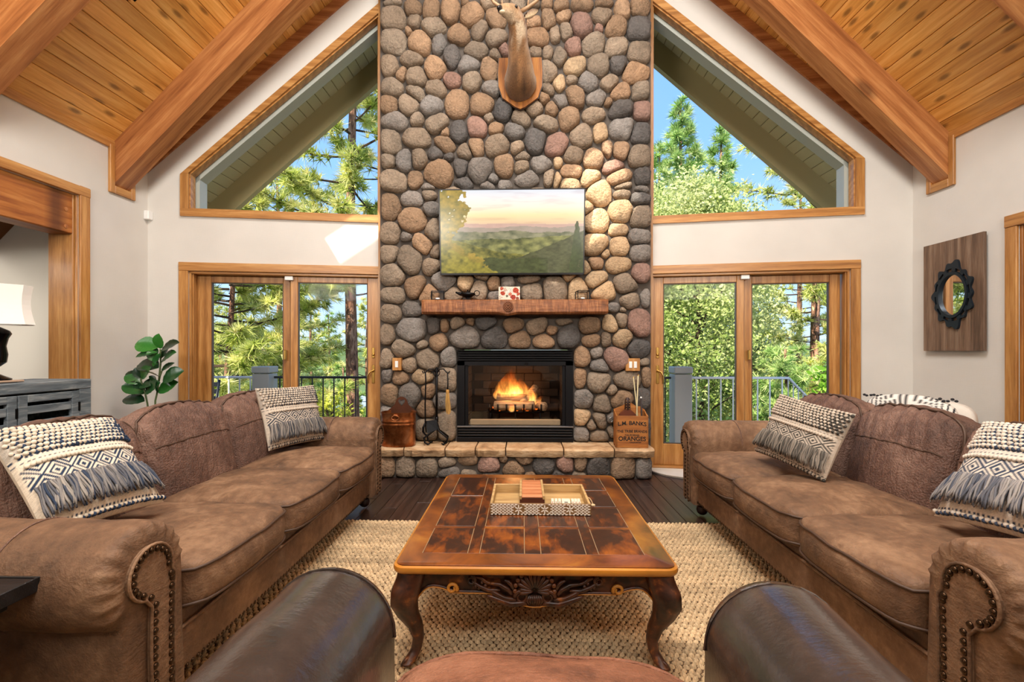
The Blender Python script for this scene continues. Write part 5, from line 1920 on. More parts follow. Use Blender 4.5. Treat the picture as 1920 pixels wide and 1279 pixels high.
vs, fs = [], []
for y in (0.0, .006):
    for fn_ in (outline, heart):
        for k in range(n):
            x, z = fn_(2 * math.pi * k / n)
            vs.append((x, y, z))
for k in range(n):
    l = (k + 1) % n
    fs += [(k, l, n + l, n + k), (2 * n + k, 3 * n + k, 3 * n + l, 2 * n + l), (k, 2 * n + k, 2 * n + l, l), (n + k, n + l, 3 * n + l, 3 * n + k)]
o = MB().add(vs, fs).build('heart_back_plate', plain('aged_copper', srgb('5a3524'), .45, .7, .5, .2, 30, .3), e, fix=True)
o.location = (.005, .088, hh - .005); o.scale = (1, 1, 1.12)
MB().tube([(.0 + .035 * math.cos(a), -sy - .012, hh - .045 + .022 * math.sin(a)) for a in np.linspace(0, 2 * math.pi, 20)[:-1]], .0045, 6, closed=True).build('ring_pull', M['copper'], e, smooth=True)
MB().bbox((-.02, -sy - .012, hh - .028), (.02, -sy + .004, hh - .012), .004).build('ring_bracket', M['copper'], e)

# ---- wrought iron tool set
e = thing('fireplace_tools', 'black wrought iron fireplace tool stand with shovel, poker and straw brush', 'tool set', (-.855, 4.44, HZ + .001))
st = MB(); st.tube([(.012, 0, .2), (.012, 0, .74)], .012, 8); st.tube([(.012, 0, .22), (.012, 0, .27)], .017, 8)
st.build('post', M['iron'], e, smooth=True)
for sg in (-1, 1):
    for y_, rr_ in ((-.05, 1.0), (.05, .9)):
        MB().tube([(.012, 0, .22), (.012 + sg * .02, y_ * .4, .14), (.012 + sg * .07 * rr_, y_ * .8, .105), (.012 + sg * .115 * rr_, y_, .07), (.012 + sg * .105 * rr_, y_, .025), (.012 + sg * .075 * rr_, y_, .009), (.012 + sg * .055 * rr_, y_, .018)], [.009, .009, .009, .009, .009, .009, .007], 7).build('scroll_leg', M['iron'], e, smooth=True)
    hk = MB()
    hk.tube([(.012, 0, .69), (.012 + sg * .03, -.01, .735), (.012 + sg * .07, -.02, .74), (.012 + sg * .105, -.03, .705), (.012 + sg * .125, -.035, .70), (.012 + sg * .135, -.035, .72)], .006, 7)
    hk.build('hook_arm', M['iron'], e, smooth=True)
cr = MB()
for a0 in (0, 1.57, 3.14, 4.71):
    cr.tube([(.012 + .03 * math.sin(f * math.pi) * math.cos(a0), .03 * math.sin(f * math.pi) * math.sin(a0), .655 + .1 * f) for f in np.linspace(0, 1, 10)], .004, 5)
cr.build('basket_finial', M['iron'], e, smooth=True)
tl = empty('shovel', (-.092, -.035, 0), 0, e)
MB().tube([(0, 0, .705), (.004, 0, .62), (-.002, 0, .4), (0, 0, .2), (.008, 0, .12)], .007, 7).build('rod', M['iron'], tl, smooth=True)
MB().tube([(0, 0, .70), (-.012, 0, .715), (-.014, 0, .73)], .004, 5).build('loop', M['iron'], tl)
vs = [(-.0, .02, .23), (.11, .02, .245), (.115, .0, .15), (.02, -.01, .115), (.0, .026, .23), (.11, .026, .245), (.115, .006, .15), (.02, -.004, .115)]
MB().add(vs, [(0, 1, 2, 3), (7, 6, 5, 4), (0, 4, 5, 1), (1, 5, 6, 2), (2, 6, 7, 3), (3, 7, 4, 0)]).build('blade', M['iron'], tl)
MB().tube([(-.005, 0, .21), (-.02, 0, .17), (-.02, 0, .13), (0, 0, .10), (.02, 0, .09)], [.008, .012, .012, .008, .005], 7).build('hook', M['iron'], tl, smooth=True)
tl = empty('hearth_brush', (.125, -.035, 0), 0, e)
MB().tube([(0, 0, .705), (.003, 0, .6), (0, 0, .5)], .006, 7).build('rod', M['iron'], tl, smooth=True)
br = MB()
brr = random.Random(4)
for k in range(46):
    a, r_ = brr.uniform(0, 6.28), brr.uniform(0, 1)
    br.tube([(.012 * r_ * math.cos(a), .012 * r_ * math.sin(a), .52), (.022 * r_ * math.cos(a), .018 * r_ * math.sin(a), .43), (.026 * r_ * math.cos(a) + .006, .02 * r_ * math.sin(a), .36), (.02 * r_ * math.cos(a) + .01, .016 * r_ * math.sin(a), .30 + brr.uniform(0, .03))], .0028, 4)
tag(br.build('straw_bristles', plain('straw', srgb('c99f5c'), .8, 0, .3, 0, 10, .3), tl), kind='stuff')
MB().lathe([(.013, .50), (.016, .52), (.014, .535), (.008, .54)], 10).build('binding', plain('binding_twine', srgb('b98a48'), .8), tl)

# ---- orange crate with bellows and sticks
M['crate'] = wood('crate_pine', srgb('6e3c16'), srgb('a0622a'), srgb('bd8342'), 'x', .6, 1.2, 0, .2)
e = thing('orange_crate', 'small wooden orange crate with black stencilled lettering on the hearth', 'crate', (1.038, 4.41, HZ + .001), R(-3))
cw, cd, chh = .15, .085, .30
o = MB().bbox((-cw, -cd, .0), (cw, -cd + .012, chh), .002).build('front_board', M['crate'], e)
MB().prism([(-cw, 0), (cw, 0), (cw, .33), (cw - .03, .37), (cw - .08, .375), (0, .42), (-cw + .08, .375), (-cw, .345)], cd - .012, cd, 'y').build('back_board', M['crate'], e, fix=True)
for sg in (-1, 1):
    MB().prism([(-cd, 0), (cd, 0), (cd, .345), (0.0, .32), (-cd, chh)], sg * cw - (.012 if sg > 0 else 0), sg * cw + (0 if sg > 0 else .012), 'x').build('side_board', M['crate'], e, fix=True)
MB().box((-cw, -cd, 0), (cw, cd, .01)).build('bottom_board', M['crate'], e)
ink = plain('stencil_ink', srgb('15100c'), .8)


def text(txt, size, x, z, parent, bend=0.0, ext=.0006, mat=ink, sxx=1.0):
    cu = bpy.data.curves.new('t', 'FONT')
    cu.body = txt; cu.size = size; cu.align_x = 'CENTER'; cu.align_y = 'CENTER'; cu.extrude = ext; cu.offset = .0012 * size / .045
    ob = bpy.data.objects.new('t', cu)
    COL.objects.link(ob)
    dg = bpy.context.evaluated_depsgraph_get()
    me = bpy.data.meshes.new_from_object(ob.evaluated_get(dg))
    bpy.data.objects.remove(ob)
    half = max(abs(v.co.x) for v in me.vertices) or 1
    for v in me.vertices:
        f = v.co.x / half
        v.co = Vector((v.co.x * sxx, -v.co.z, v.co.y - bend * f * f))
    me.materials.clear(); me.materials.append(mat)
    o = bpy.data.objects.new('stencil_lettering', me)
    COL.objects.link(o); o.parent = parent
    o.location = (x, -cd - .0004, z)
    return o


text('L.M. BANKS', .052, 0, .232, o, .012)
text('THE TRIBE BRANDS', .034, 0, .155, o, .004, sxx=.93)
text('CALIFORNIA', .024, 0, .118, o)
text('ORANGES', .056, 0, .083, o)
text('CALIFORNIA', .019, .03, .05, o, -.002)
bl = thing('bellows', 'wooden fireplace bellows with studded leather nozzle standing in the crate', 'bellows', (1.008, 4.405, HZ + .012), R(-3))
bw = plain('bellows_wood', srgb('5c2c18'), .4, 0, .5, 0, 10, .3)
pts = [(math.cos(a) * .09, .235 + math.sin(a) * .115) for a in np.linspace(R(-215), R(35), 24)]
MB().prism([(x, z) for x, z in pts] + [(.022, .345), (-.022, .345)], -.02, .02, 'y').build('paddle', bw, bl, fix=True)
MB().lathe([(.026, .335), (.03, .345), (.026, .39), (.03, .40), (.022, .44), (.012, .455)], 12, sy=.8).build('nozzle_wrap', plain('wrap_leather', srgb('2e1710'), .5), bl, smooth='auto')
mm = MB()
for z in (.35, .375, .40, .425):
    for x_ in (-.014, .014): mm.ball((x_, -.024, z), .004, 6, 4)
mm.build('studs', M['brass'], bl)
MB().lathe([(.0, 0), (.012, 0), (.012, .004), (0.0, .006)], 10).build('valve', M['iron'], bl).matrix_local = Matrix.Translation((0, -.021, .26)) @ Matrix.Rotation(R(90), 4, 'X')
for k, (x0, x1, z1, lab, mat, rr) in enumerate(((.05, .09, .66, 'pale wooden stick leaning right in the crate', 'c8bc94', .006), (.10, .045, .64, 'pale wooden stick leaning left in the crate', 'b8ab84', .006), (.118, .118, .44, 'dark stick with a white tip in the crate', '2a1a14', .008))):
    s_ = thing('stick', lab, 'stick', (1.038, 4.42, HZ + .012), 0, 'sticks in the crate')
    MB().tube([(x0, .03, 0), ((x0 + x1) / 2 + .004, .04, z1 * .5), (x1, .055, z1)], rr, 7).build('shaft', plain('stick%d' % k, srgb(mat), .6), s_, smooth=True)
    if k == 2: MB().ball((x1, .055, z1 + .008), .010, 8, 5).build('tip', M['white'], s_)
    else: MB().tube([(x1, .055, z1), (x1 + .004, .056, z1 + .012)], [rr * 1.0, rr * .5], 7).build('tip', M['brass'], s_)
p = onY(1146, 787, YF - .09)
o = MB().tube([(.018 * math.cos(a), 0, .022 * math.sin(a)) for a in np.linspace(0, 2 * math.pi, 18)[:-1]], .006, 7, closed=True).build('gas_key_ring', plain('steel_ring', srgb('9a9a98'), .3, .9), None, smooth=True)
o.location = tuple(p); tag(o, 'small steel ring valve on the stones beside the crate', 'valve')

# ---- deer trophy
pl0 = onY(934, 108, 4.50); pl1 = onY(1017, 203, 4.50)
dw, dh = (pl1.x - pl0.x) / 2, pl0.z - pl1.z
dx = (pl0.x + pl1.x) / 2
deer = thing('deer_trophy', 'mounted deer head with antlers on an oak shield high on the chimney', 'trophy', (dx, 4.535, pl1.z))
sh = [(-dw * .96, dh), (dw * .96, dh), (dw, dh * .72), (dw * .98, dh * .45), (dw * .8, dh * .22), (dw * .55, dh * .14), (dw * .22, dh * .04), (0, 0), (-dw * .22, dh * .04), (-dw * .55, dh * .14), (-dw * .8, dh * .22), (-dw * .98, dh * .45), (-dw, dh * .72)]
M['oak'] = wood('oak_shield', srgb('5e3410'), srgb('945a1e'), srgb('b57a30'), 'z', .7, 1.3, 0, .1, 0.0)
MB().prism(sh, -.03, 0, 'y').build('shield', M['oak'], deer, fix=True)
MB().prism([(x * 1.03, (z - dh / 2) * 1.025 + dh / 2) for x, z in sh], -.012, .004, 'y').build('shield_edge', plain('shield_edge', srgb('2c1608'), .5), deer, fix=True)
# body: rings along a path (relative to the shield foot); (x, y, z, rx, rz)
path = [(.0, -.02, .255, .130, .165), (.0, -.06, .245, .135, .165), (.0, -.11, .25, .130, .150), (-.002, -.165, .29, .115, .130), (-.006, -.215, .345, .098, .110), (-.012, -.27, .415, .084, .095), (-.018, -.325, .485, .076, .088), (-.022, -.375, .55, .071, .086), (-.032, -.415, .595, .067, .085), (-.058, -.455, .617, .062, .078), (-.092, -.49, .620, .052, .064), (-.122, -.515, .614, .042, .050), (-.150, -.535, .607, .035, .040), (-.172, -.552, .600, .030, .032), (-.184, -.562, .596, .018, .02)]
# densify
P = [np.array(q) * np.array([1, 1, 1, 1.16, 1.1]) for q in path]
dense = []
for i in range(len(P) - 1):
    for f in (0, .5): dense.append(P[i] * (1 - f) + P[i + 1] * f)
dense.append(P[-1])
K = 24
vs, fs, cols_ = [], [], []
drng = np.random.default_rng(5)
for i, q in enumerate(dense):
    a_, b_2 = dense[max(i - 1, 0)], dense[min(i + 1, len(dense) - 1)]
    tv_ = Vector(b_2[:3] - a_[:3]).normalized()
    sx_ = Vector((1, 0, 0)) - tv_ * tv_.x
    sx_.normalize()
    if i > 18:
        sx_ = tv_.cross(Vector((0, 0, 1))).normalized() * -1
        sx_ = -sx_ if sx_.x < 0 and False else sx_
        sx_ = tv_.cross(Vector((0, 0, 1))).normalized()
        if sx_.dot(Vector((1, 0, 0))) < 0: sx_ = -sx_
    up_ = sx_.cross(tv_)
    if up_.z < 0: up_ = -up_
    for k in range(K):
        an = 2 * math.pi * k / K
        wob = 1 + .03 * math.sin(3 * an + i) + drng.uniform(-.012, .012)
        p_ = Vector(q[:3]) + sx_ * (math.cos(an) * q[3] * wob) + up_ * (math.sin(an) * q[4] * wob)
        vs.append(tuple(p_))
        f = i / (len(dense) - 1)
        brown = np.array(srgb('7c5836')); lt = np.array(srgb('b59a76')); dk = np.array(srgb('3c2818')); wh = np.array(srgb('d2bfa2'))
        n_a = float(fbm(p_.x * 26 + 5, p_.z * 11 + p_.y * 9, 3)); n_b = float(fbm(p_.x * 40, p_.z * 16 + 9, 3))
        under = max(0, -math.sin(an))
        ss = lambda a, b, v: min(1, max(0, (v - a) / (b - a)))
        c = brown * (.55 + .9 * n_a)
        w1 = (1 - ss(.12, .36, f)) * under * ss(.35, .65, n_b); c = c * (1 - w1) + dk * w1
        w2 = (1 - ss(.2, .45, f)) * ss(.55, .95, abs(math.cos(an))) * ss(.3, .6, n_a); c = c * (1 - .6 * w2) + lt * .6 * w2
        w3 = ss(.34, .5, f) * (1 - ss(.6, .72, f)) * ss(.45, .62, n_b) * ss(.1, .6, under); c = c * (1 - .8 * w3) + wh * .8 * w3
        w4 = ss(.58, .78, f) * (.45 + .4 * under + .3 * (n_a - .5)); c = c * (1 - w4) + (wh * under + lt * (1 - under)) * w4
        if f > .96: c = np.array(srgb('1d1512'))
        cols_.append(np.clip(c, 0, 1))
for j in range(len(dense) - 1):
    for k in range(K):
        fs.append((j * K + k, j * K + (k + 1) % K, (j + 1) * K + (k + 1) % K, (j + 1) * K + k))
fs += [tuple(range(K)), tuple(reversed(range((len(dense) - 1) * K, len(dense) * K)))]
t = NT('deer_fur')
a = t.n('VertexColor', layer_name='Col')
n1 = t.noise(t.coords((60, 60, 18), rnd=False), 2, 4)
t.col(t.mix(1.0, a.outputs[0], t.ramp(n1, [(.3, .7), (.7, 1.2)]), 'MULTIPLY')).set(rough=.8, spec=.2, sheen=.2)
t.bump(n1, .6, .01)
MB().add(vs, fs).build('deer_body', t.m, deer, True, np.array(cols_), fix=True)
fur2 = t.m
eye = plain('glass_eye', srgb('0e0806'), .08)
MB().ball((-.034, -.520, .640), .015, 10, 6).build('eye', eye, deer, True)
MB().ball((-.122, -.426, .645), .014, 10, 6).build('eye', eye, deer, True)
MB().ball((-.186, -.562, .602), .022, 10, 6, (.8, .9, .75)).build('nose', plain('deer_nose', srgb('14100f'), .3), deer, True)
MB().tube([(-.182, -.566, .580), (-.150, -.56, .580), (-.122, -.553, .582)], [.003, .004, .002], 5).build('mouth_line', plain('deer_mouth', srgb('2a1c16'), .6), deer, True)
MB().ball((-.155, -.55, .574), .026, 10, 6, (1.1, .9, .6)).build('chin', plain('chin_fur', srgb('c4b294'), .8), deer, True)
for sg, b0 in ((1, (.035, -.40, .635)), (-1, (-.07, -.37, .66))):
    vs = []
    K2 = 9
    for i in range(K2):
        f = i / (K2 - 1)
        wd = .042 * math.sin(math.pi * (f * .88 + .08)) ** .8
        cx_, cy_, cz_ = b0[0] + sg * .13 * f, b0[1] - .02 * f, b0[2] + .045 * f
        for (s1, d1) in ((-1, 0.0), (0, .018), (1, 0.0), (0, .024)):
            vs.append((cx_, cy_ + d1, cz_ + s1 * wd))
    fs = []
    for i in range(K2 - 1):
        for k in range(4):
            fs.append((i * 4 + k, i * 4 + (k + 1) % 4, (i + 1) * 4 + (k + 1) % 4, (i + 1) * 4 + k))
    n_ = len(vs)
    ear_col = [np.array(srgb('c9b08c')) if k % 4 == 1 else np.array(srgb('6e4c30')) for k in range(n_)]
    MB().add(vs, fs).build('ear', fur2, deer, True, np.array(ear_col), fix=True)
    ant = MB()
    bx_, by2, bz_ = (.0, -.44, .652) if sg > 0 else (-.085, -.43, .655)
    main = [(bx_, by2, bz_), (bx_ + sg * .07, by2 - .03, bz_ + .018), (bx_ + sg * .15, by2 - .05, bz_ + .06), (bx_ + sg * .21, by2 - .08, bz_ + .14), (bx_ + sg * .24, by2 - .14, bz_ + .27), (bx_ + sg * .20, by2 - .20, bz_ + .36)]
    ant.tube(main, [.019, .016, .014, .012, .009, .004], 8)
    for i, (ln, dr) in enumerate(((.07, (.1, -.3, 1)), (.14, (.2, -.2, 1)), (.12, (.3, -.1, 1)))):
        q = Vector(main[i + 1]); d_ = Vector((sg * dr[0], dr[1], dr[2])).normalized()
        ant.tube([tuple(q), tuple(q + d_ * ln * .6), tuple(q + d_ * ln + Vector((0, -.01, 0)))], [.010, .007, .003], 6)
    ant.build('antler', plain('antler_bone%d' % sg, srgb('a08060'), .5, 0, .4, .4, 60, .3), deer, True)

# ---- tray on the coffee table
ZT = .42 + .0025
tray = thing('inlay_tray', 'rectangular wooden tray with white bone inlay on the coffee table', 'tray', (.085, 2.345, ZT), R(0))
tw_, td_, th_ = .242, .165, .055
tw = wood('tray_wood', srgb('8a6a44'), srgb('b4935f'), srgb('cfb384'), 'x', .6, 1.5, 0, .15)
MB().bbox((-tw_, -td_, 0), (tw_, td_, .008), .002).build('tray_base', tw, tray)
fb_ = MB().bbox((-tw_, -td_, .0), (tw_, -td_ + .012, th_), .002).build('front_side', plain('inlay_ground', srgb('7a5c38'), .5), tray)
MB().bbox((-tw_, td_ - .012, .0), (tw_, td_, th_), .002).build('back_side', tw, tray)
for sg in (-1, 1):
    x0, x1 = sorted((sg * tw_, sg * (tw_ - .012)))
    MB().bbox((x0, -td_ + .012, 0), (x1, td_ - .012, th_), .002).build('end_side', tw, tray)
inl = MB()
irng = random.Random(8)


def lens(cx, cz, L, wd, an):
    P = [(-L, 0), (-L * .5, wd), (L * .5, wd), (L, 0), (L * .5, -wd), (-L * .5, -wd)]
    c, s = math.cos(an), math.sin(an)
    inl.prism([(cx + x * c - z * s, cz + x * s + z * c) for x, z in P], -td_ - .0012, -td_, 'y')


flw = [-.105, .02, .14]
for fx in flw:
    for k in range(6): lens(fx + .011 * math.cos(R(30 + 60 * k)), .028 + .0135 * math.sin(R(30 + 60 * k)), .010, .0028, R(30 + 60 * k))
for r_ in range(8):
    z = .0045 + r_ * .0066
    x = -tw_ + .01 + (r_ % 2) * .008
    while x < tw_ - .008:
        if all(math.hypot((x - fx) * .9, z - .028) > .0235 for fx in flw):
            lens(x, z, .0078 * irng.uniform(.8, 1.05), .0024, irng.uniform(-.12, .12))
        x += .0178
tag(inl.build('bone_inlay', plain('bone', srgb('e6dfd2'), .4), fb_, fix=True), kind='stuff')
MB().tube([(tw_, -.03, .045), (tw_ + .012, -.03, .04), (tw_ + .022, -.035, .025), (tw_ + .028, -.04, .006)], .003, 6).build('twine_handle', plain('twine', srgb('c8ad84'), .8), tray)
MB().ball((tw_ + .026, -.05, .012), .012, 8, 5, (1, 1, .6)).build('twine_knot', plain('twine2', srgb('cbb48c'), .8), tray)
# game box with sliding lid lying across the tray
gb = thing('game_box', 'reddish wooden slide-lid box lying in the tray', 'box', (.047, 2.375, ZT + .009), R(0))
lidm = wood('lid_cherry', srgb('8e4a26'), srgb('bd7a50'), srgb('d79a70'), 'x', .5, 1.6, 0, .1)
MB().bbox((-.062, -.115, 0), (.062, .17, .048), .002).build('box_body', plain('box_dark', srgb('4a1f10'), .5), gb)
MB().bbox((-.052, -.116, .048), (.052, .17, .056), .002).build('sliding_lid', lidm, gb)
for sg in (-1, 1):
    MB().bbox((sg * .057 - .006, -.116, .040), (sg * .057 + .006, .17, .060), .002).build('lid_rail', tw, gb)
# dominoes lying in the tray
for k in range(7):
    wdt = .016 if k != 3 else .044
    x0 = (.142, .160, .178, .196, .244, .260, .276)[k]
    labs = ['narrow', 'narrow', 'narrow', 'wide', 'narrow', 'narrow', 'narrow']
    t_ = thing('tile', 'cream game tile, wider than its neighbours, in the tray' if k == 3 else '%s narrow cream game tile %s the wide one in the tray' % (('farthest', 'middle', 'nearest', '', 'nearest', 'middle', 'farthest')[k], 'left of' if k < 3 else 'right of'), 'game tile', (x0 + .0, 2.29 + .0, ZT + .009), R(-3), 'game tiles in the tray' if k != 3 else None)
    MB().bbox((0, -.06, 0), (wdt, .06, .016), .003).build('tile_body', M['blackp'], t_)
    MB().bbox((.0005, -.0605, .010), (wdt - .0005, .0605, .0185), .002).build('tile_face', plain('tile_cream%d' % k, srgb('e4dac6'), .35), t_)
    for q in range(3):
        MB().bbox((wdt * .3, -.05 + q * .022, .0184), (wdt * .7, -.038 + q * .022, .0189), .0002).build('tile_mark', M['blackp'] if k == 3 else plain('tile_mark%d%d' % (k, q), srgb('8a4038'), .5), t_)

# ================================================================== sides of the room
# ---- weathered sideboard with slatted doors
t = NT('weathered_grey')
co = t.coords((10, 1.0, 10))
n1 = t.noise(co, 2.5, 6, .65, .8)
t.col(t.ramp(n1, [(.3, srgb('3d444a')), (.5, srgb('636c72')), (.72, srgb('9aa0a0'))])).set(rough=.7, spec=.3)
t.bump(n1, .4, .01)
M['grey'] = t.m
SX0, SX1, SY0, SY1, SZ = -3.655, -3.21, 1.55, 3.315, 1.003
sb = thing('sideboard', 'weathered grey wooden sideboard with slatted doors behind the left sofa', 'sideboard', ((SX0 + SX1) / 2, (SY0 + SY1) / 2, 0))
hx, hy = (SX1 - SX0) / 2, (SY1 - SY0) / 2
MB().bbox((-hx, -hy, SZ - .07), (hx + .0, hy, SZ), .006).build('top', M['grey'], sb)
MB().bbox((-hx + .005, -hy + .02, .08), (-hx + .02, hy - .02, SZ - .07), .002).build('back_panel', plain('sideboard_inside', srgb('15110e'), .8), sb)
MB().bbox((-hx, hy - .05, 0), (hx - .006, hy - .012, SZ - .07), .004).build('end_panel', M['grey'], sb)
MB().bbox((-hx, -hy + .012, 0), (hx - .006, -hy + .05, SZ - .07), .004).build('end_panel', M['grey'], sb)
MB().bbox((-hx, -hy + .05, .08), (hx - .03, hy - .05, .11), .004).build('bottom_shelf', M['grey'], sb)
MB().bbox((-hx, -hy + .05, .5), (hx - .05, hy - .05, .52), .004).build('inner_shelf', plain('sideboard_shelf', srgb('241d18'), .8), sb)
for y_ in (hy - .045, -hy + .045):
    MB().bbox((hx - .05, y_ - .045, 0), (hx - .002, y_ + .045, SZ - .07), .004).build('corner_post', M['grey'], sb)
dwid = .40
y = hy - .092
for k in range(4):
    d = empty('door', (hx, y, .12), 0, sb)
    dh = SZ - .07 - .13
    f = [((-.028, -.055, 0), (0, 0, dh)), ((-.028, -dwid, 0), (0, -dwid + .055, dh)), ((-.028, -dwid + .055, dh - .05), (0, -.055, dh)), ((-.028, -dwid + .055, 0), (0, -.055, .05))]
    for lo, hi in f: MB().bbox(lo, hi, .003).build('frame_rail', M['grey'], d)
    nsl = 7
    for q in range(nsl):
        z0 = .05 + (dh - .1) * (q + .5) / nsl
        MB().bbox((-.024, -dwid + .055, z0 - .027), (-.006, -.055, z0 + .027), .003).build('slat', M['grey'], d)
    MB().bbox((-.004, -.012, dh * .82), (.004, .004, dh * .9), .002).build('hinge', M['iron'], d)
    y -= dwid + .008

# ---- table lamp
lx, ly = -3.40, 2.84
lamp = thing('table_lamp', 'dark bronze table lamp with white cut-corner shade on the sideboard', 'lamp', (lx, ly, SZ + .003))
MB().bbox((-.10, -.10, 0), (.10, .10, .014), .004).build('foot', plain('lamp_foot_stone', srgb('b59a84'), .3), lamp)
MB().lathe([(.085, .014), (.085, .024), (.055, .04), (.02, .06), (.016, .085), (.03, .10), (.062, .13), (.068, .18), (.06, .235), (.07, .285), (.085, .315), (.075, .335), (.03, .36), (.014, .38), (.014, .40)], 28).build('body', plain('lamp_bronze', srgb('1b1a1c'), .22, .8), lamp, smooth='auto')
MB().tube([(0, 0, .39), (0, 0, .60)], .006, 8).build('stem', M['brass'], lamp)
vs, fs = [], []
NZ = 9
ring = []
hw_, hd_ = .185, .13
cc = .05
outl = [(-hw_ + cc, -hd_), (hw_ - cc, -hd_), (hw_, -hd_ + cc), (hw_, hd_ - cc), (hw_ - cc, hd_), (-hw_ + cc, hd_), (-hw_, hd_ - cc), (-hw_, -hd_ + cc)]
for inner in (0, 1):
    for i in range(NZ):
        f = i / (NZ - 1)
        k = 1 - .09 * math.sin(math.pi * f) - .05 * f - (.012 if inner else 0)
        for x_, y_ in outl: vs.append((x_ * k, y_ * k, .375 + .255 * f))
for inner in (0, 1):
    b0 = inner * NZ * 8
    for i in range(NZ - 1):
        for k in range(8):
            q = (b0 + i * 8 + k, b0 + i * 8 + (k + 1) % 8, b0 + (i + 1) * 8 + (k + 1) % 8, b0 + (i + 1) * 8 + k)
            fs.append(q if not inner else tuple(reversed(q)))
for k in range(8):
    l = (k + 1) % 8
    fs.append((k, NZ * 8 + k, NZ * 8 + l, l))
    a0, b0 = (NZ - 1) * 8, NZ * 8 + (NZ - 1) * 8
    fs.append((a0 + k, a0 + l, b0 + l, b0 + k))
o = MB().add(vs, fs).build('lamp_shade', plain('shade_linen', srgb('eeebe4'), .8), lamp); o.rotation_euler = (0, 0, R(52))
MB().lathe([(.004, .60), (.012, .61), (.008, .63), (.014, .645), (.0, .66)], 10).build('finial', M['brass'], lamp)

# ---- fiddle leaf plant behind the left sofa
PY = 3.80
ps = lambda x, y, dy=0.0: onY(210 + x * .1251, 610 + y * .1251, PY + dy)
pp = ps(620, 1200)
plant = thing('fiddle_leaf_fig', 'fiddle leaf fig with glossy dark green leaves in the left corner', 'plant', (pp.x, PY, 0))
org = Vector((pp.x, PY, 0))
MB().lathe([(.11, 0), (.125, .02), (.15, .28), (.155, .30), (.14, .30), (.13, .26)], 24).build('pot', plain('plant_pot', srgb('c9c2b8'), .6), plant, smooth='auto')
MB().lathe([(.0, .255), (.13, .26)], 20, cap=False).build('soil', plain('soil', srgb('2a1d15'), .95), plant)
t = NT('fig_leaf')
oi = t.n('ObjectInfo')
n1 = t.noise(t.coords((20, 20, 20)), 1, 3)
cA = t.ramp(oi.outputs['Random'], [(0.0, srgb('0f2a16')), (.55, srgb('1f4a22')), (.85, srgb('2f6a2a')), (1.0, srgb('3e8a30'))])
t.col(t.mix(1.0, cA, t.ramp(n1, [(.3, .75), (.7, 1.2)]), 'MULTIPLY')).set(rough=.28, spec=.6)
M['figleaf'] = t.m
# one leaf, along +x, unit length
vs, fs = [], []
NL = 12
for i in range(NL + 1):
    f = i / NL
    wd = .46 * (math.sin(math.pi * min(1, f ** .75)) ** .75) * (.55 + .6 * f) if 0 < i < NL else .012
    for s in (-1, -.5, 0, .5, 1):
        vs.append((f, s * wd, .10 * abs(s) * wd * 2 + .10 * f * (1 - f) - .07 * f * f + .012 * math.sin(f * 30) * abs(s)))
for i in range(NL):
    for k in range(4):
        fs.append((i * 5 + k, (i + 1) * 5 + k, (i + 1) * 5 + k + 1, i * 5 + k + 1))
leaf0 = MB().add(vs, fs).build('leaf', M['figleaf'], plant, smooth=True)
lme = leaf0.data
LV = [(720, 350, 690, 140, -.06), (700, 330, 345, 270, 0), (700, 400, 360, 460, -.08), (740, 380, 980, 250, -.02), (740, 560, 930, 400, -.05), (740, 690, 920, 560, .03), (760, 830, 1040, 680, -.03), (700, 640, 400, 560, .04), (430, 790, 340, 640, 0), (440, 790, 555, 630, -.05), (430, 860, 240, 690, .02), (430, 870, 190, 760, -.03), (720, 780, 510, 690, -.09), (500, 990, 150, 900, -.04), (480, 990, 330, 860, -.02), (500, 1000, 690, 860, -.05), (690, 1000, 960, 850, 0), (700, 990, 650, 850, -.06), (490, 1140, 165, 1100, -.02), (660, 830, 560, 760, -.02), (480, 1030, 360, 990, .02), (650, 480, 590, 320, .02), (600, 560, 700, 620, .03), (690, 540, 540, 380, -.04), (520, 960, 560, 800, .03), (430, 900, 560, 900, -.04), (720, 420, 640, 560, -.07), (740, 500, 820, 330, .05)]
lr = random.Random(6)
for i, (x0, y0, x1, y1, dy) in enumerate(LV):
    a, b = ps(x0, y0), ps(x1, y1, dy)
    d = b - a
    L = d.length * 1.04
    ux = d.normalized()
    nrm = Vector((lr.uniform(-.5, .5), -1.0, .75 + lr.uniform(-.4, .4)))
    uz = (nrm - ux * nrm.dot(ux)).normalized()
    uy = uz.cross(ux)
    o = leaf0 if i == 0 else mesh_obj('leaf', lme, plant)
    Lw = L * .92
    Mx = Matrix(((ux.x * L, uy.x * Lw, uz.x * L, a.x - org.x), (ux.y * L, uy.y * Lw, uz.y * L, a.y - org.y), (ux.z * L, uy.z * Lw, uz.z * L, a.z), (0, 0, 0, 1)))
    o.matrix_local = Mx
stemm = plain('fig_stem', srgb('4a5a30'), .6)
for P in ([(620, 2100), (640, 1400), (650, 1130), (680, 1000), (700, 850), (730, 560), (725, 360)], [(600, 2100), (560, 1400), (530, 1170), (495, 1010), (440, 850), (430, 790)], [(700, 850), (720, 760), (745, 690)]):
    MB().tube([tuple(ps(*q) - org) for q in P], .007, 7).build('stem', stemm, plant, smooth=True)

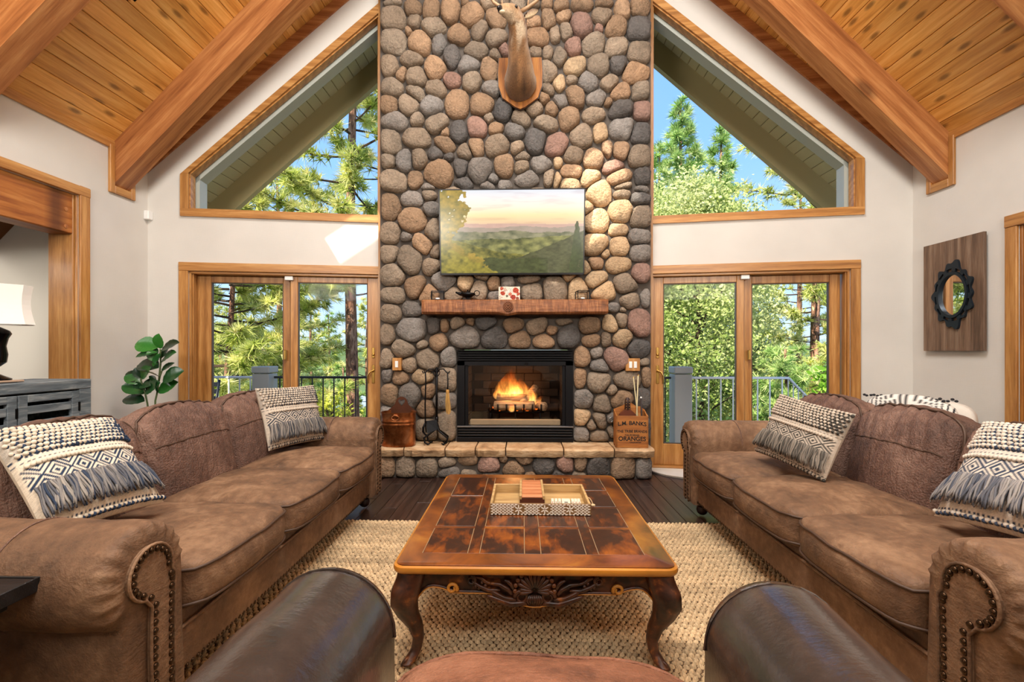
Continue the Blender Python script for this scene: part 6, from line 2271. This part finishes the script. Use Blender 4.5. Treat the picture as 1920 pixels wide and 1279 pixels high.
# ---- black end table by the near left sofa arm
et = thing('end_table', 'black carved end table cut off at the left edge of the photo', 'table', (-1.62, .93, 0))
et['label'] = 'black carved end table beside the near arm of the left sofa'
blk = wood('ebony', srgb('08080a'), srgb('121214'), srgb('222226'), 'x', .4, 1.5, 0, .1, 0, .3)
tx, ty = .31, .265
for k in range(6):
    MB().bbox((-tx, -ty + k * (2 * ty / 6) + .001, .575), (tx, -ty + (k + 1) * (2 * ty / 6) - .001, .598), .003).build('top_board', blk, et)
fr_ = [((-tx - .006, -ty - .006, .562), (tx + .006, -ty, .601)), ((-tx - .006, ty, .562), (tx + .006, ty + .006, .601)), ((-tx - .006, -ty, .562), (-tx, ty, .601)), ((tx, -ty, .562), (tx + .006, ty, .601))]
for lo, hi in fr_: MB().bbox(lo, hi, .002).build('rim', blk, et)
for k, (ins, z0) in enumerate(((.05, .548), (.035, .532), (.06, .515), (.09, .50), (.11, .30), (.07, .285), (.04, .27), (.055, .255), (.085, .24))):
    MB().bbox((-tx + ins, -ty + ins, z0), (tx - ins, ty - ins, z0 + .013), .004).build('molding', blk, et)
MB().bbox((-.10, -.09, .06), (.10, .09, .51), .01).build('pedestal', blk, et)
MB().bbox((-.22, -.18, 0), (.22, .18, .06), .01).build('plinth', blk, et)

# ---- wood panel with oval mirror on the right wall
a, b = onX(1737, 463, HW - .02), onX(1851, 658, HW - .02)
ay0, ay1 = b.y, a.y
az0, az1 = a.z - (a.z - CAMZ) - 0.0, a.z
art = thing('mirror_panel', 'rustic plank panel with an ornate oval mirror on the right wall', 'mirror', (HW - .002, (ay0 + ay1) / 2, (az0 + az1) / 2))
hw_, hh_ = (ay1 - ay0) / 2, (az1 - az0) / 2
pm = wood('rustic_plank', srgb('3a2a1e'), srgb('6a5240'), srgb('8a7460'), 'z', .6, 1.0, .8, .35, 0, .3)
npk = 5
for k in range(npk):
    w0 = -hw_ + 2 * hw_ * k / npk
    MB().bbox((-.045, w0 + .0006, -hh_), (-.02, w0 + 2 * hw_ / npk - .0006, hh_), .0015).build('plank', pm, art)
MB().bbox((-.02, -hw_ + .03, -hh_ + .03), (0, hw_ - .03, hh_ - .03), .002).build('rear_frame', pm, art)
c_ = onX(1788, 553, HW - .05)
e1, e2 = onX(1767, 550, HW - .05), onX(1812, 550, HW - .05)
ey = abs(e1.y - e2.y) / 2 * 1.12; ez = .172
cy, cz = c_.y - art.location.y, c_.z - art.location.z
t = NT('mirror_glass'); t.col((.9, .9, .9)).set(rough=.01, metal=1.0)
P = [(cy + ey * math.cos(2 * math.pi * k / 40), cz + ez * math.sin(2 * math.pi * k / 40)) for k in range(40)]
MB().prism(P, -.052, -.046, 'x').build('mirror_glass', t.m, art, fix=True)
bm_ = plain('blue_black_iron', srgb('27313a'), .4, .6)
fo = empty('oval_frame', (0, 0, 0), 0, art)
K = 120
vs, fs = [], []


def band(r0, r1, sel, x0=-.066, x1=-.047):
    m = MB()
    for k in range(K):
        if not sel(k): continue
        pts = []
        for (kk, rf) in ((k, r0), (k, r1), (k + 1, r1), (k + 1, r0)):
            an = 2 * math.pi * kk / K
            r_ = rf(an)
            pts.append((cy + (ey + r_ * .85) * math.cos(an), cz + (ez + r_ * 1.15) * math.sin(an)))
        m.prism(pts, x0, x1, 'x')
    return m


lobe = lambda an: .062 + .013 * math.cos(14 * an) + .034 * max(0, abs(math.sin(an)) - .93) / .07 + .01 * math.cos(7 * an)
MBs = band(lambda a: -.001, lambda a: .02, lambda k: True, -.072)
MBs.build('inner_rim', bm_, fo, fix=True)
band(lambda a: .022, lambda a: .046, lambda k: (k % 10) < 4).build('fretwork', bm_, fo, fix=True)['kind'] = 'stuff'
band(lambda a: .044, lobe, lambda k: True).build('outer_scallop', bm_, fo, fix=True)

# ---- white boucle chair with a striped pillow in the right corner
wc = thing('white_armchair', 'white upholstered armchair in the corner behind the right sofa', 'armchair', (3.02, 3.62, 0), R(128))
wm = plain('white_boucle', srgb('ddd8ce'), .9, 0, .2, .5, 120)
for nm, (w_, d_, h_), loc in (('seat', (.56, .56, .2), (0, 0, .34)), ('back', (.66, .16, .42), (0, -.32, .58)), ('arm', (.13, .6, .30), (-.33, -.02, .44)), ('arm', (.13, .6, .30), (.33, -.02, .44))):
    m, fn = cushion(w_, d_, h_, 5, 12, .15, 0, 0, 5)
    o = m.build(nm, wm, wc, smooth=True); o.location = loc
for sx in (-1, 1):
    for sy in (-1, 1):
        MB().lathe([(.014, 0), (.022, .25)], 10, (sx * .25, sy * .22, 0)).build('leg', plain('white_chair_leg%d%d' % (sx, sy), srgb('6a4a2e'), .5), wc)
sp = thing('striped_pillow', 'black and white striped pillow with tasselled edge behind the right sofa', 'pillow', (2.95, 3.55, .70), R(128))
sp.rotation_euler = (R(-12), 0, R(128))
m, fn = cushion(.56, .14, .30, 3.2, 30, .2, 0, 0, 6)
cl = []
for v in m.v:
    s_ = (v[0] * 34) % 1
    cl.append(S('22242a') if s_ < .32 else S('e8e4dc'))
m.build('cover', vcol('stripe_weave', .9), sp, True, np.array(cl))
ts = MB()
for k in range(26):
    x_ = -.27 + .54 * k / 25
    ts.ball((x_, lr.uniform(-.02, .02), .158 + lr.uniform(-.006, .006)), .012, 6, 4, (1, 1, .8))
tag(ts.build('tassels', plain('tassel_black', srgb('26262a'), .9), sp), kind='stuff')

# ---- half-round doormat by the right sliding door
dm = empty('doormat', (1.78, 4.63, .002)); tag(dm, 'cream half-round doormat in front of the right sliding door', 'doormat')
dm.rotation_euler = (0, 0, FR.a)
P = [(.5 * math.cos(a), -.36 * abs(math.sin(a)) ** .8) for a in np.linspace(0, math.pi, 28)]
MB().prism(P, 0, .012, 'z').build('mat_body', plain('mat_cream', srgb('d8d0c4'), .9, 0, .2, .6, 90, .1), dm, fix=True)
MB().tube([(x, y, .012) for x, y in P], .006, 6).build('mat_edge', plain('mat_edge', srgb('b9aca0'), .9), dm)

# ================================================================== outside
# ---- deck with posts and metal railing
dk = empty('deck', (0, 0, -.12)); tag(dk, 'grey wooden deck outside the sliding doors', 'deck')
dmat = wood('deck_grey', srgb('4e5052'), srgb('6a6c6d'), srgb('86888a'), 'x', .7, 1.0, 0, .2)
y = 4.9
while y < 6.3:
    MB().bbox((-8.5, y, -.04), (6.0, y + .135, 0), .004).build('deck_board', dmat, dk)
    y += .14
RY = 6.13
pm_w = plain('post_paint', srgb('b4b4b0'), .5)
t = plain('rail_paint', srgb('eceef0'), .4, .3)
t2 = plain('rail_dark', srgb('2e3238'), .4, .3)


def post(x, lab):
    e = thing('deck_post', lab, 'post', (x, RY, -.12))
    MB().bbox((-.115, -.115, 0), (.115, .115, 1.02), .008).build('shaft', pm_w, e)
    MB().bbox((-.122, -.122, 1.03), (.122, .122, 1.12), .012).build('cap', pm_w, e)


post(onY(497, 700, RY).x, 'thick grey deck post outside the left sliding door')
post(onY(1276, 700, RY).x, 'thick grey deck post outside the right sliding door')


def railing(x0, x1, lab, mat):
    e = thing('deck_railing', lab, 'railing', ((x0 + x1) / 2, RY, -.12))
    h = (x1 - x0) / 2
    MB().bbox((-h, -.02, .955), (h, .02, .985), .004).build('top_rail', mat, e)
    MB().bbox((-h, -.015, .08), (h, .015, .105), .004).build('bottom_rail', mat, e)
    n = int((x1 - x0) / .145)
    b0 = None
    for i in range(n):
        x = -h + (i + .5) * (x1 - x0) / n
        if b0 is None: b0 = MB().box((-.007, -.007, .1), (.007, .007, .96)).build('baluster', mat, e); b0.location = (x, 0, 0)
        else: mesh_obj('baluster', b0.data, e, (x, 0, 0))
    return e


xl, xr = onY(497, 700, RY).x, onY(1276, 700, RY).x
xend = onY(1478, 708, RY).x
railing(-8.4, xl - .13, 'pale metal deck railing left of the left deck post', t)
railing(xl + .13, xr - .13, 'dark metal deck railing between the two deck posts', t2)
railing(xr + .13, xend, 'pale metal deck railing right of the right deck post', t)
e = thing('stair_railing', 'sloping metal stair railing descending beyond the right sliding door', 'railing', (xend, RY, -.12))
P0, P1 = Vector((0, 0, .97)), Vector((1.0, .9, .42))
MB().tube([tuple(P0), tuple(P1)], .018, 6).build('top_rail', t, e)
for k in range(8):
    q = P0.lerp(P1, k / 7)
    MB().tube([(q.x, q.y, q.z), (q.x, q.y, q.z - .86)], .008, 5).build('baluster', t, e)
# patio chair arm seen over the sofa
pc = thing('patio_chair', 'dark patio chair standing on the deck by the left deck post', 'chair', (xl - .75, 5.55, -.12))
pmt = plain('patio_metal', srgb('2c3036'), .4, .5)
for sx in (-.28, .28):
    MB().tube([(sx, -.3, 0), (sx, -.27, .62), (sx, -.2, .68), (sx, .15, .70), (sx, .26, .66)], .018, 7).build('arm_frame', pmt, pc, smooth=True)
    MB().tube([(sx, .3, 0), (sx, .22, .45), (sx, .34, .95)], .016, 7).build('rear_leg', pmt, pc, smooth=True)
MB().bbox((-.28, -.28, .42), (.28, .26, .45), .01).build('seat', pmt, pc)
for k in range(5): MB().bbox((-.26, .24 + k * .022, .5 + k * .09), (.26, .255 + k * .022, .56 + k * .09), .004).build('back_slat', pmt, pc)

# ---- ground falling away from the house, far hills
N = 60
gx, gy = np.meshgrid(np.linspace(-60, 60, N), np.concatenate([np.linspace(6.0, 30, N // 2), np.linspace(32, 120, N // 2)]))
gz = -2.6 - .20 * (gy - 6) + 1.2 * (fbm(gx * .12, gy * .12, 3) - .5)
gz = np.maximum(gz, -14 + 2 * (fbm(gx * .05, gy * .05) - .5))
idx = np.arange(N * N).reshape(N, N)
fq = np.stack([idx[:-1, :-1], idx[:-1, 1:], idx[1:, 1:], idx[1:, :-1]], -1).reshape(-1, 4)
o = np_mesh('ground', np.stack([gx, gy, gz], -1).reshape(-1, 3), fq, plain('forest_floor', srgb('8a7a4c'), .95, 0, .1, .4, 6, .4), None, True)
tag(o, kind='structure')
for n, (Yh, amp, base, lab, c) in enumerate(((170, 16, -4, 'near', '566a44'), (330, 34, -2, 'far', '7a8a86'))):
    NX_, NY_ = 140, 14
    hx, hy = np.meshgrid(np.linspace(-Yh * 1.6, Yh * 1.6, NX_), np.linspace(0, 1, NY_))
    prof = base + amp * (fbm(hx / Yh * 4 + 3 + n * 9, hx * 0 + 2, 4) * .9)
    hz = -16 + (prof + 16) * hy ** .8 + 1.5 * (fbm(hx * .09, hy * 9, 3) - .5)
    V = np.stack([hx, Yh + hy * Yh * .35, hz], -1).reshape(-1, 3)
    idx = np.arange(NX_ * NY_).reshape(NY_, NX_)
    fq = np.stack([idx[:-1, :-1], idx[:-1, 1:], idx[1:, 1:], idx[1:, :-1]], -1).reshape(-1, 4)
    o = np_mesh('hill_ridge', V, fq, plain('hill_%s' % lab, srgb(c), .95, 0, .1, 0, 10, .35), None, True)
    tag(o, kind='structure')


# ---- trees
def foliage_mat(name, transl=.35):
    t = NT(name)
    a = t.n('VertexColor', layer_name='Col')
    t.col(a.outputs[0]).set(rough=.55, spec=.25)
    tr = t.n('BsdfTranslucent'); t.l(a.outputs[0], tr.inputs[0])
    mx = t.n('MixShader'); mx.inputs[0].default_value = transl
    t.l(t.bs.outputs[0], mx.inputs[1]); t.l(tr.outputs[0], mx.inputs[2])
    t.l(mx.outputs[0], t.out.inputs[0])
    return t.m


NEED, LEAF = foliage_mat('pine_needles'), foliage_mat('oak_leaves', .42)
BARK = NT('pine_bark')
n1 = BARK.noise(BARK.coords((6, 6, 1.6)), 2.2, 5, .6, .6)
BARK.col(BARK.ramp(n1, [(.35, srgb('3c2a22')), (.5, srgb('8a6450')), (.7, srgb('c49a80'))])).set(rough=.9, spec=.15)
BARK.bump(n1, .8, .05)
BARK = BARK.m
DBARK = plain('branch_bark', srgb('4a3c30'), .9, 0, .2, .3, 20, .3)


def rand_dirs(r, n):
    v = r.normal(size=(n, 3))
    return v / np.linalg.norm(v, axis=1, keepdims=True)


def needles(r, P, D, n, ln, wd, cols):
    """P tuft centres, D tuft axes -> triangles"""
    k = len(P)
    base = np.repeat(P, n, 0); ax = np.repeat(D, n, 0)
    d = rand_dirs(r, k * n) * .85 + ax * .75
    d /= np.linalg.norm(d, axis=1, keepdims=True)
    s = np.cross(d, rand_dirs(r, k * n)); s /= np.linalg.norm(s, axis=1, keepdims=True) + 1e-9
    L = ln * r.uniform(.7, 1.15, (k * n, 1))
    V = np.stack([base + s * wd, base - s * wd, base + d * L - np.array([0, 0, 1]) * L * .12], 1).reshape(-1, 3)
    F = np.arange(len(V)).reshape(-1, 3)
    ci = r.integers(0, len(cols), k)
    c = np.array(cols)[ci] * r.uniform(.7, 1.25, (k, 1))
    C = np.repeat(c, n * 3, 0)
    return V, F, np.clip(C, 0, 1)


PINE_G = [S('b4c05a'), S('ccd176'), S('dfdf8e'), S('9cae50'), S('ece6a4')]
PINE_B = [S('8cb05c'), S('a8c774'), S('c2d88a'), S('74984a'), S('d4e09a')]


def pine(label, base, height, tr, crown0, spread, nbr, per, seed, ln=.22, wd=.010, n=20, cols=PINE_G, taper=1.0, lean=(0, 0), up=.15, group='pine trees outside', shape='pine', thin=1.0):
    r = np.random.default_rng(seed)
    e = thing('pine_tree', label, 'tree', base, 0, group)
    K = 14
    P = []
    for i in range(K):
        f = i / (K - 1)
        P.append((lean[0] * f + .06 * math.sin(f * 7 + seed), lean[1] * f + .06 * math.cos(f * 5 + seed), height * f))
    MB().tube(P, [tr * (1 - .85 * (i / (K - 1)) ** 1.2) + .012 for i in range(K)], 10).build('trunk', BARK, e, smooth=True)
    br = MB()
    TP, TD = [], []
    for b in range(nbr):
        f = crown0 + (1 - crown0) * ((b + r.random()) / nbr)
        z0 = f * height
        k = (f - crown0) / (1 - crown0)
        if shape == 'cone': L = spread * (1 - k) ** .85 * r.uniform(.75, 1.1) + .15
        else: L = spread * (math.sin(math.pi * min(1, .22 + .78 * k)) ** .7 * .8 + .12) * r.uniform(.6, 1.15)
        a = b * 2.4 + r.uniform(-.5, .5)
        u_ = up * (k * 2 - .4) + r.uniform(-.15, .2)
        o = np.array([lean[0] * f, lean[1] * f, z0])
        d = np.array([math.cos(a), math.sin(a), u_]); d /= np.linalg.norm(d)
        pts = []
        for q in range(6):
            g = q / 5
            pts.append(o + d * L * g + np.array([0, 0, -.10 * L * g * (1 - g) + .12 * L * g * g]))
        br.tube([tuple(p) for p in pts], [max(.006, .03 * L / 2 * (1 - .8 * q / 5)) for q in range(6)], 5)
        m = max(4, int(per * 1.45 * L / spread))
        for q in range(m):
            g = r.uniform(.25, 1.0) ** .8
            p = o + d * L * g + np.array([0, 0, -.10 * L * g * (1 - g) + .12 * L * g * g])
            off = rand_dirs(r, 1)[0] * r.uniform(.05, .38) * L * .34
            off[2] *= .55
            TP.append(p + off); dd = d * .6 + off / (np.linalg.norm(off) + 1e-6) * .6 + np.array([0, 0, .45]); TD.append(dd / np.linalg.norm(dd))
            if q % 3 == 0: br.tube([tuple(p), tuple(p + off)], .006, 4)
    br.build('branches', DBARK, e)['kind'] = 'stuff'
    V, F, C = needles(r, np.array(TP), np.array(TD), n, ln, wd * 1.25, cols)
    tag(np_mesh('needles', V, F, NEED, e, False, C), kind='stuff')
    return e


def at(px, Y): return onY(px, 650, Y).x


def gz_at(X, Y): return -2.6 - .20 * (Y - 6) - .6 if -2.6 - .2 * (Y - 6) > -14 else -14.5


def leafy(label, base, height, spread, zlo, nleaf, seed, size=.075, cols=None, cz=None, trunk=.12, group='broadleaf trees outside', name='oak_tree'):
    r = np.random.default_rng(seed)
    e = thing(name, label, 'tree', base, 0, group)
    br = MB()
    br.tube([(0, 0, 0), (.1, .05, height * .3), (-.05, 0, height * .6), (.05, 0, height * .92)], [trunk, trunk * .8, trunk * .5, .02], 8)
    clus = []
    nc = 60
    for i in range(nc):
        a = i * 2.4; f = (i + .5) / nc
        z = zlo + (height - zlo) * f
        rr = spread * math.sin(math.pi * (.12 + .85 * f)) ** .6 * r.uniform(.35, 1.0)
        c = np.array([rr * math.cos(a), rr * math.sin(a), z])
        clus.append(c)
        br.tube([(0, 0, max(.2, z - .7)), tuple(c * np.array([.5, .5, 1]) - np.array([0, 0, .2])), tuple(c)], [.03, .018, .008], 5)
    br.build('branches', DBARK, e)['kind'] = 'stuff'
    clus = np.array(clus)
    ci = r.integers(0, nc, nleaf)
    P = clus[ci] + r.normal(size=(nleaf, 3)) * np.array([.36, .36, .28]) * spread * .42
    nrm = rand_dirs(r, nleaf) + np.array([-.25, -.35, .6]); nrm /= np.linalg.norm(nrm, axis=1, keepdims=True)
    t1 = np.cross(nrm, rand_dirs(r, nleaf)); t1 /= np.linalg.norm(t1, axis=1, keepdims=True)
    t2_ = np.cross(nrm, t1)
    s = size * r.uniform(.6, 1.3, (nleaf, 1))
    V = np.stack([P - t1 * s, P + t2_ * s * .5 + nrm * s * .15, P + t1 * s, P - t2_ * s * .5 + nrm * s * .15], 1).reshape(-1, 3)
    F = np.arange(len(V)).reshape(-1, 4)
    cols = cols or [S('a0b45c'), S('bcc878'), S('d2d892'), S('889e4c'), S('e2e4aa')]
    c = np.array(cols)[ci % len(cols)] * .5 + np.array(cols)[r.integers(0, len(cols), nleaf)] * .5
    c = c * r.uniform(.75, 1.2, (nleaf, 1))
    tag(np_mesh('leaves', V, F, LEAF, e, False, np.clip(np.repeat(c, 4, 0), 0, 1)), kind='stuff')
    return e


def T(px, Y, dz=0.0):
    X = at(px, Y)
    return (X, Y, gz_at(X, Y) + dz)


def topz(py, Y): return CAMZ + (HOR - py) * Y / FPX


b = T(659, 12.0); pine('tall pine with a bare pink brown trunk beyond the left deck railing', b, 17.5, .185, .40, 2.4, 70, 34, 1, .30, .012, 22, PINE_G, lean=(.1, 0))
b = T(430, 10.5); pine('bushy pine crowding the left pane of the left sliding door', b, topz(345, 10.5) - b[2], .10, .12, 2.6, 96, 40, 2, .28, .011, 22, PINE_G)
b = T(520, 17.0); pine('pine rising into the lower corner of the left gable window', b, topz(300, 17) - b[2], .15, .35, 2.4, 56, 30, 3, .3, .012, 18, PINE_G)
b = T(618, 30.0); pine('slender conical fir far behind the tall pine trunk', b, topz(588, 30) - b[2], .16, .1, 2.0, 90, 14, 4, .3, .02, 12, PINE_B, shape='cone')
b = T(585, 24.0); pine('rounded pine behind the left sliding door middle stile', b, topz(585, 24) - b[2], .16, .25, 2.6, 50, 20, 5, .3, .018, 14, PINE_G)
b = T(690, 26.0); pine('distant pine right of the tall pine trunk', b, topz(560, 26) - b[2], .16, .2, 2.3, 50, 20, 6, .3, .018, 14, PINE_G)
b = T(560, 20.0); pine('low pine behind the pillow side of the deck railing', b, topz(660, 20) - b[2], .12, .1, 2.2, 44, 18, 7, .26, .015, 14, PINE_B)
b = T(640, 17.0); pine('young pine at the foot of the tall pine', b, topz(690, 17) - b[2], .1, .1, 1.5, 44, 16, 8, .24, .013, 14, PINE_B)
b = T(410, 19.0); pine('far pine at the left edge of the left sliding door', b, topz(610, 19) - b[2], .14, .15, 2.4, 44, 18, 9, .28, .015, 14, PINE_G)
b = T(490, 26.0); pine('far pine behind the left deck post', b, topz(640, 26) - b[2], .14, .15, 2.6, 44, 18, 19, .28, .018, 14, PINE_B)
b = T(618, 10.0); leafy('yellow green bush below the left deck railing', b, topz(745, 10) - b[2], .8, .5, 2600, 10, .06, [S('b5b83e'), S('9aa838'), S('c8c95a')], name='bush')
b = T(1278, 16.5); pine('tall blue green pine with pointed top in the right gable window', b, topz(195, 16.5) - b[2], .16, .30, 2.2, 100, 34, 11, .34, .013, 20, PINE_B, shape='cone', up=.5)
b = T(1352, 17.5); pine('second pointed pine beside the tall one in the right gable window', b, topz(248, 17.5) - b[2], .16, .30, 2.0, 90, 32, 12, .34, .013, 20, PINE_B, shape='cone', up=.5)
b = T(1235, 19.0); pine('pine half hidden by the right edge of the chimney', b, topz(275, 19) - b[2], .16, .3, 2.1, 80, 30, 13, .34, .014, 18, PINE_B, shape='cone', up=.4)
b = T(1500, 21.0); pine('pine top at the low right end of the right gable window', b, topz(335, 21) - b[2], .18, .30, 2.4, 60, 22, 14, .3, .015, 16, PINE_G)
b = T(1522, 13.5); pine('pine with a dark double trunk in the right pane of the right sliding door', b, 17.0, .14, .34, 2.2, 54, 24, 15, .26, .012, 18, PINE_G, lean=(.35, 0))
b = T(1475, 10.8); pine('low bushy pine behind the stair railing', b, topz(655, 10.8) - b[2], .09, .08, 1.35, 54, 20, 16, .24, .010, 20, PINE_B)
b = T(1560, 11.5); pine('low bushy pine at the right edge of the right sliding door', b, topz(640, 11.5) - b[2], .09, .08, 1.3, 50, 20, 17, .24, .010, 20, PINE_G)
b = T(1430, 24.0); pine('far pine in the gap of the right sliding door', b, topz(590, 24) - b[2], .15, .15, 2.2, 50, 18, 18, .3, .018, 14, PINE_B)
b = T(1312, 12.6); leafy('large bright green oak filling the left pane of the right sliding door', b, topz(352, 12.6) - b[2], 2.3, 1.5, 48000, 21, .055)
b = T(1240, 14.5); leafy('oak behind the large oak, beside the right edge of the chimney', b, topz(365, 14.5) - b[2], 1.9, 1.5, 22000, 22, .058)
b = T(1395, 15.5); leafy('oak behind the middle stile of the right sliding door', b, topz(520, 15.5) - b[2], 1.5, 1.2, 18000, 23, .058)
b = T(1575, 9.5); leafy('fresh green bush outside the right sliding door by the stairs', b, topz(690, 9.5) - b[2], .8, .8, 2500, 24, .085, [S('8fbf3c'), S('a9d04c'), S('74a530')], name='bush')
